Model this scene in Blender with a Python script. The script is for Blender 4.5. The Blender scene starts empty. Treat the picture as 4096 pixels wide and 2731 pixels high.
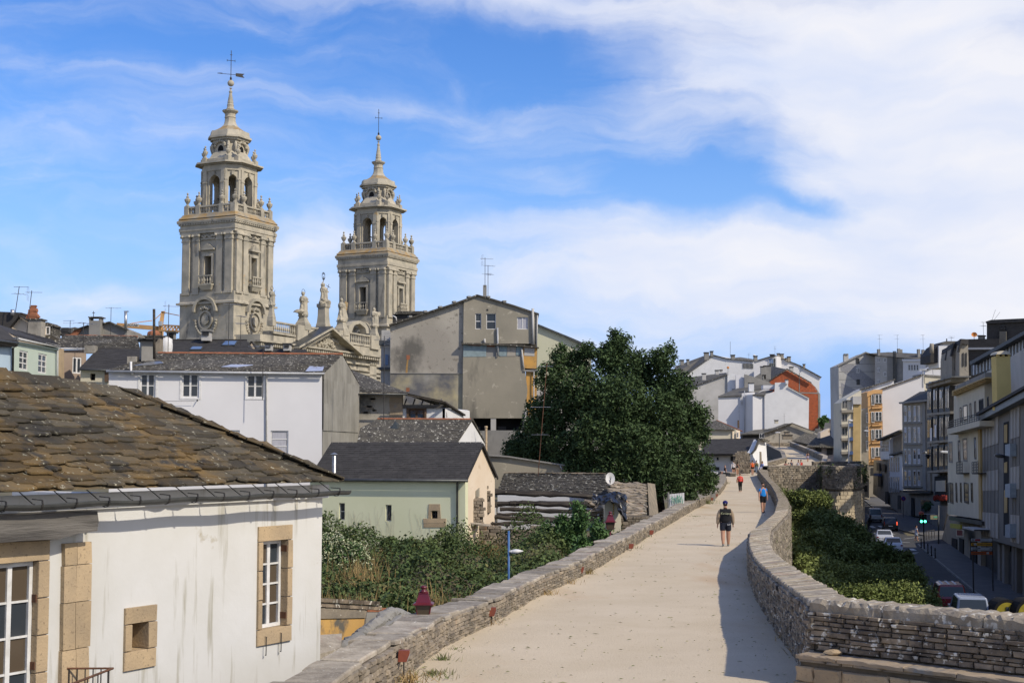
import bpy,math,random
import numpy as np
from mathutils import Vector,Matrix,Euler
from mathutils.geometry import tessellate_polygon
RU=random.uniform;RR=random.random;RG=random.gauss;RC=random.choice
random.seed(7);rng=np.random.default_rng(7)
S=bpy.context.scene;COL=S.collection
F=5600.0;CX=2048.0;CY=1365.5;CAMZ=3.75
PITCH=math.atan(434/F)
cam=bpy.data.cameras.new('camera');cam.sensor_width=36;cam.lens=F/4096*36
cam.clip_start=.3;cam.clip_end=6000
co=bpy.data.objects.new('camera',cam);COL.objects.link(co)
co.location=(0,0,CAMZ);co.rotation_euler=(math.pi/2+PITCH,0,0);S.camera=co
SUN=Vector((.62,-.46,.64)).normalized()
sl=bpy.data.lights.new('sun','SUN');sl.energy=3.6;sl.angle=math.radians(.9);sl.color=(1,.90,.75)
so=bpy.data.objects.new('sun',sl);COL.objects.link(so);so.rotation_euler=SUN.to_track_quat('Z','Y').to_euler()
so.location=(60,-20,80)
S.view_settings.view_transform='Standard';S.view_settings.look='None'
S.view_settings.exposure=0.18;S.view_settings.gamma=1
S.cycles.max_bounces=6;S.cycles.diffuse_bounces=3;S.cycles.transparent_max_bounces=6
def nn(nt,t,**k):
 n=nt.nodes.new(t)
 for a,b in k.items():
  if a=='inp':
   for i,v in b.items():n.inputs[i].default_value=v
  else:setattr(n,a,b)
 return n
def world():
 w=bpy.data.worlds.new('World');S.world=w;w.use_nodes=True
 nt=w.node_tree;nt.nodes.clear();L=nt.links.new
 out=nn(nt,'ShaderNodeOutputWorld');bg=nn(nt,'ShaderNodeBackground');bg.inputs[1].default_value=.145
 L(bg.outputs[0],out.inputs[0])
 sky=nn(nt,'ShaderNodeTexSky',sky_type='NISHITA',sun_disc=False,sun_elevation=math.asin(SUN.z),sun_rotation=math.atan2(SUN.x,SUN.y),altitude=450,air_density=1.0,dust_density=.6,ozone_density=2.5)
 hs=nn(nt,'ShaderNodeHueSaturation',inp={'Hue':.515,'Saturation':1.34,'Value':1.06});L(sky.outputs[0],hs.inputs['Color'])
 tc=nn(nt,'ShaderNodeTexCoord');sp=nn(nt,'ShaderNodeSeparateXYZ');L(tc.outputs['Generated'],sp.inputs[0])
 az=nn(nt,'ShaderNodeMath',operation='ARCTAN2');L(sp.outputs[0],az.inputs[0]);L(sp.outputs[1],az.inputs[1])
 el=nn(nt,'ShaderNodeMath',operation='ARCSINE');L(sp.outputs[2],el.inputs[0])
 cb=nn(nt,'ShaderNodeCombineXYZ');L(az.outputs[0],cb.inputs[0]);L(el.outputs[0],cb.inputs[1])
 n1=nn(nt,'ShaderNodeTexNoise',inp={'Scale':7,'Detail':7,'Roughness':.55});L(cb.outputs[0],n1.inputs['Vector'])
 wv=nn(nt,'ShaderNodeVectorMath',operation='MULTIPLY_ADD');wv.inputs[1].default_value=(.13,.075,0)
 L(n1.outputs['Color'],wv.inputs[0]);L(cb.outputs[0],wv.inputs[2])
 off=nn(nt,'ShaderNodeVectorMath',operation='SUBTRACT');off.inputs[1].default_value=(.065,.037,0);L(wv.outputs[0],off.inputs[0])
 def B(px,py,rx,ry,rot,amp,prev):
  m=nn(nt,'ShaderNodeMapping',vector_type='TEXTURE')
  m.inputs['Location'].default_value=((px-2048)/F,(1799-py)/F,0);m.inputs['Rotation'].default_value=(0,0,math.radians(rot))
  m.inputs['Scale'].default_value=(rx/F,ry/F,1);L(off.outputs[0],m.inputs[0])
  g=nn(nt,'ShaderNodeTexGradient',gradient_type='SPHERICAL');L(m.outputs[0],g.inputs[0])
  a=nn(nt,'ShaderNodeMath',operation='MULTIPLY_ADD');a.inputs[1].default_value=amp;L(g.outputs['Fac'],a.inputs[0])
  if prev is None:a.inputs[2].default_value=0
  else:L(prev,a.inputs[2])
  return a.outputs[0]
 p=None
 for b in CLOUDS:p=B(*b,p)
 ms=nn(nt,'ShaderNodeMapping');ms.inputs['Rotation'].default_value=(0,0,math.radians(12));ms.inputs['Scale'].default_value=(3.2,13,1);L(off.outputs[0],ms.inputs[0])
 n2=nn(nt,'ShaderNodeTexNoise',inp={'Scale':2.0,'Detail':7,'Roughness':.56,'Distortion':.5});L(ms.outputs[0],n2.inputs['Vector'])
 k=nn(nt,'ShaderNodeMath',operation='MULTIPLY_ADD');k.inputs[1].default_value=2.0;k.inputs[2].default_value=-1.05;L(n2.outputs['Fac'],k.inputs[0])
 s=nn(nt,'ShaderNodeMath',operation='ADD');L(p,s.inputs[0]);L(k.outputs[0],s.inputs[1])
 mr=nn(nt,'ShaderNodeMapRange',interpolation_type='SMOOTHSTEP');mr.inputs[1].default_value=-.36;mr.inputs[2].default_value=1.25;mr.inputs[4].default_value=.96;L(s.outputs[0],mr.inputs[0])
 cc=nn(nt,'ShaderNodeMix',data_type='RGBA');cc.inputs[6].default_value=(4.3,4.75,5.9,1);cc.inputs[7].default_value=(5.6,5.6,5.9,1)
 n3=nn(nt,'ShaderNodeTexNoise',inp={'Scale':1.6,'Detail':4,'Roughness':.5});L(ms.outputs[0],n3.inputs['Vector'])
 m3=nn(nt,'ShaderNodeMapRange');m3.inputs[1].default_value=.3;m3.inputs[2].default_value=.62;L(n3.outputs['Fac'],m3.inputs[0]);L(m3.outputs[0],cc.inputs[0])
 hz=nn(nt,'ShaderNodeMapRange',interpolation_type='SMOOTHSTEP');hz.inputs[1].default_value=-.02;hz.inputs[2].default_value=.26;hz.inputs[3].default_value=1;hz.inputs[4].default_value=0;L(el.outputs[0],hz.inputs[0])
 hm=nn(nt,'ShaderNodeMix',data_type='RGBA');hm.inputs[7].default_value=(1.75,3.0,6.0,1);L(hz.outputs[0],hm.inputs[0]);L(hs.outputs[0],hm.inputs[6])
 mx=nn(nt,'ShaderNodeMix',data_type='RGBA');L(mr.outputs[0],mx.inputs[0]);L(hm.outputs[2],mx.inputs[6]);L(cc.outputs[2],mx.inputs[7])
 L(mx.outputs[2],bg.inputs[0])
CLOUDS=[(3500,250,1350,760,-10,1.6),(1900,20,1600,120,-4,.75),(3900,900,1200,700,0,1.1),(3300,1180,1700,330,4,1.15),(2500,1000,1000,260,6,.95),(1350,1010,700,180,10,.55),(500,1220,520,110,0,.55),(1700,470,1300,90,-6,.35),(2850,790,620,150,-14,-1.15),(3180,860,330,50,-8,-.6),(1500,330,1300,330,-8,-.25),(600,620,700,160,10,.25),(3200,1500,800,110,4,-.35),(700,700,900,200,-8,-.1),(1200,1250,900,200,0,.25),(-9000,1500,6500,3500,0,1.6),(10500,1000,5500,4000,10,1.8),(16500,2000,6000,4500,0,1.6),(3000,-6500,9000,3600,0,.9)]  # last wide entries: unseen clouds, made heavier to whiten the light
world()
def dirv(px,py):
 a=(px-CX)/F;b=(CY-py)/F;c=math.cos(PITCH);s=math.sin(PITCH)
 y=c-b*s;return a/y,(s+b*c)/y
def U(px,py,Y):
 a,b=dirv(px,py);return Vector((a*Y,Y,CAMZ+b*Y))
def Zp(px,py,z):
 a,b=dirv(px,py);Y=(z-CAMZ)/b;return Vector((a*Y,Y,z))
def interp(x,pts):
 if x<=pts[0][0]:return pts[0][1]
 for(a,b),(c,d)in zip(pts,pts[1:]):
  if x<=c:return b+(d-b)*(x-a)/(c-a)
 return pts[-1][1]
ZG=[(0,0),(120,0),(150,.35),(175,.77),(236,1.75),(330,4.6),(420,5.6)]
def zg(Y):return interp(Y,ZG)
def G(px,py,h=0):
 a,b=dirv(px,py);hf=h if callable(h)else(lambda Y:h)
 Y=5.0;prev=None
 while Y<500:
  d=(CAMZ+b*Y)-(zg(Y)+hf(Y))
  if d<=0:
   lo,hi=Y-.5,Y
   for _ in range(20):
    m=(lo+hi)/2
    if(CAMZ+b*m)-(zg(m)+hf(m))<=0:hi=m
    else:lo=m
   Y=hi;break
  Y+=.5
 return Vector((a*Y,Y,zg(Y)+hf(Y)))
class PL:
 """vertical plane through two plan points"""
 def __init__(s,A,B):
  s.A=Vector((A[0],A[1],0));d=Vector((B[0]-A[0],B[1]-A[1],0));s.len=d.length;s.t=d.normalized()
  s.n=Vector((s.t.y,-s.t.x,0))
  if s.n.dot(-s.A)<0:s.n=-s.n
 def P(s,px,py,off=0):
  a,b=dirv(px,py);A=s.A+s.n*off;Y=(A.dot(s.n))/(a*s.n.x+s.n.y);return Vector((a*Y,Y,CAMZ+b*Y))
 def uz(s,px,py,off=0):
  p=s.P(px,py,off);return((p-s.A).dot(s.t),p.z)
 def at(s,u,z,off=0):
  p=s.A+s.t*u+s.n*off;return Vector((p.x,p.y,z))
def PX(px0,Y0,px1,Y1):
 return PL(((px0-CX)/F*Y0*CF(px0),Y0),((px1-CX)/F*Y1*CF(px1),Y1))
def CF(px):return 1/(math.cos(PITCH)+(1799-CY)/F*math.sin(PITCH))
WL={}
def setp(o,label=None,cat=None,group=None,kind=None):
 if label:o['label']=label
 if cat:o['category']=cat
 if group:o['group']=group
 if kind:o['kind']=kind
 return o
def empty(name,loc,label,cat,group=None,rz=0):
 o=bpy.data.objects.new(name,None);o.empty_display_size=.3;COL.objects.link(o);o.location=loc;o.rotation_euler=(0,0,rz)
 WL[o.name]=Vector(loc);return setp(o,label,cat,group)
class MB:
 def __init__(s):s.v=[];s.f=[];s.mi=[];s.cm=0
 def add(s,vs,fs):
  o=len(s.v);s.v+=[tuple(v)for v in vs];s.f+=[tuple(i+o for i in f)for f in fs];s.mi+=[s.cm]*len(fs);return s
 def box(s,c,sz,rz=0,rx=0,ry=0):
  R=Euler((rx,ry,rz)).to_matrix();c=Vector(c);hx,hy,hz=sz[0]/2,sz[1]/2,sz[2]/2
  vs=[c+R@Vector((x*hx,y*hy,z*hz))for x in(-1,1)for y in(-1,1)for z in(-1,1)]
  return s.add(vs,[(0,1,3,2),(4,6,7,5),(0,4,5,1),(2,3,7,6),(0,2,6,4),(1,5,7,3)])
 def bar(s,a,b,w,h=None,up=(0,0,1)):
  a=Vector(a);b=Vector(b);h=h or w;d=(b-a).normalized();u=Vector(up)
  if abs(d.dot(u))>.98:u=Vector((0,1,0))
  x=d.cross(u).normalized()*w/2;y=x.cross(d).normalized()*h/2
  vs=[p+i*x+j*y for p in(a,b)for i,j in((-1,-1),(1,-1),(1,1),(-1,1))]
  return s.add(vs,[(3,2,1,0),(4,5,6,7),(0,1,5,4),(1,2,6,5),(2,3,7,6),(3,0,4,7)])
 def tube(s,pts,r,n=8,cap=True):
  pts=[Vector(p)for p in pts];rs=r if isinstance(r,(list,tuple))else[r]*len(pts);vs=[];fs=[]
  for i,p in enumerate(pts):
   d=(pts[min(i+1,len(pts)-1)]-pts[max(i-1,0)]).normalized();u=Vector((0,0,1))if abs(d.z)<.95 else Vector((1,0,0))
   x=d.cross(u).normalized();y=x.cross(d).normalized()
   for k in range(n):
    a=2*math.pi*k/n;vs.append(p+(x*math.cos(a)+y*math.sin(a))*rs[i])
  for i in range(len(pts)-1):
   for k in range(n):
    a=i*n+k;b=i*n+(k+1)%n;fs.append((a,b,b+n,a+n))
  if cap:fs.append(tuple(range(n-1,-1,-1)));fs.append(tuple(range((len(pts)-1)*n,len(pts)*n)))
  return s.add(vs,fs)
 def lathe(s,c,prof,n=12,sx=1,sy=1,rot=0):
  c=Vector(c);vs=[];fs=[]
  for r,z in prof:
   for k in range(n):
    a=2*math.pi*(k+.5)/n+rot;vs.append(c+Vector((r*sx*math.cos(a),r*sy*math.sin(a),z)))
  for i in range(len(prof)-1):
   for k in range(n):
    a=i*n+k;b=i*n+(k+1)%n;fs.append((a,b,b+n,a+n))
  fs.append(tuple(range(n-1,-1,-1)));fs.append(tuple(range((len(prof)-1)*n,len(prof)*n)))
  return s.add(vs,fs)
 def prism(s,poly,vec):
  poly=[Vector(p)for p in poly];vec=Vector(vec);n=len(poly);vs=poly+[p+vec for p in poly]
  return s.add(vs,[tuple(range(n)),tuple(range(2*n-1,n-1,-1))]+[(i,n+i,n+(i+1)%n,(i+1)%n)for i in range(n)])
 def quad(s,a,b,c,d):return s.add([a,b,c,d],[(0,1,2,3)])
 def ico(s,c,r,sub=1,sc=(1,1,1),jit=0):
  t=(1+5**.5)/2;v=[Vector(p).normalized()for p in[(-1,t,0),(1,t,0),(-1,-t,0),(1,-t,0),(0,-1,t),(0,1,t),(0,-1,-t),(0,1,-t),(t,0,-1),(t,0,1),(-t,0,-1),(-t,0,1)]]
  f=[(0,11,5),(0,5,1),(0,1,7),(0,7,10),(0,10,11),(1,5,9),(5,11,4),(11,10,2),(10,7,6),(7,1,8),(3,9,4),(3,4,2),(3,2,6),(3,6,8),(3,8,9),(4,9,5),(2,4,11),(6,2,10),(8,6,7),(9,8,1)]
  for _ in range(sub):
   nf=[];cache={}
   def mid(a,b):
    k=(min(a,b),max(a,b))
    if k not in cache:v.append((v[a]+v[b]).normalized());cache[k]=len(v)-1
    return cache[k]
   for a,b,c_ in f:
    x,y,z=mid(a,b),mid(b,c_),mid(c_,a);nf+=[(a,x,z),(b,y,x),(c_,z,y),(x,y,z)]
   f=nf
  c=Vector(c);return s.add([c+Vector((p.x*sc[0],p.y*sc[1],p.z*sc[2]))*r*(1+RU(-jit,jit))for p in v],f)
 def build(s,name,mats,parent=None,label=None,cat=None,group=None,kind=None,smooth=False,local=False,origin=None):
  if not isinstance(mats,(list,tuple)):mats=[mats]
  me=bpy.data.meshes.new(name);o=bpy.data.objects.new(name,me);COL.objects.link(o)
  pw=WL.get(parent.name,Vector((0,0,0)))if parent else Vector((0,0,0))
  if local:loc=Vector(origin or(0,0,0));vs=s.v;o.location=loc
  else:
   a=np.array(s.v)if s.v else np.zeros((1,3));mn=a.min(0);mx=a.max(0)
   og=Vector(((mn[0]+mx[0])/2,(mn[1]+mx[1])/2,mn[2]));vs=(a-np.array(og)).tolist();o.location=og-pw;WL[o.name]=og
  me.from_pydata(vs,[],s.f)
  for m in mats:me.materials.append(m)
  if len(mats)>1:me.polygons.foreach_set('material_index',s.mi)
  if smooth:me.shade_smooth()
  if parent:o.parent=parent
  return setp(o,label,cat,group,kind)
def wallholes(mb,pl,outline,holes,depth,rev=.18,through=False):
 """prism with outline in (u,z) on plane pl, holes (polygons) recessed by rev (or cut through)"""
 pols=[[Vector((u,z,0))for u,z in outline]]+[[Vector((u,z,0))for u,z in h]for h in holes]
 flat=[p for q in pols for p in q]
 tr=tessellate_polygon(pols)
 mb.add([pl.at(p.x,p.y)for p in flat],tr)
 n=len(outline)
 A=[pl.at(u,z)for u,z in outline];Bk=[pl.at(u,z,-depth)for u,z in outline]
 mb.add(A+Bk,[(i,(i+1)%n,n+(i+1)%n,n+i)for i in range(n)])
 if through:mb.add([pl.at(p.x,p.y,-depth)for p in flat],tr)
 else:mb.add(Bk,[tuple(range(n))])
 for h in holes:
  m=len(h);r=depth if through else rev
  mb.add([pl.at(u,z)for u,z in h]+[pl.at(u,z,-r)for u,z in h],[(i,(i+1)%m,m+(i+1)%m,m+i)for i in range(m)])
def rect(u0,z0,u1,z1):return[(u0,z0),(u1,z0),(u1,z1),(u0,z1)]
def prect(pl,x0,y0,x1,y1):
 """photo rectangle -> (u0,z0,u1,z1) on plane"""
 ym=(y0+y1)/2;xm=(x0+x1)/2
 ua,_=pl.uz(x0,ym);ub,_=pl.uz(x1,ym);_,za=pl.uz(xm,y1);_,zb=pl.uz(xm,y0)
 return min(ua,ub),min(za,zb),max(ua,ub),max(za,zb)
def window(pl,r,root,fm,gm,cols=2,rows=2,off=-.14,fw=.06,label=None,sill=None,bars=.03,curtain=None,name='window',mid=None):
 u0,z0,u1,z1=r;mb=MB();t=.05
 def bx(a,b,c,d,th=t,o=0):
  mb.prism([pl.at(a,b,off+o),pl.at(c,b,off+o),pl.at(c,d,off+o),pl.at(a,d,off+o)],-pl.n*th)
 bx(u0,z0,u0+fw,z1);bx(u1-fw,z0,u1,z1);bx(u0+fw,z1-fw,u1-fw,z1);bx(u0+fw,z0,u1-fw,z0+fw)
 iu0,iu1,iz0,iz1=u0+fw,u1-fw,z0+fw,z1-fw;cw=(iu1-iu0)/cols;rh=(iz1-iz0)/rows
 mw=mid or(fw*1.3 if cols==2 else bars)
 for c in range(1,cols):bx(iu0+c*cw-mw/2,iz0,iu0+c*cw+mw/2,iz1,t,-.004)
 for k in range(1,rows):bx(iu0,iz0+k*rh-bars/2,iu1,iz0+k*rh+bars/2,t*.6,-.009)
 w=mb.build(name,fm,root,label)
 for c in range(cols):
  for k in range(rows):
   p=MB();a=iu0+c*cw+bars*.3;b=iz0+k*rh+bars*.3;c2=iu0+(c+1)*cw-bars*.3;d=iz0+(k+1)*rh-bars*.3
   j=RU(-.006,.006)
   p.prism([pl.at(a,b,off-.035+j),pl.at(c2,b,off-.035-j),pl.at(c2,d,off-.035-j*.5),pl.at(a,d,off-.035+j)],-pl.n*.012)
   g=gm if not isinstance(gm,list)else gm[random.randrange(len(gm))]
   p.build('pane',g,w)
 if sill:
  q=MB();q.prism([pl.at(u0-.08,z0-.08,.06),pl.at(u1+.08,z0-.08,.06),pl.at(u1+.08,z0,.06),pl.at(u0-.08,z0,.06)],-pl.n*.19);q.build('sill',sill,w)
 return w
def M(name,c1,c2=None,sc=1.5,c3=None,s3=4,t3=.62,rough=.85,bump=.0,bs=20,isl=0,obj=0,metal=0,spec=.3,stretch=(1,1,1),t2=(.35,.65),c4=None,s4=1,t4=.6,st4=(1,1,1),dist=0.02,alpha=None):
 m=bpy.data.materials.new(name);m.use_nodes=True;nt=m.node_tree;L=nt.links.new;b=nt.nodes['Principled BSDF']
 b.inputs['Roughness'].default_value=rough;b.inputs['Metallic'].default_value=metal;b.inputs['Specular IOR Level'].default_value=spec
 b.inputs['Base Color'].default_value=(*c1,1)
 m.diffuse_color=(*c1,1)
 geo=nn(nt,'ShaderNodeNewGeometry');cur=None
 def coord(st):
  mp=nn(nt,'ShaderNodeMapping');mp.inputs['Scale'].default_value=st;L(geo.outputs['Position'],mp.inputs[0]);return mp.outputs[0]
 def layer(cur,base,col,scale,lo,hi,st,detail=6):
  n=nn(nt,'ShaderNodeTexNoise',inp={'Scale':scale,'Detail':detail,'Roughness':.6});L(coord(st),n.inputs['Vector'])
  r=nn(nt,'ShaderNodeMapRange');r.inputs[1].default_value=lo;r.inputs[2].default_value=hi;L(n.outputs['Fac'],r.inputs[0])
  x=nn(nt,'ShaderNodeMix',data_type='RGBA');L(r.outputs[0],x.inputs[0])
  if cur is None:x.inputs[6].default_value=(*base,1)
  else:L(cur,x.inputs[6])
  x.inputs[7].default_value=(*col,1);return x.outputs[2]
 if c2:cur=layer(cur,c1,c2,sc,t2[0],t2[1],stretch)
 if c4:cur=layer(cur,c1,c4,s4,t4,t4+.12,st4)
 if c3:cur=layer(cur,c1,c3,s3,t3,t3+.05,(1,1,1),8)
 if isl or obj:
  rn=geo.outputs['Random Per Island']if isl else nn(nt,'ShaderNodeObjectInfo').outputs['Random']
  k=isl or obj
  r=nn(nt,'ShaderNodeMapRange');r.inputs[3].default_value=1-k;r.inputs[4].default_value=1+k;L(rn,r.inputs[0])
  v=nn(nt,'ShaderNodeVectorMath',operation='SCALE');L(r.outputs[0],v.inputs['Scale'])
  if cur is None:v.inputs[0].default_value=c1
  else:L(cur,v.inputs[0])
  cur=v.outputs[0]
 if cur is not None:L(cur,b.inputs['Base Color'])
 if bump:
  n=nn(nt,'ShaderNodeTexNoise',inp={'Scale':bs,'Detail':5,'Roughness':.6});L(coord(stretch),n.inputs['Vector'])
  bp=nn(nt,'ShaderNodeBump',inp={'Strength':bump,'Distance':dist});L(n.outputs['Fac'],bp.inputs['Height']);L(bp.outputs[0],b.inputs['Normal'])
 return m
def glass(name,c,rough=.08):
 m=M(name,c,rough=rough,spec=.35);return m
def emit(name,c,s):
 m=M(name,c);b=m.node_tree.nodes['Principled BSDF'];b.inputs['Emission Color'].default_value=(*c,1);b.inputs['Emission Strength'].default_value=s;return m
def lined(m,axis,scale,col,width=.06,bump=.4,off=0,zscale=None):
 """fine courses (too small to build) as recessed relief: wave lines along an axis of world space"""
 return m
T={}
T['white']=M('white_plaster',(.60,.60,.59),(.66,.66,.65),.5,rough=.9,bump=.08,bs=8,c4=(.42,.41,.36),s4=1.2,t4=.67,st4=(2.2,2.2,.35))
T['white_clean']=M('white_render',(.585,.58,.58),(.63,.625,.625),.3,rough=.9,bump=.04,bs=10)
T['white_warm']=M('old_limewash',(.575,.575,.56),(.51,.505,.47),.5,rough=.92,bump=.25,bs=5,c4=(.36,.345,.29),s4=1.5,t4=.56,st4=(3.2,3.2,.28),c3=(.40,.37,.30),s3=1.3,t3=.66)
T['granite']=M('tan_granite',(.44,.33,.20),(.33,.255,.165),1.6,rough=.9,bump=.5,bs=26,c3=(.25,.19,.12),s3=22,t3=.6,obj=.12)
T['tower']=M('cathedral_granite',(.44,.395,.305),(.29,.27,.215),.7,rough=.92,bump=.5,bs=5,isl=.14,c4=(.15,.14,.12),s4=.55,t4=.57,st4=(1.3,1.3,.35),c3=(.42,.31,.17),s3=.9,t3=.64)
T['tower_dark']=M('weathered_granite',(.30,.275,.21),(.20,.19,.15),.8,rough=.92,bump=.4,bs=5,c4=(.33,.22,.08),s4=1.1,t4=.6,isl=.1)
T['lichen_stone']=M('lichened_granite',(.30,.26,.185),(.30,.19,.07),.8,rough=.92,bump=.4,bs=6,c4=(.22,.20,.16),s4=.9,t4=.52,isl=.1)
T['slate_new']=M('new_slate',(.036,.034,.032),(.05,.047,.044),1.2,rough=.85,bump=.2,bs=9,isl=.12,stretch=(1,1,3))
T['slate_old']=M('old_slate',(.040,.037,.032),(.085,.077,.06),2.4,rough=.85,bump=.5,bs=9,isl=.4,c3=(.46,.44,.37),s3=6,t3=.59)
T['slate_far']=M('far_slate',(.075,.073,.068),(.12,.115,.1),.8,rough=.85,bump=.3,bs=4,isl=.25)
T['slate_lichen']=M('brown_lichened_slate',(.066,.056,.038),(.125,.082,.032),.9,rough=.9,bump=1.0,bs=11,obj=.45,c3=(.30,.285,.21),s3=12,t3=.62,c4=(.035,.032,.026),s4=2.4,t4=.54,t2=(.44,.64),dist=.03)
T['gutter']=M('dark_zinc',(.06,.064,.064),(.10,.104,.10),2,rough=.45,metal=.4,bump=.1)
T['gutter_light']=M('light_zinc',(.42,.43,.44),(.33,.34,.35),2,rough=.5,metal=.2)
T['wood_old']=M('weathered_beam',(.075,.07,.065),(.16,.15,.135),1.2,rough=.9,bump=.8,bs=6,stretch=(.6,.6,9),c4=(.04,.037,.03),s4=1.5,t4=.6,st4=(.5,.5,8))
T['wood_burnt']=M('charred_beam',(.022,.019,.017),(.07,.06,.047),1.4,rough=.92,bump=.9,bs=6,stretch=(.5,2,5),c3=(.2,.18,.14),s3=6,t3=.66)
T['wood_brown']=M('brown_joinery',(.09,.055,.035),(.13,.085,.055),3,rough=.7)
T['paint_white']=M('white_paint',(.66,.66,.65),(.52,.51,.48),5,rough=.6,bump=.15,bs=30)
T['green']=M('pale_green_plaster',(.60,.61,.40),(.65,.655,.45),.45,rough=.9,bump=.06,c4=(.40,.39,.30),s4=.9,t4=.66,st4=(2,2,.5))
T['beige']=M('cream_plaster',(.62,.50,.36),(.68,.58,.45),.5,rough=.9,bump=.1,c4=(.42,.29,.17),s4=1,t4=.6)
T['mint']=M('mint_plaster',(.43,.50,.42),(.47,.54,.46),.5,rough=.9)
T['sky_paint']=M('blue_grey_plaster',(.36,.46,.55),(.40,.50,.58),.5,rough=.9)
T['pinkish']=M('brown_pink_plaster',(.30,.235,.18),(.26,.2,.155),.8,rough=.9,bump=.15)
T['render']=M('grey_roughcast',(.40,.37,.31),(.30,.275,.23),.25,rough=.95,bump=.5,bs=7,c4=(.13,.122,.105),s4=.3,t4=.52,st4=(1,1,.6),c3=(.22,.20,.165),s3=2.6,t3=.585)
T['render2']=M('brown_grey_render',(.31,.28,.215),(.24,.22,.17),.22,rough=.95,bump=.3,bs=6,c4=(.14,.13,.105),s4=.45,t4=.55,st4=(1.2,1.2,.35),c3=(.38,.345,.27),s3=1.6,t3=.61)
T['render_low']=M('stained_yellow_render',(.44,.38,.22),(.34,.33,.29),.16,rough=.95,bump=.4,bs=7,c4=(.12,.12,.125),s4=.13,t4=.5,t2=(.42,.58))
T['concrete']=M('grey_concrete',(.27,.26,.235),(.20,.195,.18),.5,rough=.92,bump=.25,c4=(.10,.1,.09),s4=.6,t4=.62,st4=(1,1,.3))
T['concrete_l']=M('pale_concrete',(.48,.465,.435),(.38,.37,.34),.3,rough=.92,bump=.15,c4=(.2,.2,.19),s4=.5,t4=.64,st4=(1,1,.35))
T['fibre']=M('fibre_cement_sheet',(.30,.29,.255),(.235,.225,.195),.7,rough=.85,bump=.1,obj=.10,c4=(.14,.135,.12),s4=.8,t4=.6,st4=(2,2,.3))
T['paleyellow']=M('pale_yellow_render',(.50,.49,.34),(.53,.52,.38),.3,rough=.9)
T['orange']=M('orange_plaster',(.60,.33,.08),(.42,.25,.09),1.0,rough=.9,bump=.2,c4=(.2,.13,.07),s4=1.4,t4=.6)
T['bay']=M('ochre_cladding',(.62,.36,.15),(.56,.33,.14),1,rough=.8)
T['ochre']=M('ochre_plaster',(.56,.34,.10),(.44,.27,.10),.8,rough=.95,bump=.3,c4=(.12,.11,.09),s4=1.6,t4=.53)
T['brick']=M('red_brick',(.50,.13,.05),(.38,.11,.05),1.5,rough=.9,bump=.4,bs=12,isl=.12,c3=(.16,.07,.05),s3=2,t3=.66)
T['terracotta']=M('terracotta',(.32,.12,.06),(.2,.09,.05),3,rough=.9,isl=.3)
T['cream']=M('cream_facade',(.60,.55,.43),(.52,.48,.37),.5,rough=.9,bump=.1,c4=(.25,.21,.15),s4=.8,t4=.66,st4=(1,1,.3))
T['ochre_trim']=M('ochre_trim',(.48,.35,.16),(.40,.29,.13),1,rough=.9)
T['yellow_wall']=M('yellow_chimney_paint',(.66,.52,.20),(.58,.45,.17),.6,rough=.9,bump=.1)
T['stonefac']=M('grey_stone_facade',(.32,.285,.225),(.24,.22,.18),.9,rough=.92,bump=.3,c4=(.09,.085,.075),s4=1,t4=.6)
T['panel_l']=M('light_grey_panel',(.37,.35,.315),(.31,.295,.27),.6,rough=.7,obj=.12)
T['panel_d']=M('dark_grey_panel',(.165,.155,.14),(.13,.122,.11),.6,rough=.7,obj=.15)
T['dark']=M('dark_joinery',(.022,.022,.022),(.04,.038,.036),2,rough=.6)
T['black']=M('black_opening',(.008,.008,.008),rough=.9)
T['iron']=M('painted_iron',(.035,.035,.036),(.06,.055,.05),8,rough=.6,metal=.3)
T['rust']=M('rusty_iron',(.16,.075,.04),(.09,.05,.035),6,rough=.85,metal=.2)
T['alu']=M('aluminium',(.45,.46,.47),(.35,.36,.37),3,rough=.4,metal=.8)
T['glass']=glass('window_glass',(.035,.042,.05));T['glass2']=glass('window_glass_grey',(.05,.058,.06),.2)
T['glass_b']=glass('window_glass_brown',(.085,.065,.045),.12);T['curtain']=M('curtained_glass',(.42,.42,.45),(.30,.30,.33),6,rough=.5,stretch=(6,6,.3),spec=.6)
T['sky_glass']=glass('painted_sky_glass',(.12,.18,.30),.05)  # reflected sky put into the blue base colour
T['sand']=M('compacted_sand',(.50,.415,.285),(.565,.475,.34),.35,rough=.97,bump=.6,bs=22,c3=(.40,.32,.21),s3=11,t3=.615,c4=(.47,.35,.22),s4=.22,t4=.56,st4=(1,.35,1))
T['earth']=M('dry_earth',(.16,.13,.08),(.10,.10,.05),.6,rough=.97,bump=.4)
T['asphalt']=M('asphalt',(.05,.05,.05),(.065,.064,.062),.6,rough=.9,bump=.1,bs=30)
T['pave']=M('paving',(.13,.125,.12),(.10,.098,.094),.8,rough=.9,bump=.15)
T['line']=M('road_paint',(.55,.55,.53),(.40,.40,.38),3,rough=.8)
T['schist']=M('schist_rubble',(.27,.225,.165),(.17,.145,.115),2.2,rough=.92,bump=.7,bs=14,obj=.32,c3=(.46,.43,.36),s3=11,t3=.64,c4=(.30,.17,.09),s4=1.6,t4=.62)
T['schist_i']=M('schist_rubble_small',(.25,.21,.155),(.16,.14,.11),2.2,rough=.92,bump=.7,bs=12,isl=.35,c3=(.44,.41,.34),s3=9,t3=.64)
T['schist_dark']=M('dark_lichened_schist',(.27,.215,.15),(.13,.105,.08),2.6,rough=.92,bump=.8,bs=16,obj=.35,c3=(.56,.53,.45),s3=8,t3=.575,c4=(.05,.042,.034),s4=2.4,t4=.55)
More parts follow.
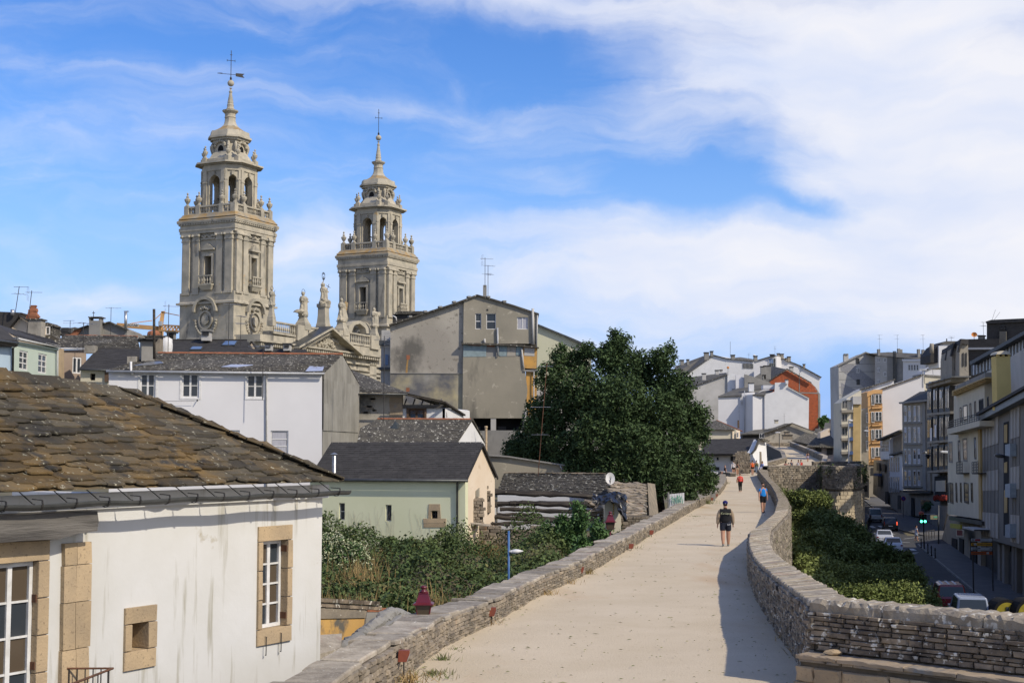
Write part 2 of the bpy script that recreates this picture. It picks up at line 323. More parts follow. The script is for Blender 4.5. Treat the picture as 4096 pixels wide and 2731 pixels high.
T['coping']=M('coping_schist',(.36,.32,.255),(.21,.18,.14),3.6,rough=.9,bump=.9,bs=18,obj=.28,c3=(.52,.50,.44),s3=12,t3=.63,c4=(.27,.20,.16),s4=1.3,t4=.58)
T['coping_big']=M('lichen_white_coping',(.33,.285,.215),(.22,.185,.14),2.2,rough=.92,bump=1.0,bs=9,c3=(.52,.49,.42),s3=6,t3=.565,c4=(.12,.10,.08),s4=1.8,t4=.58,dist=.04)
T['ledge']=M('sandy_ledge_slab',(.36,.28,.19),(.25,.20,.14),1.8,rough=.9,bump=.6,bs=10,obj=.12,c4=(.20,.20,.19),s4=1.4,t4=.56)
T['mortar']=M('wall_core',(.13,.11,.085),(.08,.07,.055),4,rough=.97,bump=.5,bs=10)
T['ashlar']=M('golden_ashlar',(.42,.35,.235),(.33,.275,.19),1.0,rough=.92,bump=.5,bs=8,obj=.2,c4=(.18,.155,.11),s4=.7,t4=.6)
T['red_lamp']=M('rust_red_enamel',(.22,.06,.035),(.17,.05,.03),8,rough=.5)
T['maroon']=M('maroon_enamel',(.12,.012,.02),(.09,.012,.018),5,rough=.3,spec=.5)
T['blue_post']=M('blue_paint',(.045,.12,.30),(.07,.16,.34),4,rough=.5,c3=(.3,.3,.3),s3=14,t3=.68)
T['plastic']=M('black_plastic_sheet',(.012,.012,.013),rough=.3,spec=.6,bump=.8,bs=4,dist=.05)
T['haze_tex']=None
T['leaf_tree']=M('tree_leaves',(.040,.070,.024),(.062,.100,.034),.5,rough=.8,isl=.3)
T['leaf_bramble']=M('bramble_leaves',(.045,.075,.022),(.085,.115,.035),.4,rough=.8,isl=.4,c4=(.15,.115,.045),s4=.3,t4=.56)
T['leaf_shrub']=M('shrub_leaves',(.050,.105,.030),(.075,.135,.040),.5,rough=.65,isl=.4)
T['leaf_moat']=M('moat_leaves',(.115,.145,.036),(.17,.20,.055),.25,rough=.8,isl=.35)
T['flower']=M('cream_blossom',(.42,.42,.28),(.30,.34,.18),2,rough=.8,isl=.3)
T['dry']=M('dry_grass',(.34,.23,.10),(.22,.17,.07),1,rough=.9,isl=.35)
T['weed']=M('green_weeds',(.10,.13,.04),(.16,.15,.06),1,rough=.9,isl=.4)
T['bark']=M('bark',(.075,.06,.045),(.045,.038,.03),3,rough=.95,bump=.8,bs=10,stretch=(3,3,.6))
T['skin']=M('skin',(.46,.26,.17),(.42,.23,.15),6,rough=.6)
T['hair']=M('dark_hair',(.02,.014,.01),rough=.8);T['hair_g']=M('grey_brown_hair',(.16,.13,.10),rough=.9)
def C(name,c,rough=.85,**k):
 if name not in T:T[name]=M(name,c,tuple(x*.75 for x in c),3,rough=rough,**k)
 return T[name]
class Line:
 def __init__(s,pts):
  s.p=[Vector((p[0],p[1],0))for p in pts];s.c=[0]
  for a,b in zip(s.p,s.p[1:]):s.c.append(s.c[-1]+(b-a).length)
  s.L=s.c[-1]
 def at(s,u):
  u=max(0,min(s.L,u))
  for i in range(len(s.p)-1):
   if u<=s.c[i+1]or i==len(s.p)-2:
    d=(s.p[i+1]-s.p[i]);return s.p[i]+d*((u-s.c[i])/max(d.length,1e-6)),d.normalized()
 def atY(s,Y):
  for a,b in zip(s.p,s.p[1:]):
   if(a.y-Y)*(b.y-Y)<=0 and a.y!=b.y:return a.x+(b.x-a.x)*(Y-a.y)/(b.y-a.y)
  return s.p[0].x if Y<s.p[0].y else s.p[-1].x
STONE={}
def stonelib(mat,kind='r'):
 key=(mat,kind)
 if key in STONE:return STONE[key]
 out=[]
 for i in range(12):
  vs=[];n=8;k=.86 if kind=='b' else .78
  base=[(-.5,0),(-.5,.5),(-.5,1),(0,1),(.5,1),(.5,.5),(.5,0),(0,0)]
  def ring(sc,y,j):
   for x,z in base:vs.append((x*sc+RU(-j,j),y+RU(-.08,.08)*(y>0),.5+(z-.5)*sc+RU(-j,j)))
  ring(1,-.3,.0);ring(.98,.55,.045);ring(k,1,.05)
  fs=[(a+j,a+(j+1)%8,a+8+(j+1)%8,a+8+j)for a in(0,8)for j in range(8)]+[tuple(range(16,24))]
  me=bpy.data.meshes.new('stone');me.from_pydata(vs,[],fs);me.materials.append(T[mat]);out.append(me)
 STONE[key]=out;return out
def put(name,me,loc,rz,sc,parent,ry=0):
 o=bpy.data.objects.new(name,me);COL.objects.link(o);o.parent=parent
 o.location=Vector(loc)-WL[parent.name];o.rotation_euler=(0,ry,rz);o.scale=sc;return o
def masonry(parent,line,z0,h,rowh,wid,dep,mat,maxparts,key,imat,name='stone',side=1,kind='r',u0=0,u1=None,stuffname='small_stones',gap=.006,skip=None):
 cand=[];u1=u1 or line.L;z=0;hm=max(h(line.at(u0+(u1-u0)*k/10)[0].y)for k in range(11))
 while z<hm:
  rh=RU(*rowh);u=u0+RU(-wid[1],0)
  while u<u1:
   w=RU(*wid)*RC((.6,1,1,1.3));c=u+w/2;u+=w
   if c<u0 or c>u1:continue
   P,t=line.at(c);hh=h(P.y)
   if z+rh*.6>hh:continue
   r2=min(rh,hh-z)
   if skip and skip(P,z):continue
   cand.append((key(P,w,r2),P,t,z0(P.y)+z,w,r2))
  z+=rh
 cand.sort(key=lambda c:-c[0]);lib=stonelib(mat,kind);mb=MB()
 for i,(k,P,t,zz,w,rh)in enumerate(cand):
  t=t*side;rz=math.atan2(t.y,t.x);d=dep*RU(.7,1.35)
  if i<maxparts:put(name,RC(lib),(P.x,P.y,zz+gap/2),rz,(w-gap*1.5,d,rh-gap),parent,RU(-.02,.02))
  else:
   me=RC(lib);R=Matrix.Rotation(rz,3,'Z')
   mb.add([Vector((P.x,P.y,zz))+R@Vector((v.co.x*(w-gap),v.co.y*d,v.co.z*(rh-gap)))for v in me.vertices],[tuple(p.vertices)for p in me.polygons])
 if len(cand)>maxparts:mb.build(stuffname,T[imat],parent,kind='stuff')
 return len(cand)
def hL(Y):return interp(Y,[(23,.68),(30,.53),(42,.5),(200,.5)])
def hR(Y):return interp(Y,[(22,1.35),(26.5,1.17),(38,.9),(160,.9)])
Lf=[G(*p)for p in[(1634,2689),(1787,2577),(1940,2505),(2118,2403),(2322,2306),(2437,2240),(2507,2198),(2600,2140),(2700,2083),(2750,2052),(2800,2025),(2857,1995),(2893,1957),(2905,1934),(2900,1914)]]
p0=Lf[0];p1=Lf[1];d=(p1-p0)
Lf=[p0-d*3.2,p0-d*1.5]+Lf
Lpts=[(p.x,p.y)for p in Lf]
def pxp(px,Y):return((px-CX)/F*Y*1.0,Y)
LfL=Line(Lpts+[pxp(2925,172),pxp(2990,178),pxp(3035,186),pxp(3085,205),pxp(3150,236),pxp(3140,270),pxp(3067,330),pxp(3020,380)])
LeftWall=Line(Lpts)
Rin=[G(px,py,hR)for px,py in[(3248,2405),(3180,2357),(3094,2297),(3033,2244),(3003,2194),(2997,2163),(3001,2125),(3048,2094),(3098,2052),(3113,1999),(3102,1968),(3083,1937),(3052,1903),(3031,1876)]]
Rout=[G(px,py,hR)for px,py in[(3388,2399),(3312,2347),(3175,2270),(3094,2205),(3075,2156),(3083,2113),(3148,2048),(3157,2014),(3140,1980),(3117,1945),(3075,1899),(3071,1868)]]
for nm,a in(('Lf',Lf),('Rin',Rin),('Rout',Rout)):print(nm,[(round(p.x,1),round(p.y,1))for p in a])
RinL=Line([(p.x,p.y)for p in Rin]);RoutL=Line([(p.x,p.y)for p in Rout])
REND=Rin[-1].y
Redge=Line([(3.9,10),(4.6,20)]+[(p.x,p.y)for p in Rin]+[pxp(3062,REND+6),pxp(3250,REND+9),pxp(3415,REND+13),pxp(3420,REND+20),pxp(3290,REND+38),pxp(3285,236),pxp(3232,270),pxp(3155,330),pxp(3100,380)])
mb=MB();Ys=[10+.0];y=10.
while y<380:y+=.6 if y<60 else 2.2;Ys.append(y)
NX=14
for i,Y in enumerate(Ys):
 xl=LfL.atY(Y)-.25;xr=Redge.atY(Y)+.2
 for k in range(NX+1):
  f=k/NX;zz=zg(Y)+.02*math.sin(f*math.pi*2+Y*.3)*math.sin(Y*.8)+RU(-.006,.006)+.05*max(0,1-f*9)*RU(.3,1)
  mb.v.append((xl+(xr-xl)*f,Y,zz))
mb.f=[(i*(NX+1)+k,i*(NX+1)+k+1,(i+1)*(NX+1)+k+1,(i+1)*(NX+1)+k)for i in range(len(Ys)-1)for k in range(NX)];mb.mi=[0]*len(mb.f)
mb.build('path',T['sand'],kind='structure',smooth=True)
ST=-6.3
mb=MB();mb.add([(-1500,-60,ST-.05),(3500,-60,ST-.05),(3500,5000,ST-.05),(-1500,5000,ST-.05)],[(0,1,2,3)]);mb.build('ground',T['earth'],kind='structure')
TG=-1.5
mb=MB();xs=[LfL.atY(Y)-.5 for Y in range(8,380,6)];n=len(xs)
for Y,x in zip(range(8,380,6),xs):mb.v+=[(-260,Y,TG),(x,Y,TG+(zg(Y)if Y>120 else 0))]
mb.f=[(2*i,2*i+1,2*i+3,2*i+2)for i in range(n-1)];mb.mi=[0]*len(mb.f);mb.build('town_ground',T['earth'],kind='structure')
lw=empty('parapet_wall',(p0.x,p0.y,0),'low rubble parapet with flat coping slabs on the left edge of the sandy walkway','wall')
mb=MB()
def strip(mb,line,off0,off1,z0,z1,step=1.5,u0=0,u1=None):
 u1=u1 or line.L;N=max(2,int((u1-u0)/step));o=len(mb.v)
 for i in range(N+1):
  P,t=line.at(u0+(u1-u0)*i/N);n=Vector((-t.y,t.x,0))
  for off in(off0,off1):
   for zf in(z0,z1):q=P+n*off;mb.v.append((q.x,q.y,zf(P.y)))
 for i in range(N):
  a=o+i*4;b=a+4
  for p,q in((0,1),(1,3),(3,2),(2,0)):mb.f.append((a+p,b+p,b+q,a+q));mb.mi.append(0)
 mb.f.append((o,o+1,o+3,o+2));e=o+N*4;mb.f.append((e,e+1,e+3,e+2));mb.mi+=[0,0]
strip(mb,LeftWall,.03,.62,lambda Y:-2.2,lambda Y:zg(Y)+hL(Y)-.05)
mb.build('wall_core',T['mortar'],lw)
i0=0
masonry(lw,LeftWall,lambda Y:zg(Y)-.02,lambda Y:hL(Y)-.03,(.055,.11),(.14,.38),.07,'schist',300,lambda P,w,h:w*h/P.y**2 if P.y>21 else 0,'schist_i',side=-1,u0=4,u1=LeftWall.L)
def coping(parent,inner,n_off,out_off,hf,wr,th,mat,u0,u1,maxn,name='coping_slab',jit=.05,tilt=.01,outer=None,lip=.05):
 u=u0;k=0;stuff=MB()
 while u<u1:
  w=RU(*wr);P0,t0=inner.at(u+.012);P1,t1=inner.at(u+w-.012)
  if outer:
   f0=(u+.008)/inner.L;f1=(u+w-.008)/inner.L;Q0,_=outer.at(f0*outer.L);Q1,_=outer.at(f1*outer.L);n=(Q0-P0).normalized()
   a=P0-n*lip;b=P1-n*lip;c=Q1+n*RU(-jit,jit);d_=Q0+n*RU(-jit,jit)
  else:
   n0=Vector((-t0.y,t0.x,0));n1=Vector((-t1.y,t1.x,0));j=RU(-jit,jit)*.5;j2=RU(-jit,jit)
   a=P0+n0*(n_off+j);b=P1+n1*(n_off+j);c=P1+n1*(out_off+j2);d_=P0+n0*(out_off+j2)
  zt=zg(P0.y)+hf(P0.y)+RU(-tilt,tilt);z1=zg(P1.y)+hf(P1.y)+RU(-tilt,tilt)
  m=stuff if k>=maxn else MB()
  poly=[(a,zt),(b,z1),(c,z1+RU(-tilt,tilt)),(d_,zt+RU(-tilt,tilt))]
  top=[];
  for i in range(4):
   (p,za),(q,zb)=poly[i],poly[(i+1)%4];top.append(Vector((p.x,p.y,za)))
   mm=(p+q)/2+Vector((RU(-1,1),RU(-1,1),0))*.02;top.append(Vector((mm.x,mm.y,(za+zb)/2+RU(-.004,.004))))
  cen=sum(top,Vector())/8
  ins=[cen+(v-cen)*.93+Vector((0,0,.0))for v in top];low=[v-Vector((0,0,th*.3))for v in top];bot=[v-Vector((0,0,th))for v in top]
  m.add(ins+low+bot,[tuple(range(8))]+[(a_+j,a_+(j+1)%8,a_+8+(j+1)%8,a_+8+j)for a_ in(0,8)for j in range(8)])
  if k<maxn:m.build(name,T[mat],parent)
  u+=w;k+=1
 if stuff.v:stuff.build(name+'_rest',T[mat],parent,kind='stuff')
coping(lw,LeftWall,-.03,.68,lambda Y:hL(Y)+.0,(.35,1.3),.075,'coping',0,LeftWall.L,150,jit=.11,tilt=.026)
rw=empty('parapet_wall',(Rin[0].x,Rin[0].y,0),'winding rubble parapet topped with edge-set slates on the right edge of the walkway','wall')
mb=MB();N=60
for i in range(N+1):
 P,_=RinL.at(RinL.L*i/N);Q,_=RoutL.at(RoutL.L*i/N);n=(Q-P).normalized()
 P=P+n*.04;Q=Q-n*.04
 for q,z in((P,zg(P.y)-.6),(P,zg(P.y)+hR(P.y)-.06),(Q,zg(P.y)+hR(P.y)-.06),(Q,ST)):mb.v.append((q.x,q.y,z))
for i in range(N):
 a=i*4;b=a+4
 for p,q in((0,1),(1,2),(2,3)):mb.f.append((a+p,b+p,b+q,a+q));mb.mi.append(0)
mb.build('wall_core',T['mortar'],rw)
masonry(rw,RinL,lambda Y:zg(Y)-.02,lambda Y:hR(Y)-.06,(.05,.13),(.14,.42),.07,'schist_dark',300,lambda P,w,h:w*h/P.y**2,'schist_i',side=1)
masonry(rw,RoutL,lambda Y:-5.0,lambda Y:5.0+zg(Y)+hR(Y)-.08,(.12,.2),(.25,.6),.09,'schist',0,lambda P,w,h:0,'schist_i',side=-1,u0=RoutL.L*.10,u1=RoutL.L*.62,stuffname='outer_face_stones')
coping(rw,RinL,0,0,lambda Y:hR(Y),(.09,.20),.09,'coping',0,RinL.L*.98,300,name='coping_slate',jit=.06,tilt=.014,outer=RoutL,lip=.03)
A=(Rin[0].x,Rin[0].y);px=U(4096,2475,20.3);Bp=(px.x,px.y);dx=(Bp[0]-A[0],Bp[1]-A[1]);E=(A[0]+dx[0]*1.45,A[1]+dx[1]*1.45)
cw=empty('bench_wall',(A[0],A[1],0),'weathered schist parapet with a stone bench ledge and big coping blocks at the lower right','wall')
CL=Line([A,E]);t=(CL.p[1]-CL.p[0]).normalized();nb=Vector((-t.y,t.x,0))
if nb.y<0:nb=-nb
ptop=[]
mb=MB();mb.prism([CL.p[0]+nb*.05+Vector((0,0,-6.2)),CL.p[1]+nb*.05+Vector((0,0,-6.2)),CL.p[1]+nb*.05+Vector((0,0,1.26)),CL.p[0]+nb*.05+Vector((0,0,1.26))],nb*.62)
mb.prism([CL.p[0]-nb*.44+t*.06+Vector((0,0,-.6)),CL.p[1]-nb*.44+Vector((0,0,-.6)),CL.p[1]-nb*.44+Vector((0,0,.46)),CL.p[0]-nb*.44+t*.06+Vector((0,0,.46))],nb*.47)
mb.build('wall_core',T['mortar'],cw)
def skipz(P,z):return z<.52
masonry(cw,CL,lambda Y:0,lambda Y:1.17,(.05,.115),(.12,.55),.08,'schist_dark',300,lambda P,w,h:w*h,'schist_i',side=-1,skip=skipz,gap=.008)
CLf=Line([(CL.p[0]-nb*.44).xy,(CL.p[1]-nb*.44).xy])
masonry(cw,CLf,lambda Y:-.12,lambda Y:.56,(.24,.30),(.5,.95),.07,'granite',60,lambda P,w,h:w*h,'schist_i',side=-1,kind='b',name='bench_block',u0=.05)
masonry(cw,CLf,lambda Y:.43,lambda Y:.055,(.05,.055),(.2,.6),.06,'schist',40,lambda P,w,h:w*h,'schist_i',side=-1,name='wedge_stone',u0=.05)
def block(mb,u0,u1,z0,z1,f0,f1,j=.02,sub=5,bev=.04):
 """rough block along the cross wall between depth offsets f0 (front) and f1 (back)"""
 n=sub;vs=[];prof=[(f0+bev,z1),(f0,z1-bev),(f0,z0+bev*.4),(f0+bev,z0),(f1-bev,z0),(f1,z0+bev),(f1,z1-bev),(f1-bev,z1)]
 for i in range(n+1):
  u=u0+(u1-u0)*i/n;e=bev*.7 if i in(0,n)else 0
  for f,z in prof:
   cz=(z0+z1)/2;q=CL.p[0]+t*(u+RU(-j,j)*.3)+nb*(f+RU(-j,j)*.6);vs.append((q.x,q.y,z-(z-cz)*e*2+RU(-j,j)*.6))
 m=len(prof);fs=[(i*m+k,i*m+(k+1)%m,(i+1)*m+(k+1)%m,(i+1)*m+k)for i in range(n)for k in range(m)]+[tuple(range(m)),tuple(range(n*m+m-1,n*m-1,-1))]
 mb.add(vs,fs)
for(a,b,z0,col)in[(-.03,1.26,1.13,'coping_big'),(1.28,2.93,1.10,'coping_big'),(2.95,4.3,.95,'coping_big'),(4.32,6,1.12,'coping_big')]:
 if b>CL.L:b=CL.L
 if a>=b:continue
 m=MB();block(m,a,b,z0,1.35,-.02,.66,j=.034,sub=18,bev=.06);m.build('coping_block',T[col],cw,smooth=False)
for(a,b)in[(.02,.75),(.77,1.9),(1.92,2.75),(2.77,4.2),(4.22,CL.L)]:
 m=MB();block(m,a,b,.475,.54,-.52,0,j=.012,sub=10,bev=.012);m.build('bench_slab',T['ledge'],cw)
m=MB();c=CL.p[0]+t*.52-nb*.22;m.ico((c.x,c.y,.585),.12,1,(1.2,.7,.42),.12);m.build('loose_stone',T['granite'],label='loose tan stone lying on the left end of the bench ledge',cat='stone')
YB=REND+4
bas=[pxp(3068,REND+.5),pxp(3120,YB),pxp(3200,YB+1.5),pxp(3284,YB+2.5),pxp(3292,YB-2.5),pxp(3340,YB-5.5),pxp(3395,YB-4.5),pxp(3432,YB-.5),pxp(3446,YB+6),pxp(3440,YB+14),pxp(3405,YB+22)]
BL=Line(bas);bw=empty('bastion',(bas[4][0],bas[4][1],ST),'round stone bastion of the old town wall with golden ashlar and weedy rubble top','bastion')
BT=1.92
mb=MB()
for i in range(41):
 P,t_=BL.at(BL.L*i/40);n=Vector((-t_.y,t_.x,0))
 for q,z in((P+n*.05,ST-.6),(P+n*.05,BT-.08),(P+n*.7,BT-.08),(P+n*.7,.2)):mb.v.append((q.x,q.y,z))
for i in range(40):
 a=i*4;b=a+4
 for p,q in((0,1),(1,2),(2,3)):mb.f.append((a+p,b+p,b+q,a+q));mb.mi.append(0)
mb.build('wall_core',T['mortar'],bw)
uj=BL.c[4]
masonry(bw,BL,lambda Y:ST-.4,lambda Y:BT-.1-ST+.4,(.18,.32),(.3,.8),.14,'schist_dark',60,lambda P,w,h:w*h,'schist_i',side=-1,u0=0,u1=uj,stuffname='rubble_face')
masonry(bw,BL,lambda Y:ST-.4,lambda Y:5.8,(.34,.44),(.45,.85),.1,'ashlar',300,lambda P,w,h:P.x*0+h*w/(1+max(0,P.y-YB-6)),'ashlar',side=-1,kind='b',u0=uj,name='ashlar_block')
masonry(bw,BL,lambda Y:ST-.4+5.9,lambda Y:BT-.1-ST+.4-5.9,(.12,.2),(.25,.6),.14,'schist_dark',40,lambda P,w,h:w*h,'schist_i',side=-1,u0=uj,stuffname='rubble_top')
def cop2(parent,line,zt,w=.7,th=.12,mat='coping',mx=60,wr=(.6,1.3)):
 u=0;k=0
 while u<line.L-.3 and k<mx:
  ww=RU(*wr);P0,t0=line.at(u+.02);P1,t1=line.at(u+ww-.02);n0=Vector((-t0.y,t0.x,0));n1=Vector((-t1.y,t1.x,0));z=zt(P0.y)+RU(-.03,.03)
  m=MB();m.prism([Vector((q.x,q.y,z))for q in(P0-n0*.08,P1-n1*.08,P1+n1*w,P0+n0*w)],(0,0,-th));m.build('coping_slab',T[mat],parent);u+=ww;k+=1
cop2(bw,BL,lambda Y:BT,.75)
def parapet(pts,h,label,mat='schist_dark',w=.6,side=1,zb=None):
 L_=Line(pts);e=empty('parapet_wall',(pts[0][0],pts[0][1],zg(pts[0][1])),label,'wall',None)
 mb=MB();strip(mb,L_,.05*side,w*side,lambda Y:(zb if zb is not None else zg(Y)-.5),lambda Y:zg(Y)+h-.05);mb.build('wall_core',T['mortar'],e)
 masonry(e,L_,lambda Y:(zb if zb is not None else zg(Y)-.2),lambda Y:(h+.1 if zb is None else zg(Y)+h-zb-.1),(.16,.28),(.35,.8),.1,mat,0,lambda P,w,h:0,'schist_i',side=-side,stuffname='rubble_face')
 mb=MB();strip(mb,L_,-.06*side,(w+.08)*side,lambda Y:zg(Y)+h-.08,lambda Y:zg(Y)+h+.04);mb.build('coping',T['coping'],e);return e
parapet([pxp(3282,1.25*YB-14),pxp(3290,236),pxp(3236,270),pxp(3158,330)],1.0,'dark parapet climbing on the right of the far stretch of walkway',side=-1)
parapet([pxp(3030,188),pxp(3075,206),pxp(3142,236),pxp(3132,268),pxp(3062,330)],.75,'curved parapet on the left of the far stretch of walkway',side=1,zb=-1.5)
parapet([pxp(3062,332),pxp(3160,333)],.9,'short dark parapet closing the top of the far walkway',side=1)
parapet([pxp(3250,YB+30),pxp(3440,YB+32)],.95,'straight parapet behind the bastion top, right of the walkers',side=1)
sw=Line([pxp(2877,171),pxp(2918,166)]);parapet([pxp(2872,173),pxp(2919,166)],.42,'low seat wall with the seated man, at the far left of the walkway',mat='schist',side=1)
KL=lambda Y:30.4+.208*(Y-88.5)
FLx=lambda Y:34.0+.219*(Y-96)
def ribbon(name,f0,f1,Y0,Y1,z,mat,step=12,kind='structure',parent=None):
 mb=MB();Y=Y0;
 while True:
  mb.v+=[(f0(Y),Y,z),(f1(Y),Y,z)]
  if Y>=Y1:break
  Y=min(Y+step,Y1)
 mb.f=[(2*i,2*i+1,2*i+3,2*i+2)for i in range(len(mb.v)//2-1)];mb.mi=[0]*len(mb.f);return mb.build(name,T[mat],parent,kind=kind)
ribbon('road',lambda Y:KL(Y)-7.6,lambda Y:KL(Y),30,600,ST,'asphalt')
def kerbwalk(name,f0,f1,Y0,Y1,h=.13):
 mb=MB();Y=Y0;N=30
 for i in range(N+1):
  Y=Y0+(Y1-Y0)*i/N
  for x,z in((f0(Y),ST-.1),(f0(Y),ST+h),(f1(Y),ST+h),(f1(Y),ST-.1)):mb.v.append((x,Y,z))
 for i in range(N):
  a=i*4;b=a+4
  for p,q in((0,1),(1,2),(2,3)):mb.f.append((a+p,b+p,b+q,a+q));mb.mi.append(0)
 mb.f+=[(0,1,2,3),(N*4,N*4+1,N*4+2,N*4+3)];mb.mi+=[0,0]
 mb.build(name,T['pave'],kind='structure')
 k=MB()
 for i in range(N):
  Ya=Y0+(Y1-Y0)*i/N+.03;Yb=Y0+(Y1-Y0)*(i+1)/N-.03;g=-.12 if f0(Y0)<f1(Y0)else .12
  k.prism([(f0(Ya)+g,Ya,ST-.1),(f0(Yb)+g,Yb,ST-.1),(f0(Yb)-g*.05,Yb,ST-.1),(f0(Ya)-g*.05,Ya,ST-.1)],(0,0,h+.104))
 k.build('kerb',T['concrete'],kind='structure')
kerbwalk('sidewalk',lambda Y:KL(Y),lambda Y:KL(Y)+5,40,150)
kerbwalk('sidewalk',lambda Y:KL(Y)+(2 if Y<168 else 0),lambda Y:KL(Y)+7,166,500)
kerbwalk('sidewalk',lambda Y:KL(Y)-7.6,lambda Y:KL(Y)-10.5,150,400)
ribbon('side_street',lambda Y:KL(Y),lambda Y:KL(Y)+60,150,166,ST+.004,'asphalt')
mb=MB()
for i in range(5):
 x=KL(143)-1.0-i*1.35;mb.quad((x-.55,142,ST+.006),(x,142,ST+.006),(x+.35,144.6,ST+.006),(x-.2,144.6,ST+.006))
for i in range(6):
 x=KL(186)-1.0-i*1.2;mb.quad((x-.55,183,ST+.006),(x,183,ST+.006),(x+.8,188,ST+.006),(x+.25,188,ST+.006))
def mark(px0,py0,px1,py1,w):
 a=Zp(px0,py0,ST+.006);b=Zp(px1,py1,ST+.006);d_=(b-a).normalized();n=Vector((-d_.y,d_.x,0))*w/2;mb.quad(a-n,b-n,b+n,a+n)
mark(3640,2168,3600,2167,.3);mark(3630,2212,3672,2208,.3);mark(3630,2210,3645,2222,.3);mark(3640,2215,3668,2212,.25)
mark(3580,2092,3635,2096,.25);mark(3560,2060,3600,2090,.3);mark(3583,2110,3606,2122,.15);mark(3655,2092,3735,2110,.3);mark(3615,2154,3680,2146,.15)
mark(3560,2137,3580,2136,.3);mark(3700,2118,3738,2122,.3)
mb.build('road_marking',T['line'],kind='structure')
def slates(parent,A,B,Cc,D,exp,wid,mat,thick=.02,maxparts=0,jit=.15,name='slate',lib=None,over=1.5):
 """courses of slates on the plane A,B (eave) D,C (ridge); first maxparts as objects, the rest joined"""
 A,B,Cc,D=[Vector(p)for p in(A,B,Cc,D)];up=((D-A)+(Cc-B))/2;t=(B-A).normalized();sv=(up-t*up.dot(t)).normalized();nr=t.cross(sv).normalized()
 if nr.z<0:nr=-nr
 Ls=max((D-A).dot(sv),(Cc-B).dot(sv));rows=max(1,int(Ls/exp));mb=MB();k=0;tl=math.atan2(thick,exp)
 dA=(D-A).dot(t)/max((D-A).dot(sv),.01);dB=(Cc-B).dot(t)/max((Cc-B).dot(sv),.01);L0=(B-A).dot(t);shB=(B-A).dot(sv)/max(L0,.01)
 R=Matrix((t,sv,nr)).transposed()
 for r in range(rows):
  s=r*Ls/rows;ua=dA*s;ub=L0+dB*s;u=ua-RU(0,wid[0])
  while u<ub:
   w=RU(*wid);a=max(u,ua);b=min(u+w,ub);u+=w
   if b-a<wid[0]*.25:continue
   ln=exp*over;j=RU(-jit,jit)*exp*.6;th=thick*RU(.7,1.4)
   g=((a+b)/2-ua)/max(ub-ua,.01);Lp=A+(D-A)*(s/Ls);Rp=B+(Cc-B)*(s/Ls);c=Lp+(Rp-Lp)*g+sv*j+nr*(RU(0,.5)*thick)
   if lib:
    k+=1;me=RC(lib);Rt=R@Matrix.Rotation(-tl+RU(-.04,.03),3,'X')@Matrix.Rotation(RU(-.11,.11),3,'Z')
    if k<=maxparts:
     o=bpy.data.objects.new(name,me);COL.objects.link(o);o.parent=parent;o.location=c-WL[parent.name];o.rotation_euler=Rt.to_euler();o.scale=((b-a)*1.06,ln,th)
    else:mb.add([c+Rt@Vector((v.co.x*(b-a)*1.06,v.co.y*ln,v.co.z*th))for v in me.vertices],[tuple(p.vertices)for p in me.polygons])
   else:
    h=(b-a)/2-.006;z0=thick*1.0;vs=[]
    for x,y in((-h,0),(h,0),(h,ln),(-h,ln)):vs.append(c+t*x+sv*(y+(RU(-jit,jit)*exp*.35 if y==0 else 0))+nr*(z0*(1-y/ln)+th))
    for x,y in((-h,0),(h,0)):vs.append(c+t*x+sv*y+nr*(z0*.2))
    mb.add(vs,[(0,1,2,3),(4,5,1,0)])
 if mb.v:mb.build('small_slates' if lib else 'slate_courses',T[mat],parent,kind='stuff')
def slab(parent,name,mat,pts,th):
 mb=MB();mb.prism(pts,(0,0,-th));return mb.build(name,T[mat],parent)
def tube(parent,name,mat,pts,r,n=8,**k):
 mb=MB();mb.tube(pts,r,n);return mb.build(name,T[mat],parent,smooth=True,**k)
def wallpoly(parent,pl,px,depth,mat,holes=(),rev=.15,name='wall',zb=None):
 """wall from a photo polygon on plane pl (holes: photo rectangles)"""
 ol=[pl.uz(x,y)for x,y in px]
 if zb is not None:zm=min(z for u,z in ol);ol=[(u,zb if z<zm+.25 else z)for u,z in ol]
 rs=[prect(pl,*h)for h in holes];mb=MB()
 wallholes(mb,pl,ol,[rect(*r)for r in rs],depth,rev);return mb.build(name,T[mat],parent),rs
def antenna(base,H,label,kind=1,rot=0,lean=0,mat='iron'):
 b=Vector(base);e=empty('antenna',b,label,'antenna');top=b+Vector((lean,0,H))
 mb=MB();mb.tube([b-Vector((0,0,.15)),top],.025,6);mb.build('mast',T[mat],e)
 def boom(z,L,n,ew,a,vert=False):
  c=b+(top-b)*z;d=Vector((math.cos(a),math.sin(a),0));s=Vector((-d.y,d.x,0))if not vert else Vector((0,0,1))
  m=MB();m.tube([c-d*L*.35,c+d*L*.65],.014,5)
  for i in range(n):
   q=c+d*(-L*.35+L*i/(n-1));w=ew*(1-.35*i/(n-1));m.tube([q-s*w/2,q+s*w/2],.009,4)
  m.build('boom',T['alu'],e)
 if kind==1:boom(.98,1.0,8,.42,rot);boom(.72,.9,4,.9,rot+.6)
 if kind==2:
  boom(.96,1.1,9,.36,rot)
  m=MB();c=top-Vector((0,0,.25));d=Vector((math.cos(rot),math.sin(rot),0));s=Vector((-d.y,d.x,0))
  for k in range(5):
   for sg in(-1,1):m.tube([c+d*-.25+s*-.35+Vector((0,0,sg*(.08+.09*k))),c+d*-.25+s*.35+Vector((0,0,sg*(.08+.09*k)))],.008,4)
  m.build('reflector',T['alu'],e)
 if kind==3:boom(.97,1.3,5,1.1,rot)
 if kind==4:boom(.97,1.0,8,.4,rot);boom(.6,1.2,6,.7,rot+.3);boom(.35,.8,4,.8,rot-.4)
 return e
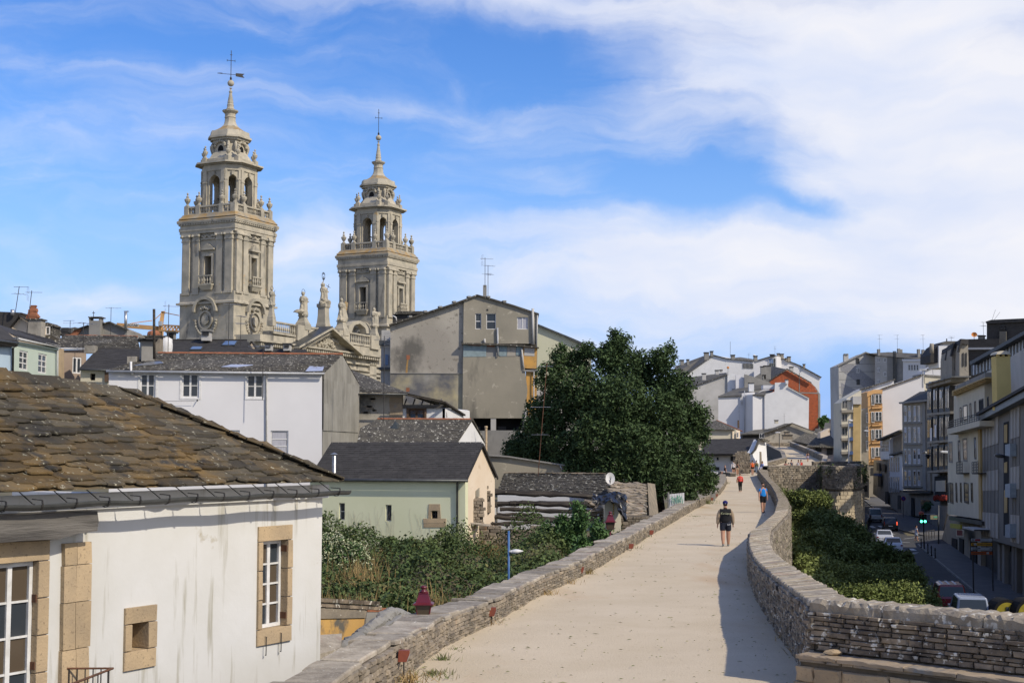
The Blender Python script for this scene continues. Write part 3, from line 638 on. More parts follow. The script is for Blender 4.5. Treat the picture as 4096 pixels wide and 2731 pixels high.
g0=U(0,2010,17.3);g1=U(1392,1962,23.6);zg0=(g0.z+g1.z)/2;
GP=PL(g0.xy,g1.xy);tdir=GP.t;
if tdir.x<0:tdir=-tdir
nin=-GP.n;ZE=g1.z
wA=Vector((g0.x,g0.y,0))+nin*.42-tdir*2.5;wB=Vector((g1.x,g1.y,0))+nin*.42
HP=PL(wA.xy,wB.xy)
hs=empty('white_house',(wB.x,wB.y,-2),'near white limewashed house with a mossy brown slate roof, lower left','house')
uR,_=HP.uz(1287,1985);uL=-1.0
holes=[(1044,2162,1142,2508),(521,2490,586,2597),(-48,2252,137,2860)]
rs=[prect(HP,*h)for h in holes]
mb=MB();wallholes(mb,HP,[(uL,-2.2),(uR-.02,-2.2),(uR+.02,ZE-.1),(uL,ZE-.1)],[rect(r[0]-.05,r[1]-.05,r[2]+.05,r[3]+.05)for r in rs],.55,.42)
mb.build('wall',T['white_warm'],hs)
cR=HP.at(uR,0);back=nin
mb=MB();mb.prism([Vector((cR.x,cR.y,-2.2))+nin*.5,Vector((cR.x,cR.y,-2.2))+nin*7,Vector((cR.x,cR.y,ZE-.1))+nin*7,Vector((cR.x,cR.y,ZE-.1))+nin*.5],-tdir*.4);mb.build('side_wall',T['white_warm'],hs)
def surround(outer,hole,name='window_surround',mat='granite',nl=3,parent=hs,pl=HP,pr=.03,sill=True):
 """separate dressed stones round an opening"""
 U0,Z0,U1,Z1=outer;a,b,c,d=hole
 def st(u0,z0,u1,z1):
  m=MB();g=.006;f=pl.at;j=lambda:RU(-.006,.006)
  P=[f(u0+g,z0+g,pr+j()),f(u1-g,z0+g,pr+j()),f(u1-g,z1-g,pr+j()),f(u0+g,z1-g,pr+j())]
  ce=sum(P,Vector())/4;Q=[ce+(p-ce)*.96+pl.n*.012 for p in P];K=[p-pl.n*(pr+.36)for p in P]
  m.add(Q+P+K,[(0,1,2,3)]+[(i,(i+1)%4,4+(i+1)%4,4+i)for i in range(4)]+[(4+i,4+(i+1)%4,8+(i+1)%4,8+i)for i in range(4)]);m.build('surround_stone',T[mat],parent)
 st(U0,d,U1,Z1);
 if sill:st(U0,Z0,U1,b)
 zz=[b+(d-b)*k/nl for k in range(nl+1)]
 for k in range(nl):
  j=RU(-.06,.06)*(d-b);st(U0,zz[k],a,zz[k+1]);st(c,zz[k],U1,zz[k+1])
o1=prect(HP,1026,2100,1163,2572);surround(o1,rs[0],nl=3)
o2=prect(HP,492,2422,621,2674);surround(o2,rs[1],nl=1)
o3=prect(HP,-110,2160,186,2900);surround(o3,rs[2],nl=4,sill=False)
def casement(pl,r,root,rows,off,split=.5,ajar=0):
 u0,z0,u1,z1=r;w=window(pl,r,root,T['paint_white'],[T['glass_b'],T['glass_b'],T['glass']],2,rows,off=off,fw=.055,bars=.028)  # mostly brown panes: their reflections are put into the glass colour
 return w
w=casement(HP,rs[0],hs,4,-.10);w=casement(HP,rs[2],hs,4,-.06)
for r,zs in((rs[0],(.12,.9)),(rs[2],(.3,.75))):
 for f in zs:
  for uu in(r[0]-.02,r[2]+.02):
   m=MB();z=r[1]+(r[3]-r[1])*f;m.prism([HP.at(uu-.03,z-.05,.02),HP.at(uu+.03,z-.05,.02),HP.at(uu+.03,z+.05,.02),HP.at(uu-.03,z+.05,.02)],-HP.n*.12);m.build('hinge',T['rust'],hs)
m=MB();r=rs[1];m.prism([HP.at(r[0]-.04,r[1]-.04,-.3),HP.at(r[2]+.04,r[1]-.04,-.3),HP.at(r[2]+.04,r[3]+.04,-.3),HP.at(r[0]-.04,r[3]+.04,-.3)],-HP.n*.03);m.build('niche_back',T['granite'],hs)
for px,y0,y1 in((1062,2545,2620),(1122,2530,2605)):
 a=HP.P(px,y0,.05);b=HP.P(px-2,y1,.05);m=MB();m.tube([a-HP.n*.05,a+HP.n*.02,b+HP.n*.02,b-HP.n*.02+HP.t*.03],.008,5);m.build('shutter_stay',T['iron'],hs)
uq0,_=HP.uz(238,2450);uq1,_=HP.uz(352,2450);z=-2.0;k=0
while z<ZE-.62:
 h=RU(.42,.62);m=MB();zt=min(z+h,ZE-.55);um=uq0+(uq1-uq0)*RC((.5,.58,.45))
 for a,b,pr in((uq0,um-.004,.07),(um+.004,uq1,.055)):
  P=[HP.at(a+RU(0,.02),z+.005,pr),HP.at(b,z+.005,pr),HP.at(b-RU(0,.02),zt-.005,pr+RU(-.01,.01)),HP.at(a,zt-.005,pr)]
  m=MB();m.prism(P,-HP.n*.3);m.build('quoin_stone',T['granite'],hs)
 z=zt;k+=1
 if k>12:break
ub1,zb1=HP.uz(384,2145,.28);_,ztp=HP.uz(200,2040,.28)
m=MB();n=16;prof=[]
for i in range(n+1):
 u=uL+(ub1-uL)*i/n;e=.0 if i<n-1 else .05*(i-n+2)
 zb=zb1-.06+.05*(i/n)+RU(-.012,.012)+e*.5;zt=ZE-.13
 for o,z in((.30,zt),(.32,(zt+zb)/2),(.30,zb+.03),(.05,zb),(.0,zt)):q=HP.at(u,z+RU(-.006,.006),o+RU(-.008,.008));m.v.append(tuple(q))
for i in range(n):
 a=i*5;b=a+5
 for j in range(5):m.f.append((a+j,a+(j+1)%5,b+(j+1)%5,b+j));m.mi.append(0)
m.f+=[(0,1,2,3,4),tuple(n*5+j for j in range(5))];m.mi+=[0,0]
m.build('beam',T['wood_old'],hs)
fa=MB();fa.prism([Vector((*(wA).xy,ZE-.12))-nin*.06,Vector((*(wB-tdir*.05).xy,ZE-.12))-nin*.06,Vector((*(wB-tdir*.05).xy,ZE+.10))-nin*.06,Vector((*(wA).xy,ZE+.10))-nin*.06],nin*.08);fa.build('fascia',T['white_warm'],hs)
ga=Vector((g0.x,g0.y,ZE))-tdir*2.5;gb=Vector((g1.x,g1.y,ZE))
gu=MB();n=26
ring=[(math.cos(a),math.sin(a))for a in[math.pi+math.pi*k/8 for k in range(9)]]
pts=[]
for i in range(n+1):
 c=ga+(gb-ga)*i/n+Vector((0,0,.012*math.sin(i*1.3)))
 for sc in(.074,.066):
  for x,y in ring:pts.append(c+nin*(x*sc)+Vector((0,0,y*sc)))
gu.v=[tuple(p)for p in pts]
for i in range(n):
 a=i*18;b=a+18
 for j in range(8):gu.f+=[(a+j,a+j+1,b+j+1,b+j),(a+9+j,a+10+j,b+10+j,b+9+j)];gu.mi+=[0,0]
 gu.f+=[(a,a+9,b+9,b),(a+8,a+17,b+17,b+8)];gu.mi+=[0,0]
e=n*18
for j in range(8):gu.f.append((e+j,e+j+1,e+10+j,e+9+j));gu.mi.append(0)
gut=gu.build('gutter',T['gutter'],hs)
N=17
for i in range(N):
 c=ga+(gb-ga)*(i+.4)/N;m=MB()
 for k in range(8):
  a=math.pi+math.pi*k/8;b=math.pi+math.pi*(k+1)/8
  m.prism([c+nin*(math.cos(a)*.077)+Vector((0,0,math.sin(a)*.077)),c+nin*(math.cos(b)*.077)+Vector((0,0,math.sin(b)*.077)),c+nin*(math.cos(b)*.083)+Vector((0,0,math.sin(b)*.083)),c+nin*(math.cos(a)*.083)+Vector((0,0,math.sin(a)*.083))],tdir*.03)
 m.bar(c+nin*.09+Vector((0,0,.0)),c+nin*.36+Vector((0,0,.16)),.010,.010);m.bar(c-nin*.09,c-nin*.085+Vector((0,0,.05)),.02,.02);m.bar(c-nin*.085+Vector((0,0,.05)),c+nin*.1+Vector((0,0,.06)),.012,.012)
 m.build('gutter_bracket',T['iron'],hs)
SL=math.tan(math.radians(33));ZR=ZE+.19
E0=Vector((g0.x,g0.y,ZR))-tdir*2.0+nin*.02;E1=U(1369,1944,23.55);E1=Vector((E1.x,E1.y,ZR))
GPx=PL(E0.xy,E1.xy)
dH=2.3;Hh=E1+nin*dH-tdir*dH*1.02+Vector((0,0,dH*SL));Hh.z=4.60;D0=Hh-tdir*((Hh-E0).dot(tdir));D0=Vector((D0.x,D0.y,Hh.z+.075*(Hh-D0).length))
Lr=D0-nin*0
roof=MB();roof.add([E0-Vector((0,0,.03)),E1-Vector((0,0,.03)),Hh-Vector((0,0,.03)),D0-Vector((0,0,.03)),E1+nin*6.0-Vector((0,0,.03)),D0+nin*3],[(0,1,2,3),(1,4,2),(3,2,5)])
roofo=roof.build('roof',T['slate_lichen'],hs)
def slatelib(mat,n=14,seg=10):
 out=[]
 for i in range(n):
  pts=[];base=[(-.5,.12),(-.44,.03),(-.25,0),(0,-.02),(.25,0),(.44,.04),(.5,.14),(.5,.6),(.49,1),(-.49,1),(-.5,.6)]
  for x,y in base:pts.append((x+RU(-.045,.045),y+RU(-.05,.05)*(y<.9)))
  m=len(pts);vs=[(x,y,1+RU(-.12,.12))for x,y in pts]+[(x*1.0,y,.35)for x,y in pts]+[(x,y,0)for x,y in pts];vs=vs[:m]+[(x*1.02,y-.015,.4)for x,y in pts]+vs[2*m:]
  vs.append((RU(-.1,.1),.4,1.15))
  fs=[(j,(j+1)%m,3*m)for j in range(m)]+[(m+j,m+(j+1)%m,(j+1)%m,j)for j in range(m)]+[(2*m+j,2*m+(j+1)%m,m+(j+1)%m,m+j)for j in range(m)]
  me=bpy.data.meshes.new('slate');me.from_pydata(vs,[],fs);me.materials.append(T[mat]);out.append(me)
 return out
slib=slatelib('slate_lichen')
slates(roofo,E0,E1,Hh,D0,.15,(.22,.74),'slate_lichen',.030,300,.75,lib=slib,over=2.3)
for k in range(26):
 f=k/25;c=E1+(Hh-E1)*f;o=bpy.data.objects.new('hip_slate',RC(slib));COL.objects.link(o);o.parent=roofo
 d=(Hh-E1).normalized();R=Matrix((nin.cross(Vector((0,0,1))),d,d.cross(-nin.cross(Vector((0,0,1)))).normalized())).transposed()
 x=d.cross(Vector((0,0,1))).normalized()*-1;z=x.cross(d).normalized();
 if z.z<0:z=-z;x=-x
 R=Matrix((x,d,z)).transposed();o.rotation_euler=(R@Matrix.Rotation(RU(-.1,.05),3,'X')@Matrix.Rotation(RU(-.3,.3),3,'Z')).to_euler();o.location=c+Vector((0,0,.005))-WL[roofo.name];o.scale=(RU(.35,.6),.4,.03)
k=0;u=0;Lrg=(Hh-D0).length
while u<Lrg:
 w=RU(.35,.6);c=Hh+(D0-Hh)*((u+w/2)/Lrg);o=bpy.data.objects.new('ridge_slate',RC(slib));COL.objects.link(o);o.parent=roofo
 sv=(nin+Vector((0,0,SL))).normalized();z=tdir.cross(sv).normalized();z=z if z.z>0 else -z;R=Matrix((tdir,sv,z)).transposed();o.rotation_euler=R.to_euler();o.location=c-sv*.2+z*.02-WL[roofo.name];o.scale=(w*1.08,.34,.035);u+=w
rl=empty('balcony_rail',HP.P(430,2700,.8),'dark rusty iron railing at the foot of the near house wall','railing')
a=HP.P(262,2672,.05);b=HP.P(452,2671,.55);c=HP.P(285,2735,1.1)
m=MB();m.tube([a,b],.014,6);m.tube([b,c],.016,6);m.build('handrail',T['rust'],rl)
for i in range(9):
 p=a+(b-a)*(i+.5)/6 if i<6 else b+(c-b)*(i-5.5)/4
 m=MB();m.tube([p,p-Vector((0,0,.9))],.009,5);m.build('baluster',T['iron'],rl)
rn=empty('ruined_wall',U(1390,2560,29),'ruined ochre wall with slate coping, brick patch and rough grey diagonal cap beyond the near parapet','wall')
rp=PX(1230,28.0,1560,31)
def pp(x,y,o=0):return rp.P(x,y,o)
m=MB();m.prism([pp(1235,2466),pp(1462,2462),pp(1445,2640),pp(1235,2660)],-rp.n*.35);m.build('ochre_plaster',T['ochre'],rn)
m=MB();m.prism([pp(1235,2430,.03),pp(1470,2428,.03),pp(1462,2470,.03),pp(1235,2474,.03)],-rp.n*.4);m.build('cement_band',T['schist_i'],rn)
for i in range(9):
 x=1232+i*32;m=MB();y=2388+i*1.8;m.prism([pp(x,y+RU(-2,2),.12),pp(x+33,y+2,.12),pp(x+32,y+17,.1),pp(x,y+16,.1)],-rp.n*.6);m.build('coping_slate',T['schist_dark'],rn)
 m=MB();m.prism([pp(x+8,y+18,.06),pp(x+40,y+19,.06),pp(x+39,y+36,.06),pp(x+8,y+36,.06)],-rp.n*.5);m.build('coping_slate',T['schist_dark'],rn)
for i in range(4):
 x=1470+i*19;m=MB();m.prism([pp(x,2427+i,.05),pp(x+18,2427+i,.05),pp(x+18,2446,.05),pp(x,2446,.05)],-rp.n*.2);m.build('brick',T['terracotta'],rn)
m=MB();m.prism([pp(1468,2447,.04),pp(1548,2446,.04),pp(1545,2476,.04),pp(1462,2500,.04)],-rp.n*.2);m.build('cement_patch',T['concrete'],rn)
pts=[Vector(U(1370,2575,26.5)),Vector(U(1440,2520,27.5)),Vector(U(1520,2462,29)),Vector(U(1560,2430,30.5)),Vector(U(1622,2450,31))]
m=MB();
for i in range(len(pts)-1):
 for j in range(6):
  c=pts[i]+(pts[i+1]-pts[i])*(j+.5)/6;m.ico(c-Vector((0,0,.1)),RU(.11,.17),1,(1.2,1.2,.9),.16)
m.build('rough_cap',T['concrete'],rn,kind='stuff')
m=MB();m.prism([p-Vector((0,0,.15))for p in pts]+[Vector((p.x,p.y,-1.6))for p in reversed(pts)],(.25,.3,0));m.build('rubble_wall',T['concrete'],rn)
m=MB();q=[U(1236,2540,26.2),U(1368,2532,26.8),U(1362,2590,26),U(1240,2625,25.3)];m.prism(q,(0,0,-.10));m.build('slab',T['coping'],rn)
m=MB();m.prism([p-Vector((0,0,.11))for p in q],(0,0,-1.5));m.build('pier',T['schist'],rn)
def gutter(parent,a,b,r=.07,mat='gutter_light',name='gutter'):
 return tube(parent,name,mat,[a,b],r,8)
def pipe(parent,pts,r=.05,mat='gutter_light',name='downpipe'):return tube(parent,name,mat,pts,r,8)
def ridge(parent,a,b,mat='terracotta',w=.4,r=.09):
 a=Vector(a);b=Vector(b);L=(b-a).length;n=int(L/w);d=(b-a)/n
 for i in range(n):
  m=MB();m.tube([a+d*i,a+d*(i+1.08)],[r,r*.85],6);m.build('ridge_tile',T[mat],parent)
WH=PX(435,84.0,1288,86.5);W0=WH.P(1288,1490);
wh=empty('white_house',(W0.x,W0.y,-1.5),'large plain white house with three upper windows and grey cement-sheet gable, centre left','house')
ws=[(561,1494,621,1590),(728,1494,795,1590),(987,1498,1054,1591),(888,1720,958,1812),(1082,1722,1153,1847)]
wo,rs=wallpoly(wh,WH,[(435,1484),(1288,1484),(1288,1990),(435,1990)],.6,'white_clean',ws,.13,zb=None)
zE=WH.uz(860,1487)[1]
for i,r in enumerate(rs):
 if i<3:w=window(WH,r,wh,T['paint_white'],[T['glass'],T['glass2'],T['glass']],2,2,off=-.07,fw=.09,bars=.045)
 elif i==3:window(WH,r,wh,T['paint_white'],T['glass'],1,3,off=-.07,fw=.10,bars=.05)
 else:window(WH,r,wh,T['paint_white'],[T['glass'],T['curtain'],T['curtain']],1,4,off=-.07,fw=.08,bars=.06)
for r in rs[:3]:
 m=MB();u0,z0,u1,z1=r
 for a,b,c,d in((u0-.14,z0-.1,u0-.02,z1+.1),(u1+.02,z0-.1,u1+.14,z1+.1),(u0-.02,z1+.02,u1+.02,z1+.1),(u0-.02,z0-.1,u1+.02,z0-.02)):m.prism([WH.at(a,b,.03),WH.at(c,b,.03),WH.at(c,d,.03),WH.at(a,d,.03)],-WH.n*.03)
 m.build('window_trim',T['paint_white'],wh)
cR=WH.uz(1288,1700)[0];cL=WH.uz(435,1700)[0];C0=WH.at(cR,zE)
endY=96.0;e1=U(1432,1548,endY);C1=Vector((e1.x,e1.y,zE))
SP=PL(C0.xy,C1.xy);sd=(C1-C0).normalized();Ld=(C1-C0).length;ap=SP.P(1364,1421);zR=ap.z;uA,_=SP.uz(1364,1421)
R1=SP.at(uA,zR);wdir=(WH.at(cL,zE)-WH.at(cR,zE)).normalized()
def ztop(u):return zE+(zR-zE)*(u/uA)if u<uA else zR-(zR-(zE-.3))*((u-uA)/(Ld-uA))
m=MB();m.prism([SP.at(0,-1.5,-.03),SP.at(Ld,-1.5,-.03),SP.at(Ld,ztop(Ld)-.02,-.03),SP.at(uA,zR-.02,-.03),SP.at(0,zE,-.03)],-SP.n*.5);m.build('gable_wall',T['concrete'],wh)
zl=[-1.5,1.0,SP.uz(1360,1722)[1],SP.uz(1360,1622)[1],SP.uz(1360,1528)[1],99]
nc=8
for i in range(nc):
 ua=Ld*i/nc;ub=Ld*(i+1)/nc
 for k in range(5):
  zt0=min(ztop(ua),zl[k+1]);zt1=min(ztop(ub),zl[k+1]);zb=zl[k]-(.06 if k else 0)
  if max(zt0,zt1)<=zb+.05:continue
  zt0=max(zt0,zb+.01);zt1=max(zt1,zb+.01);o=.05-.006*k+RU(0,.01)+(.06 if k>=2 else 0);zm=None
  top=[SP.at(ub-.012,zt1,o),SP.at(ua+.012,zt0,o)]
  if ua<uA<ub and zl[k+1]>zR:top=[SP.at(ub-.012,zt1,o),SP.at(uA,zR,o),SP.at(ua+.012,zt0,o)]
  m=MB();m.prism([SP.at(ua+.012,zb,o),SP.at(ub-.012,zb,o)]+top,-SP.n*.02);m.build('cladding_sheet',T['fibre'],wh)
m=MB()
for i in range(26):
 u=Ld*(i+.5)/26;m.prism([SP.at(u-.02,zl[2],.115),SP.at(u+.02,zl[2],.115),SP.at(u+.02,ztop(u)-.04,.115),SP.at(u-.02,ztop(u)-.04,.115)],-SP.n*.03)
m.build('cover_strip',T['fibre'],wh,kind='stuff')
A=WH.at(cL,zE+.02,.3);B=WH.at(cR,zE+.02,.3)-wdir*.12;Cc=R1-wdir*.12+Vector((0,0,.04));Dd=U(634,1417,(R1.y-1.2));Dd=Vector((Dd.x,Dd.y,Cc.z));Bk=SP.at(Ld,ztop(Ld)+.02)-wdir*.12;BkL=Bk+wdir*(C0-WH.at(cL,zE)).length
m=MB();m.add([A,B,Cc,Dd,Bk,BkL],[(0,1,2,3),(3,2,4,5),(0,3,5)]);rf=m.build('roof',T['slate_old'],wh)
slo=slatelib('slate_old');slates(rf,A,B,Cc,Dd,.27,(.3,.6),'slate_old',.03,300,.4,lib=slo)
ridge(rf,Cc+Vector((0,0,.03)),Dd+Vector((0,0,.03)),'terracotta',.45,.10)
def flash(px,mat='alu',name='roof_patch'):
 nrm=(B-A).cross(Dd-A).normalized();nrm=nrm if nrm.z>0 else -nrm;q=A+nrm*.10;pts=[]
 for x,y in px:
  a,b=dirv(x,y);d=Vector((a,1,b));o=Vector((0,0,CAMZ));s=(q-o).dot(nrm)/d.dot(nrm);pts.append(o+d*s)
 m=MB();m.prism(pts,-nrm*.02);return m.build(name,T[mat],rf)
C('patch_sheet',(.42,.46,.58),.35)
flash([(885,1466),(925,1457),(985,1452),(1022,1451),(1010,1460),(950,1467)],'patch_sheet');flash([(1222,1484),(1240,1462),(1290,1440),(1335,1428),(1348,1432),(1300,1458),(1290,1482)],'patch_sheet')
flash([(530,1462),(600,1446),(640,1444),(655,1451),(600,1459)],'alu','chimney_flashing')
gutter(wh,WH.at(cL-.2,zE-.06,.36),WH.at(cR+.1,zE-.06,.36),.075)
pipe(wh,[WH.P(1066,1494,.3),WH.P(1066,1500,.10),WH.P(1066,1990,.09)],.055,'paint_white')
pipe(wh,[WH.P(524,1446,.35),WH.P(524,1482,.35),WH.P(528,1494,.3),WH.P(532,1497,.1)],.07,'paint_white','vent_pipe')
pipe(wh,[WH.P(770,1665,.2),WH.P(768,1690,.12)],.06,'paint_white','vent_pipe')
tube(wh,'clothes_line','iron',[WH.P(600,1604,.25),WH.P(780,1604,.25)],.012,5);tube(wh,'line_bracket','iron',[WH.P(790,1597,.0),WH.P(790,1604,.3)],.03,6)
C('pink_cloth',(.55,.33,.30));m=MB()
for i in range(3):x=592+i*9;m.prism([WH.P(x,1604,.26),WH.P(x+8,1604,.26),WH.P(x+8,1614,.26),WH.P(x,1613,.26)],(0,.02,0))
m.build('laundry',T['pink_cloth'],label='pink laundry pegged on the line under the white house windows',cat='laundry',group=None)
def boxpx(parent,name,mat,x0,y0,x1,y1,Y,dep=None,rot=0,**k):
 a=U(x0,y1,Y);b=U(x1,y0,Y);w=b.x-a.x;d=dep or w;m=MB();m.box(((a.x+b.x)/2,Y+d/2,(a.z+b.z)/2),(w,d,b.z-a.z),rot);return m.build(name,T[mat],parent,**k)
ch=boxpx(wh,'chimney','concrete',553,1362,606,1455,87,1.1,.35)
boxpx(ch,'chimney_cap','dark',545,1357,612,1363,86.8,1.4,.35);boxpx(ch,'cap_leg','dark',556,1349,560,1362,87.2,.1);boxpx(ch,'cap_leg','dark',598,1349,602,1362,87.2,.1)
boxpx(ch,'cap_plate','dark',540,1352,615,1357,86.6,1.5,.35)
boxpx(ch,'chimney_base','render',508,1425,545,1460,86.6,.7)
tube(wh,'stove_pipe','wood_burnt',[U(617,1436,86),U(616,1236,86)],.085,8,label='tall thin rusty stovepipe')
antenna(U(1050,1590,84.6),3.2,'tall mast aerial standing on the front of the big white house',3,2.8)
dk=empty('slate_house',U(850,1412,100),'dark slate roof with two small skylights below the left cathedral tower','house')
DP=PX(677,100,1027,100);a=DP.P(660,1425);b=DP.P(1030,1425);c=U(985,1362,104);d=U(690,1362,104);c.z=d.z=(c.z+d.z)/2
m=MB();m.add([a,b,c,d],[(0,1,2,3)]);r_=m.build('roof',T['slate_new'],dk);slates(r_,a,b,c,d,.25,(.3,.4),'slate_new',.012,jit=.02)
m=MB();m.prism([U(978,1400,103.8),U(1007,1372,103.8),U(1024,1401,103.8),U(1024,1440,103.8),U(978,1440,103.8)],(0,1,0));m.build('gable',T['beige'],dk)
m=MB();m.bar(U(975,1402,103.4),U(1007,1366,103.4),.3,.12);m.bar(U(1007,1366,103.4),U(1031,1404,103.4),.3,.12);m.build('verge',T['slate_new'],dk)
wallpoly(dk,DP,[(660,1424),(1030,1424),(1030,1700),(660,1700)],3,'concrete')
def onplane(a,b,d,px,off):
 nrm=(b-a).cross(d-a).normalized();nrm=nrm if nrm.z>0 else -nrm;q=a+nrm*off;o=Vector((0,0,CAMZ));out=[]
 for x,y in px:u,v=dirv(x,y);dd=Vector((u,1,v));out.append(o+dd*((q-o).dot(nrm)/dd.dot(nrm)))
 return out,nrm
for q in([(757,1397),(805,1397),(813,1385),(768,1385)],[(884,1380),(940,1380),(951,1363),(900,1363)]):
 pts,nr=onplane(a,b,d,q,.10);m=MB();m.prism(pts,-nr*.09);f=m.build('skylight_frame',T['gutter'],dk)
 ce=sum(pts,Vector())/4;m=MB();m.prism([ce+(p-ce)*.86+nr*.012 for p in pts],-nr*.01);m.build('pane',T['sky_glass'],f)
tm=boxpx(dk,'chimney','concrete_l',805,1325,838,1362,103,.9);boxpx(tm,'louvre','dark',809,1327,834,1341,102.9,.95);boxpx(tm,'chimney_cap','concrete',801,1317,842,1324,102.8,1.1)
antenna(U(914,1375,102),3.0,'tall thin aerial rising in front of the left cathedral tower',3,.4);antenna(U(962,1372,102),2.0,'second thin aerial in front of the tower corner',1,1.2)
ridge(dk,d+Vector((0,0,.05)),c+Vector((0,0,.05)),'slate_new',.6,.07)
s2=empty('slate_house',U(1130,1425,97),'low slate roof with two louvred vents just behind the big white house ridge','house')
a=U(930,1432,97);b=U(1245,1432,97);c=U(1222,1400,99);d=U(990,1396,99);m=MB();m.prism([a,b,c,d],(0,0,-.4));r_=m.build('roof',T['slate_new'],s2);slates(r_,a,b,c,d,.25,(.3,.4),'slate_new',.012)
for x in(1072,1146):
 t_=boxpx(s2,'roof_vent','concrete_l',x-13,1376,x+13,1402,98,.8);boxpx(t_,'vent_cap','dark',x-17,1372,x+17,1376,97.9,.95);boxpx(t_,'louvre','dark',x-9,1379,x+9,1390,97.93,.9)
m=MB();m.prism([U(930,1434,97.2),U(1245,1434,97.2),U(1245,1700,97.2),U(930,1700,97.2)],(0,2,0));m.build('wall',T['concrete'],s2)
mh=empty('mint_house',U(150,1500,88),'mint green house with white window grids and white cornice at the far left','house')
MP=PX(55,84,232,93);mo,rs=wallpoly(mh,MP,[(52,1362),(234,1392),(234,1620),(52,1640)],4,'mint',[(77,1403,112,1480),(153,1415,187,1493)],.08)
for r in rs:window(MP,r,mh,T['paint_white'],[T['glass'],T['glass2']],2,3,off=-.04,fw=.10,bars=.07)
m=MB();m.prism([MP.P(60,1364,.12),MP.P(235,1396,.12),MP.P(235,1402,.12),MP.P(60,1371,.12)],-MP.n*.2);m.build('string_course',T['mint'],mh)
for i in range(7):
 x0=70+i*24.5;x1=x0+23.7;f=lambda x:1348+(x-70)*.2
 m=MB();m.prism([MP.P(x0,f(x0),.35),MP.P(x1,f(x1),.35),MP.P(x1,f(x1)+8,.35),MP.P(x0,f(x0)+8,.35)],-MP.n*.4);m.build('cornice_block',T['paint_white'],mh)
m=MB();m.prism([MP.P(234,1392),MP.P(256,1396),MP.P(256,1640),MP.P(234,1640)],-MP.n*3);m.build('quoin',T['granite'],mh)
pipe(mh,[MP.P(240,1392,.25),MP.P(229,1402,.15),MP.P(229,1640,.12)],.06)
a=MP.P(-60,1328,.3);b=MP.P(242,1386,.4);c=U(212,1360,98);d=U(-60,1255,92)
a=MP.P(60,1346,.35);m=MB();m.add([a,b,c,U(0,1302,90),U(-80,1270,88)],[(0,1,2,3,4)]);r_=m.build('roof',T['slate_new'],mh);slates(r_,a,b,c,U(0,1302,90),.24,(.3,.4),'slate_new',.012,jit=.03)
bh=empty('blue_house',U(20,1480,80),'narrow pale blue wall with dark eaves at the left edge','house')
BP=PX(-80,76,50,80);wallpoly(bh,BP,[(-80,1384),(48,1384),(48,1560),(-80,1560)],3,'sky_paint')
m=MB();m.prism([BP.P(-80,1352,.5),BP.P(70,1370,.5),BP.P(66,1388,.3),BP.P(-80,1384,.3)],-BP.n*.8);m.build('eaves',T['slate_new'],bh)
m=MB();m.prism([BP.P(-80,1300,-1),BP.P(6,1308,-1),BP.P(68,1362,.5),BP.P(-80,1352,.5)],(0,.3,-.1));m.build('roof',T['slate_new'],bh)
pipe(bh,[BP.P(70,1352,.5),BP.P(68,1382,.4),BP.P(52,1392,.15),BP.P(50,1560,.1)],.07,'gutter')
gutter(bh,BP.P(-80,1352,.6),BP.P(72,1372,.6),.06,'gutter')
fl=empty('slate_house',U(40,1330,100),'cream gabled house with a steep dark slate roof at the far left','house')
m=MB();m.prism([U(-80,1390,100),U(-80,1243,100),U(85,1250,100),U(76,1262,100),U(30,1318,100)],(0,3,0));m.build('roof',T['slate_new'],fl)
m=MB();m.prism([U(30,1322,100.5),U(78,1262,100.5),U(140,1302,100.5),U(140,1400,100.5),U(30,1400,100.5)],(0,4,0));m.build('gable',T['beige'],fl)
m=MB();m.bar(U(78,1262,100.2),U(150,1306,100.2),.4,.12);m.build('verge',T['slate_new'],fl)
tube(fl,'flue','alu',[U(50,1262,99.8),U(50,1238,99.8)],.14,10)
cs=empty('chimney_stack',U(137,1400,97),'broken stone chimney stack with a crumbling brick stub on top, far left','chimney')
boxpx(cs,'stack','render',111,1278,164,1360,97,.95);boxpx(cs,'stack_slab','slate_old',104,1274,168,1279,96.9,1.15)
m=MB();
for i in range(9):
 z=U(0,1272-i*6,97.3).z;w=.75-.045*i+RU(-.06,.06);c=U(132+RU(-3,3),1300,97.4);m.box((c.x,c.y,z),(w,w*.8,.115),RU(-.2,.2))
m.build('brick_stub',T['terracotta'],cs,kind='stuff')
dm=empty('dormer_house',U(200,1330,103),'small house with a slate roofed dormer and white window behind the stone chimney','house')
boxpx(dm,'dormer','slate_old',166,1296,208,1345,103,2);m=MB();m.prism([U(158,1298,102.8),U(188,1288,102.8),U(212,1303,102.8)],(0,2.4,0));m.build('dormer_roof',T['slate_old'],dm)
DPp=PX(160,102.9,240,102.9);window(DPp,prect(DPp,183,1305,201,1340),dm,T['paint_white'],T['glass2'],1,1,off=.05,fw=.08)
m=MB();m.prism([U(160,1340,102.7),U(205,1338,102.7),U(250,1365,102.7),U(230,1390,102.7),U(150,1370,102.7)],(0,1.5,0));m.build('roof',T['slate_old'],dm);boxpx(dm,'chimney','concrete',206,1312,222,1345,104,.6)
pk=empty('brown_house',U(280,1510,96),'brownish plaster house with one white window under a mossy slate roof','house')
PP=PX(236,95,340,97);po,rs=wallpoly(pk,PP,[(236,1400),(345,1400),(345,1640),(236,1640)],3,'pinkish',[(290,1428,326,1494)],.1)
window(PP,rs[0],pk,T['paint_white'],[T['glass'],T['glass2']],2,1,off=-.03,fw=.1)
gutter(pk,PP.P(234,1394,.2),PP.P(345,1396,.2),.07,'gutter_light')
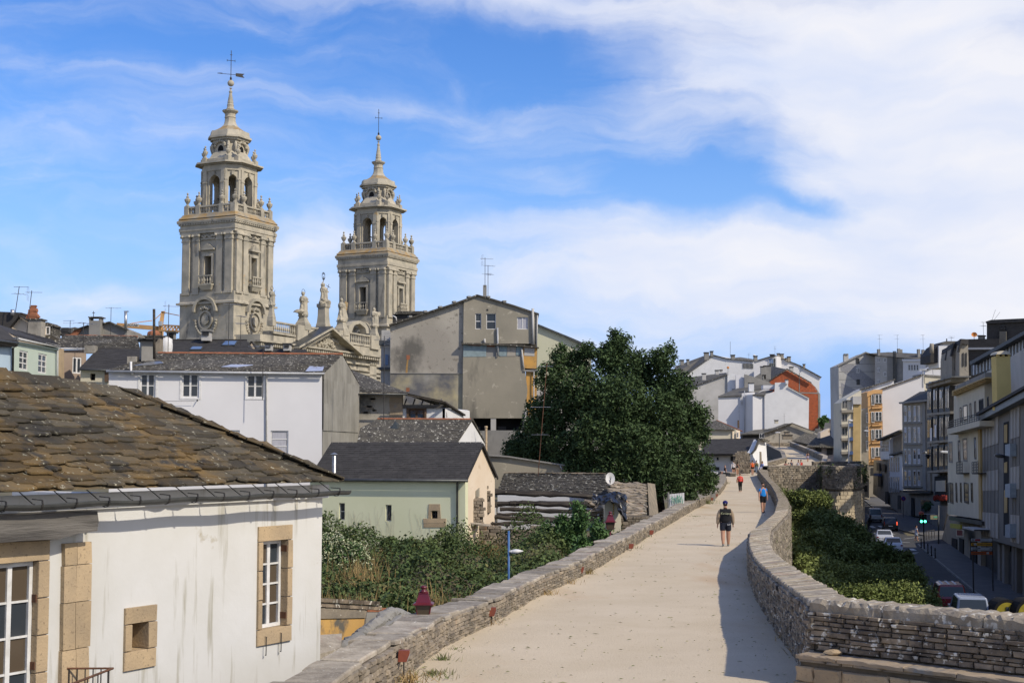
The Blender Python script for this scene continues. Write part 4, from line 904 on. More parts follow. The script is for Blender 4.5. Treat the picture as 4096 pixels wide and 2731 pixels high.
a=PP.P(205,1396,.1);b=U(560,1394,99);c=U(548,1346,103);d=U(262,1342,103);a=U(200,1394,96.5);m=MB();m.add([a,b,c,d],[(0,1,2,3)]);r_=m.build('roof',T['slate_old'],pk);slates(r_,a,b,c,d,.26,(.3,.6),'slate_old',.03)
ridge(r_,d,c,'terracotta',.5,.09)
antenna(U(332,1400,95.5),1.9,'slim aerial on a pole beside the brown house window',3,.9)
ck=empty('cream_house',U(380,1540,91),'small cream outbuilding with one dark unglazed opening under a dark slate roof','house')
CPp=PX(322,91,440,91);co_,rs=wallpoly(ck,CPp,[(322,1478),(440,1480),(440,1640),(322,1640)],2.5,'cream',[(361,1494,381,1521)],.3)
m=MB();r=rs[0];m.prism([CPp.at(r[0],r[1],-.28),CPp.at(r[2],r[1],-.28),CPp.at(r[2],r[3],-.28),CPp.at(r[0],r[3],-.28)],(0,.05,0));m.build('dark_opening',T['black'],ck)
a=U(314,1476,90.6);b=U(560,1476,90.6);c=U(560,1396,95);d=U(392,1394,95);m=MB();m.add([a,b,c,d],[(0,1,2,3)]);r_=m.build('roof',T['slate_new'],ck);slates(r_,a,b,c,d,.24,(.3,.4),'slate_new',.014,jit=.05)
gutter(ck,U(314,1478,90.4),U(445,1480,90.4),.06,'gutter');ridge(r_,d,c,'slate_new',.45,.08)
boxpx(ck,'rough_stub','render',337,1382,380,1412,94,.6);boxpx(ck,'brick_opening','wood_brown',418,1481,437,1526,90.85,.3)
sk=empty('grey_gables',U(400,1345,125),'row of plain grey rendered gables on the left skyline','house')
m=MB();m.prism([U(270,1350,125),U(297,1322,125),U(354,1303,125),U(440,1290,125),U(508,1318,125),U(511,1352,125)],(0,5,0));m.build('gable_wall',T['concrete'],sk)
m=MB();m.bar(U(295,1321,124.8),U(354,1302,124.8),.4,.1);m.bar(U(404,1296,124.8),U(440,1288,124.8),.4,.1);m.bar(U(440,1288,124.8),U(512,1319,124.8),.4,.1);m.build('verge',T['slate_old'],sk)
m=MB();m.prism([U(276,1344,124.9),U(300,1320,124.9),U(328,1316,124.9),U(318,1334,124.9),U(290,1346,124.9)],(0,-.1,0));m.build('brick_patch',T['terracotta'],sk)
k_=boxpx(sk,'chimney','concrete',355,1282,401,1345,124,1.1);
for x in(355,395):boxpx(k_,'cap_post','concrete',x,1271,x+6,1282,124,1)
boxpx(k_,'chimney_cap','slate_old',352,1266,406,1270,123.9,1.3);tube(k_,'finial_cross','iron',[U(374,1266,124.5),U(374,1244,124.5)],.03,5);tube(k_,'finial_cross','iron',[U(369,1251,124.5),U(380,1251,124.5)],.03,5)
m=MB();m.prism([U(508,1320,122),U(575,1342,122),U(575,1356,122),U(508,1354,122)],(0,4,0));m.build('side_gable',T['render'],sk)
tube(sk,'flue','alu',[U(503,1316,123),U(503,1246,123)],.13,10);boxpx(sk,'flue_cap','alu',495,1243,512,1246,122.9,.35)
boxpx(sk,'vent','dark',243,1310,274,1330,118,.7);boxpx(sk,'vent_base','slate_new',246,1328,270,1358,118,.6)
m=MB();m.prism([U(222,1322,128),U(300,1308,128),U(300,1330,128),U(222,1338,128)],(0,5,0));m.build('far_roof',T['slate_far'],sk)
antenna(U(60,1252,99),1.9,'double aerial on a leaning mast at the far left edge',1,.1,.25);antenna(U(105,1345,97),3.2,'aerial with reflector grid beside the broken stone chimney',2,.1,.3)
antenna(U(442,1345,124),2.6,'thin aerial on the grey gable skyline',3,.2);antenna(U(672,1410,98),3.4,'wire grid aerial just left of the cathedral tower',2,.4);antenna(U(280,1322,124),.9,'small bent aerial on the left skyline',1,2.9)
tk=empty('water_tank',U(662,1412,99),'white rounded tank wall beside the tall stovepipe','tank');m=MB();c=U(662,1412,99.5);m.lathe(c,[(.42,-.4),(.46,0),(.5,.5),(.46,1.0),(.2,1.15)],16,1.0,.9);m.build('tank',T['paint_white'],tk,smooth=True);tube(tk,'tank_band','alu',[c+Vector((-.5,0,.85)),c+Vector((.5,0,.85))],.03,6)
m=MB();m.lathe(c,[(.2,1.1),(.2,1.2),(.1,1.25)],12);m.build('tank_lid',T['gutter'],tk)
sc=empty('stone_chimney',U(610,1420,96),'squat rubble chimney with domed terracotta cap behind the stovepipe','chimney');boxpx(sc,'stack','schist_i',579,1345,640,1418,96,.9);boxpx(sc,'stack_slab','slate_old',572,1340,646,1346,95.9,1.1)
m=MB();m.ico(U(615,1338,96.4),.42,2,(1.1,.9,.75),.06);m.build('domed_cap',T['terracotta'],sc)
sc=empty('brick_vent',U(680,1375,104),'small dark louvred vent box left of the cathedral base','chimney');boxpx(sc,'vent_box','concrete',666,1330,696,1360,104,.7);boxpx(sc,'louvre','black',670,1334,692,1352,103.9,.6);boxpx(sc,'vent_cap','slate_old',661,1324,701,1330,103.8,1.0)
cr=empty('tower_crane',U(640,1400,230),'orange tower crane with a white POTAIN board behind the left roofs','crane')
m=MB();m.bar(U(472,1300,232),U(630,1313,230),.9,.7);m.build('counter_jib',T['bay'],cr)
m=MB()
a=U(628,1322,230);b=U(720,1325,228);a2=U(645,1300,230);b2=U(720,1304,228);m.bar(a,b,.3);m.bar(a2,b2,.25)
for i in range(7):
 p=a+(b-a)*i/6;q=a2+(b2-a2)*min(1,(i+.5)/6);m.bar(p,q,.16);q2=a2+(b2-a2)*max(0,(i-.5)/6);m.bar(p,q2,.16)
m.build('jib',T['bay'],cr,kind='stuff')
m=MB()
for dx in(-5,5):m.bar(U(640+dx,1325,230),U(652+dx*.6,1247,230),.3)
for i in range(6):y=1320-i*12;m.bar(U(636+i*1.5,y,230),U(646+i*1.8,y-10,230),.16)
m.bar(U(646,1248,230),U(660,1248,230),.3);m.build('mast_head',T['bay'],cr)
m=MB();m.bar(U(652,1249,230),U(716,1262,228),.14);m.bar(U(650,1249,230),U(622,1275,230),.12);m.bar(U(608,1282,231),U(560,1288,231),.14);m.bar(U(560,1288,231),U(490,1299,231),.12);m.build('tie_bar',T['bay'],cr)
m=MB();m.prism([U(633,1284,229),U(646,1284,229),U(646,1302,229),U(633,1302,229)],(0,1.2,0));m.build('cab',T['gutter_light'],cr)
m=MB();m.prism([U(626,1312,230),U(648,1312,230),U(644,1420,230),U(630,1420,230)],(0,1.2,0));m.build('mast',T['bay'],cr)
m=MB();m.prism([U(588,1302,230.5),U(605,1302,230.5),U(605,1314,230.5),U(588,1314,230.5)],(0,1,0));m.build('counterweight',T['concrete_l'],cr)
m=MB();m.prism([U(508,1293.5,229.5),U(555.5,1295,229.5),U(555.5,1306,229.5),U(508,1304.5,229.5)],(0,.12,0));sb=m.build('sign_board',T['paint_white'],cr)
def text(s,loc,size,mat,parent,rz=0,rx=math.pi/2,ext=.01,align='CENTER',shear=0,space=1,name='lettering',bold=0):
 cu=bpy.data.curves.new(name,'FONT');cu.body=s;cu.size=size;cu.extrude=ext;cu.align_x=align;cu.align_y='CENTER';cu.shear=shear;cu.space_character=space;cu.offset=bold;cu.resolution_u=3
 to=bpy.data.objects.new('tmp',cu);COL.objects.link(to);bpy.context.view_layer.update()
 me=bpy.data.meshes.new_from_object(to.evaluated_get(bpy.context.evaluated_depsgraph_get()));bpy.data.objects.remove(to)
 o=bpy.data.objects.new(name,me);COL.objects.link(o);me.materials.clear();me.materials.append(mat);o.parent=parent
 o.location=Vector(loc)-(WL[parent.name]if parent.name in WL else Vector());o.rotation_euler=(rx,0,rz);return o
text('POTAIN',U(532,1300,229.35),.48,T['black'],sb,0,bold=.012,space=1.05)
PG=PX(1240,74.2,1859,72);gh=empty('green_house',PG.P(1859,2160),'pale green house with a clean dark slate roof, two slit windows and a stone-framed window','house')
gH=[(1356,2011,1379,2079),(1542,2018,1566,2084),(1725,2042,1750,2073)]
go,rs=wallpoly(gh,PG,[(1240,1915),(1861,1915),(1861,2215),(1240,2215)],.5,'green',gH,.22)
zE=PG.uz(1700,1913)[1];uR=PG.uz(1861,2000)[0];uLf=PG.uz(1240,2000)[0]
for r in rs[:2]:window(PG,r,gh,T['paint_white'],T['glass'],1,2 if r is rs[0]else 1,off=-.16,fw=.035,bars=.03)
window(PG,rs[2],gh,T['dark'],T['black'],2,2,off=-.18,fw=.03)
def stones(parent,pl,lst,mat='granite',pr=.03,name='surround_stone',d=.25):
 for q in lst:
  m=MB();P=[pl.P(x,y,pr)for x,y in q];m.prism(P,-pl.n*d);m.build(name,T[mat],parent)
stones(gh,PG,[[(1714,2041),(1761,2041),(1760,2015),(1715,2015)],[(1713,2072),(1725,2072),(1725,2042),(1714,2042)],[(1750,2072),(1763,2072),(1761,2042),(1750,2042)],[(1693,2090),(1784,2090),(1784,2073),(1693,2073)],[(1694,2108),(1783,2108),(1783,2091),(1694,2091)]])
cG=PG.at(uR,zE);gin=-PG.n;dG=5.6;GG=PL(cG.xy,(cG+gin*dG).xy);zRg=zE+1.75
gp=[GG.at(.5,-1.4),GG.at(dG,-1.4),GG.at(dG,zE),GG.at(dG/2,zRg),GG.at(.5,zE+(zRg-zE)*.5/(dG/2)-.04)]
m=MB();m.prism([p-GG.n*.001 for p in gp],-GG.n*.4);m.build('gable_wall',T['beige'],gh)
A=PG.at(uLf,zE,.25)-Vector((0,0,.05));B=PG.at(uR,zE,.25)+PG.t*.12-Vector((0,0,.05));c=GG.at(dG/2,zRg+.08)+PG.t*.12;L_=(B-A);d=c-L_;e=GG.at(dG+.2,zE-.05)+PG.t*.12
m=MB();m.add([A,B,c,d,e,e-L_],[(0,1,2,3),(3,2,4,5)]);rf=m.build('roof',T['slate_new'],gh);slates(rf,A,B,c,d,.2,(.26,.34),'slate_new',.012,jit=.02)
m=MB();m.bar(B-Vector((0,0,.06)),c-Vector((0,0,.06)),.06,.12);m.bar(c-Vector((0,0,.06)),e-Vector((0,0,.06)),.06,.12);m.build('verge',T['dark'],rf)
gutter(gh,A+PG.n*.06-Vector((0,0,.05)),B+PG.n*.06+PG.t*.1-Vector((0,0,.05)),.07,'gutter')
pipe(gh,[PG.P(1829,1922,.25),PG.P(1829,1932,.1),PG.P(1829,2200,.08)],.055,'gutter')
fl=empty('flue_pipe',U(1336,1880,73.5),'shiny spiral metal flue at the left end of the dark slate roof','flue');m=MB()
a=U(1336,1892,73.6);
pr=[];z=0
while z<.95:pr+=[(.105,z),(.118,z+.03)];z+=.06
m.lathe(a,pr,12);m.build('pipe',T['alu'],fl);m=MB();m.lathe(a,[(.19,.98),(.19,1.0),(.02,1.08)],12);m.build('cowl',T['alu'],fl)
m=MB();m.prism([GG.P(1905,1963,.05),GG.P(1918,1950,.05),GG.P(1918,1985,.05),GG.P(1905,1988,.05)],-GG.n*.1);m.build('niche',T['render2'],gh)
m=MB()
for i in range(46):
 x=RC((1270,1330,1430,1470,1530,1680))+RU(-35,45);y=RU(2120,2160);n=6;p=[]
 for k in range(n):p.append(PG.P(x,y,.02));x+=RU(-9,9);y-=RU(8,28)
 m.tube(p,.0028,3)
m.build('dry_vine',T['pinkish'],kind='stuff',label='dry leafless vine traces creeping up the pale green wall')
PW=PX(1433,83,1817,83);hw=empty('white_gable_house',PW.P(1817,1900),'low house with lichen-speckled slate roof and bright white triangular gable','house')
zE=PW.uz(1600,1783)[1];A=PW.P(1425,1783);B=PW.P(1817,1783);dR=(U(1885,1677,86.3));zR=dR.z;back=(Vector((dR.x,dR.y,0))-Vector((B.x,B.y,0)))
c=Vector((dR.x,dR.y,zR));d=c+(A-B)*.95;E=B+back*2;E.z=zE
a2=U(1430,1715,84.5)
m=MB();m.add([A,B,c,U(1512,1675,86.2),U(1440,1712,84.8),E,E+(A-B)],[(0,1,2,3,4),(3,2,5,6)]);rf=m.build('roof',T['slate_old'],hw);slates(rf,A,B,c,Vector((U(1512,1675,86.2).x,c.y,c.z)),.24,(.28,.45),'slate_old',.025,300,.3,lib=slo)
ridge(rf,c,U(1512,1675,86.2),'terracotta',.42,.09)
m=MB();m.prism([B+Vector((0,.02,-.02)),c-Vector((0,0,.12)),E-Vector((0,0,.05)),Vector((E.x,E.y,-1)),Vector((B.x,B.y,-1))],(-.4,.2,0));m.build('gable_wall',T['white'],hw)
m=MB();m.prism([Vector((A.x,A.y+.3,zE)),Vector((B.x-.01,B.y+.3,zE)),Vector((B.x-.01,B.y+.3,-1)),Vector((A.x,A.y+.3,-1))],(0,.4,0));m.build('wall',T['concrete_l'],hw)
m=MB();m.bar(B,c+Vector((.05,0,.02)),.1,.1);m.bar(c+Vector((.05,0,.02)),E,.1,.1);m.build('verge',T['slate_old'],rf)
gutter(hw,A-Vector((0,.1,.02)),B-Vector((0,.1,.02)),.07,'gutter')
m=MB();p,nr=onplane(A,B,c-(B-A),[(1562,1716),(1592,1716),(1602,1702),(1570,1702)],.05);ce=sum(p,Vector())/4+nr*.45;m.add(p+[ce],[(0,1,4),(1,2,4),(2,3,4),(3,0,4)]);m.build('glass_skylight',T['glass2'],rf)
bw_=empty('roof_bowl',U(1779,1790,82.6),'rusty round bucket-like cowl hanging at the gutter of the speckled roof','cowl');m=MB();m.lathe(U(1779,1790,82.6),[(.07,-.08),(.1,0),(.16,.1),(.2,.28),(.2,.32),(.17,.32),(.14,.2)],14);m.build('bowl',T['rust'],bw_);m=MB();m.lathe(U(1779,1790,82.6),[(.05,-.3),(.05,-.09)],8);m.build('spigot',T['iron'],bw_)
pp_=empty('vent_pole',U(1944,1800,80),'tan jointed vent pipe standing by the white gable foot','pipe');m=MB();a=U(1944,1800,80);m.lathe(a-Vector((0,0,.5)),[(.075,0),(.075,.9),(.09,.92),(.09,.98),(.075,1),(.075,1.75),(.1,1.78),(.1,1.86),(.06,1.88)],10);m.build('pipe',T['granite'],pp_)
PO=PX(1420,97,1630,97);oh=empty('stone_house',PO.P(1620,1700),'old patched stone house with a carved brown wooden window and deep dark eaves','house')
wallpoly(oh,PO,[(1405,1578),(1610,1578),(1610,1760),(1405,1760)],.6,'render')
stones(oh,PO,[[(1555,1612),(1610,1612),(1610,1588),(1560,1588)],[(1560,1640),(1610,1640),(1610,1614),(1557,1614)],[(1557,1668),(1610,1668),(1610,1642),(1560,1642)]],'ledge',.03)
for i in range(16):
 x=RU(1432,1500);y=RC((1592,1600,1622,1630,1638,1646));m=MB();w=RU(8,22);m.prism([PO.P(x,y,.03),PO.P(x+w,y,.03),PO.P(x+w,y+6,.03),PO.P(x,y+6,.03)],-PO.n*.1);m.build('exposed_stone',T['schist'],oh)
PO2=PX(1610,97.2,1780,97.2);wq,rs=wallpoly(oh,PO2,[(1610,1632),(1780,1632),(1780,1760),(1610,1760)],.5,'white',[(1634,1636,1698,1720)],.2)
r=rs[0];window(PO2,r,oh,T['wood_brown'],T['glass'],2,2,off=-.06,fw=.12,bars=.05)
m=MB();m.prism([PO2.P(1626,1636,.1),PO2.P(1706,1636,.1),PO2.P(1706,1630,.14),PO2.P(1626,1630,.14)],-PO2.n*.15)
for x in(1630,1702):m.prism([PO2.P(x-4,1760,.1),PO2.P(x+4,1760,.1),PO2.P(x+4,1636,.1),PO2.P(x-4,1636,.1)],-PO2.n*.15)
u,z=PO2.uz(1666,1653,.08)
for k in range(9):
 a=math.pi*k/8;m.bar(PO2.at(u,z,.03),PO2.at(u+.5*math.cos(a),z+.27*math.sin(a),.03),.03)
m.build('carved_surround',T['wood_brown'],oh)
m=MB();m.prism([PO2.P(1608,1618,.25),PO2.P(1772,1618,.25),PO2.P(1772,1632,.2),PO2.P(1608,1632,.2)],-PO2.n*.3);m.build('lintel_beam',T['wood_old'],oh)
m=MB();m.prism([PO2.P(1770,1630,.0),PO2.P(1782,1634,0),PO2.P(1782,1760,0),PO2.P(1770,1760,0)],(1.5,6,0));m.build('side_wall',T['white'],oh)
for x in(1618,1652,1686,1722,1758):m=MB();m.bar(PO2.P(x,1618,.3),PO2.P(x+8,1596,-.3),.07,.09);m.build('rafter',T['wood_old'],oh)
A=U(1415,1572,96);B=U(1640,1574,96);c=U(1430,1490,101);
m=MB();m.add([U(1380,1570,96),U(1632,1573,96),U(1770,1602,96.6),U(1856,1655,102),U(1640,1578,104),U(1400,1476,104),U(1380,1480,103)],[(0,1,4,5,6),(1,2,3,4)]);rf=m.build('roof',T['slate_old'],oh)
slates(rf,U(1390,1570,96),U(1632,1573,96),U(1500,1528,102),U(1390,1482,103),.24,(.3,.5),'slate_old',.025)
m=MB();m.bar(U(1600,1574,95.8),U(1775,1608,96.2),.25,.10);m.bar(U(1775,1608,96.2),U(1856,1660,101.5),.25,.1);m.bar(U(1400,1478,103.8),U(1640,1580,103.8),.3,.12);m.bar(U(1640,1580,103.8),U(1856,1656,102),.3,.12);m.build('eaves_edge',T['wood_burnt'],rf)
m=MB()
for i in range(7):m.bar(U(1784+i*7,1648+i*4,97.5+i*.7),U(1786+i*7,1668+i*3,97.5+i*.7),.1,.2)
m.build('carved_brackets',T['wood_brown'],oh)
gutter(oh,U(1405,1576,95.7),U(1630,1577,95.7),.06,'gutter')
antenna(U(1535,1675,86.0),5.1,'very tall thin aerial in front of the patched stone house',2,2.6);
bb=empty('bay_column',U(1540,1540,124),'narrow blue-grey rendered bay squeezed between cathedral and grey gable','house')
boxpx(bb,'wall','concrete_l',1523,1380,1561,1560,124,2);boxpx(bb,'cornice','gutter',1516,1361,1563,1380,123.6,2.5);boxpx(bb,'cornice','gutter',1514,1468,1562,1477,123.6,2.4);boxpx(bb,'glazing','sky_glass',1541,1418,1553,1460,123.9,.1)
boxpx(bb,'parapet','concrete_l',1526,1320,1560,1361,124.2,1.6)
PB=PX(1560,118,2150,118);gb=empty('grey_gable_building',PB.P(1860,1790),'tall stained grey gable building with a chimney, rust streaks and an orange patched corner','building')
bz=-1.5
wallpoly(gb,PB,[(1561,1296),(1854,1203),(1854,1493),(1561,1493)],6,'render')
m=MB();m.prism([PB.P(1561,1495,.06),PB.P(1853,1495,.06),PB.P(1852,1800,.06),PB.P(1561,1800,.06)],-PB.n*6);m.build('lower_wall',T['render_low'],gb)
m=MB();m.prism([PB.P(1561,1491,.12),PB.P(1853,1492,.12),PB.P(1853,1495,.12),PB.P(1561,1494,.12)],-PB.n*.3);m.build('drip_ledge',T['concrete'],gb)
PB2=PL(PB.at(0,0,.3).xy,PB.at(5,0,.3).xy)
up,rs=wallpoly(gb,PB2,[(1855,1203),(1908,1181),(2050,1222),(2150,1254),(2147,1374),(1853,1374)],6.3,'render2',[(1901,1253,1925,1316),(1945,1254,1983,1317),(2068,1268,2112,1317)],.15,name='upper_wall')
window(PB2,rs[0],gb,T['paint_white'],[T['glass'],T['glass2']],1,2,off=-.08,fw=.06,bars=.07);window(PB2,rs[1],gb,T['paint_white'],[T['curtain'],T['glass']],1,2,off=-.08,fw=.06,bars=.07);window(PB2,rs[2],gb,T['paint_white'],T['curtain'],2,1,off=-.08,fw=.07)
def strp(name,mat,px,off,d=.3,pl=PB2,**k):m=MB();m.prism([pl.P(x,y,off)for x,y in px],-pl.n*d);return m.build(name,T[mat],gb,**k)
C('faded_blue_paint',(.26,.33,.34),.9,bump=.2)
strp('roof_ledge','slate_old',[(1846,1371),(1950,1372),(2080,1378),(2156,1388),(2156,1392),(2070,1384),(1846,1377)],.35,.7)
strp('strip_wall','concrete',[(1852,1376),(2150,1388),(2148,1480),(1852,1428)],-.05,5)
strp('blue_patch','faded_blue_paint',[(1854,1378),(1946,1379),(1944,1426),(1853,1427)],0,.1)
strp('brick_patch','terracotta',[(1872,1378),(1925,1379),(1922,1384),(1874,1382)],.01,.1);strp('brick_patch','terracotta',[(1946,1380),(1978,1381),(1978,1388),(1947,1386)],.01,.1)
strp('blue_patch','faded_blue_paint',[(1980,1380),(2028,1382),(2026,1424),(1998,1424)],0,.1);strp('blue_patch','faded_blue_paint',[(2066,1384),(2090,1385),(2084,1420),(2064,1420)],0,.1)
strp('grey_patch','render',[(2030,1384),(2064,1384),(2062,1424),(2028,1424)],0,.1)
strp('orange_patch','orange',[(2094,1384),(2148,1388),(2146,1474),(2092,1472)],.02,.2);strp('white_inset','concrete_l',[(2098,1390),(2138,1393),(2138,1424),(2097,1422)],.04,.1)
strp('lower_right_wall','render2',[(1852,1428),(2092,1426),(2100,1480),(2110,1560),(2098,1672),(1850,1672)],.05,6)
strp('peeling_strip','orange',[(2104,1484),(2150,1486),(2144,1650),(2128,1718),(2108,1640)],-.1,2)
strp('ledge','concrete',[(2094,1478),(2156,1480),(2156,1488),(2094,1485)],.15,.4)
strp('basement_wall','concrete',[(1850,1722),(2150,1722),(2150,1900),(1850,1900)],.0,6)
strp('dark_recess','black',[(1852,1672),(2110,1672),(2100,1722),(1852,1722)],-1.2,4)
strp('pillar','concrete_l',[(1963,1672),(1984,1672),(1984,1722),(1963,1722)],0,.5);strp('pillar','concrete',[(2092,1672),(2110,1640),(2106,1722),(2090,1722)],0,.5);strp('pillar','concrete_l',[(2120,1660),(2128,1660),(2128,1722),(2120,1722)],0,.5);strp('pillar','cream',[(2134,1640),(2148,1640),(2148,1722),(2134,1722)],0,.5)
for x0,x1 in((1906,1922),(1990,2024),(2066,2082)):strp('barred_window','dark',[(x0,1705),(x1,1705),(x1,1721),(x0,1721)],-1.1,.1)
def rust(x,y,x1,y1):
 strp('rust_box','terracotta',[(x,y),(x+14,y),(x+14,y+18),(x,y+18)],-.2,.1)
C('rust_stain',(.36,.22,.08),.95)
m=MB();m.prism([PB.P(x,y,.02)for x,y in[(1626,1420),(1640,1420),(1639,1438),(1626,1438)]],-PB.n*.05);m.build('rust_box',T['terracotta'],gb)
m=MB();m.prism([PB.P(x,y,.008)for x,y in[(1628,1438),(1634,1438),(1631,1470),(1630,1491),(1622,1491),(1625,1460)]],-PB.n*.02);m.build('rust_stain',T['rust_stain'],gb)
m=MB();m.prism([PB.P(x,y,.08)for x,y in[(1625,1550),(1638,1550),(1638,1566),(1625,1566)]],-PB.n*.05);m.build('rust_box',T['terracotta'],gb)
for px_,y0,y1,mt in((2131,1234,1378,'concrete_l'),(1990,1311,1424,'gutter_light')):pipe(gb,[PB2.P(px_,y0,.15),PB2.P(px_+2,y1,.15)],.11 if mt=='concrete_l' else .08,mt)
pipe(gb,[PB2.P(2087,1392,.12),PB2.P(2094,1474,.12)],.08,'concrete_l');pipe(gb,[PB2.P(2150,1256,.1),PB2.P(2146,1390,.1)],.06,'concrete_l');pipe(gb,[PB2.P(1938,1356,.1),PB2.P(1940,1372,.3)],.1,'concrete_l','vent_pipe');pipe(gb,[PB2.P(2108,1640,.2),PB2.P(2088,1722,.2)],.08,'concrete_l');pipe(gb,[PB2.P(2136,1480,.1),PB2.P(2134,1722,.1)],.05,'concrete_l')
m=MB();rp_=[(1556,1298),(1700,1250),(1800,1218),(1862,1196),(1908,1178),(1980,1198),(2060,1222),(2156,1254)]
for i,(p,q)in enumerate(zip(rp_,rp_[1:])):m.prism([PB.P(p[0],p[1]+5,.5),PB.P(q[0],q[1]+5,.5),PB.P(q[0],q[1]-1,.5),PB.P(p[0],p[1]-1,.5)],-PB.n*7)
m.build('roof',T['slate_old'],gb)
for x,y in((1640,1266),(1700,1246),(1760,1228),(1816,1208),(1875,1188),(1952,1188),(2016,1206)):
 m=MB();c=PB.P(x,y,.3);m.box(c,(.28,.5,.14),.3);m.build('roof_stone',T['concrete'],gb)
boxpx(gb,'chimney','concrete',1932,1140,1946,1192,119,.6);
strp('pale_vent','dark',[(1946,1236),(1953,1236),(1953,1243),(1946,1243)],.02,.05)
antenna(U(1940,1142,119),2.4,'double grid aerial on the chimney of the grey gable building',2,.3);antenna(U(1952,1190,119.6),2.8,'taller aerial just right of the grey gable chimney',1,.5)
py=empty('pale_yellow_gable',U(2250,1500,145),'pale yellow gable with blue-grey roof edge behind the big tree','building')
m=MB();m.prism([U(2146,1302,145),U(2260,1346,145),U(2365,1396,145),U(2365,2000,145),U(2146,2000,145)],(0,8,0));m.build('wall',T['paleyellow'],py)
m=MB();m.prism([U(2146,1300,144.6),U(2260,1346,144.6),U(2367,1398,144.6),U(2367,1386,144.6),U(2290,1352,144.6),U(2146,1293,144.6)],(0,8.6,0));m.build('roof_edge',T['gutter'],py)
boxpx(py,'wall_low','concrete_l',2100,1560,2300,1960,135,2)
small=empty('mossy_house',U(1620,1270,128),'bit of mossy roof with a dark slate wall beside the right cathedral tower','house')
m=MB();m.prism([U(1575,1250,128),U(1600,1244,128),U(1690,1244,128),U(1700,1255,128),U(1580,1256,128)],(0,4,0));m.build('roof',T['slate_old'],small);boxpx(small,'wall','slate_new',1570,1256,1660,1320,128.3,3);pipe(small,[U(1570,1262,127.9),U(1584,1270,127.9),U(1586,1284,127.9)],.06,'paint_white')
gw=empty('garden_wall',U(2120,1880,92),'brown-grey rendered garden wall with a sloping coping behind the ruin','wall')
PQ=PX(1960,92,2260,92);m=MB();m.prism([PQ.P(x,y)for x,y in[(1955,1822),(2030,1826),(2255,1862),(2255,1960),(1955,1960)]],(0,.4,0));m.build('wall',T['render2'],gw)
m=MB();m.bar(PQ.P(1955,1820,.0),PQ.P(2030,1825),.5,.09);m.bar(PQ.P(2030,1825),PQ.P(2258,1860),.5,.09);m.build('coping',T['concrete'],gw);pipe(gw,[PQ.P(2240,1862,.2),PQ.P(2247,1875,.12),PQ.P(2248,1930,.1)],.05,'alu')
gw=empty('grey_yard_wall',U(2000,1800,105),'plain grey yard wall below the dark recess of the gable building','wall');m=MB();m.prism([U(1940,1720,106),U(2170,1722,106),U(2170,1900,106),U(1940,1900,106)],(0,.4,0));m.build('wall',T['concrete'],gw)
antenna(U(2152,1893,84),6.6,'tall leaning rusty aerial mast in front of the big tree',4,2.9,.55,'rust')
ru=empty('ruined_house',U(2150,2150,78),'collapsed stone house with charred roof beams and a remaining slab roof behind','house')
A=U(1990,1966,84);B=U(2428,1982,80);c=U(2418,1896,84);d=U(2016,1892,88);m=MB();m.add([A,B,c,d],[(0,1,2,3)]);rf=m.build('roof',T['slate_old'],ru);slates(rf,A,B,c,d,.2,(.25,.6),'slate_old',.04,300,.6,lib=slo)
for i in range(16):
 p=d+(c-d)*(i+.5)/16;m=MB();m.box(p+Vector((0,0,.05)),(.5,.35,.04),RU(-.1,.1),RU(-.1,.1));m.build('ridge_slate',T['schist'],ru)
m=MB();m.prism([U(1990,1980,82),U(2420,1990,81),U(2420,2120,81),U(1990,2120,82)],(0,.4,0));m.build('back_wall',T['white'],ru)
def log(x0,y0,x1,y1,Y0,Y1,r,name='beam'):
 n=14;P=[];Rr=[]
 for i in range(n+1):
  f=i/n;p=U(x0+(x1-x0)*f,y0+(y1-y0)*f,Y0+(Y1-Y0)*f);P.append(p+Vector((0,RU(-.04,.04),RU(-.035,.035))));Rr.append(r*RU(.82,1.15))
 m=MB();m.tube(P,Rr,7);m.build(name,T['wood_burnt'],ru)
log(1955,1962,2378,1982,79.5,79,.13);log(1960,1970,2380,1985,79.3,78.8,.12);log(1928,2016,2390,2012,78.5,78,.15);log(2040,2010,2395,2022,78.3,77.5,.14);log(2000,2036,2400,2048,78,77.5,.12);log(1970,2055,2160,2058,78,77.6,.08);log(1922,2066,2390,2080,77.5,77,.12);log(2050,2072,2400,2095,77.3,76.5,.11);log(1900,2094,2180,2090,77,76.5,.10);log(1950,1945,1985,2030,78.6,78.2,.12)
log(1900,2086,2040,2100,76.8,76.4,.07)
def rubble(parent,px0,px1,y0,y1,Y,mat='schist',mx=60,prof=None,rowh=(.1,.2),wid=(.2,.5)):
 pl=PX(px0,Y,px1,Y);ua,z0=pl.uz(px0,y1);ub,z1=pl.uz(px1,y0);l=Line([pl.at(ua,0).xy,pl.at(ub,0).xy])
 m=MB();
 top=prof or(lambda f:1)
 n=10;pts=[pl.at(ua,z0,-.05),pl.at(ub,z0,-.05)]+[pl.at(ub+(ua-ub)*k/n,z0+(z1-z0)*top(1-k/n)-.03,-.05)for k in range(n+1)]
 m.prism(pts,-pl.n*.5);m.build('wall_core',T['mortar'],parent)
 masonry(parent,l,lambda Y_:z0,lambda Y_:z1-z0,rowh,wid,.08,mat,mx,lambda P,w,h:w*h,'schist_i',side=-1,skip=lambda P,z:z>(z1-z0)*top((P-l.p[0]).length/l.L))
rubble(ru,1862,1932,1990,2100,73.5,prof=lambda f:.55+.45*min(1,f*2))
rubble(ru,1918,1962,1938,2050,76,prof=lambda f:1-.35*abs(f-.5)*2)
rubble(ru,1850,2250,2100,2190,74.5,mx=120,prof=lambda f:.85+.15*math.sin(f*9))
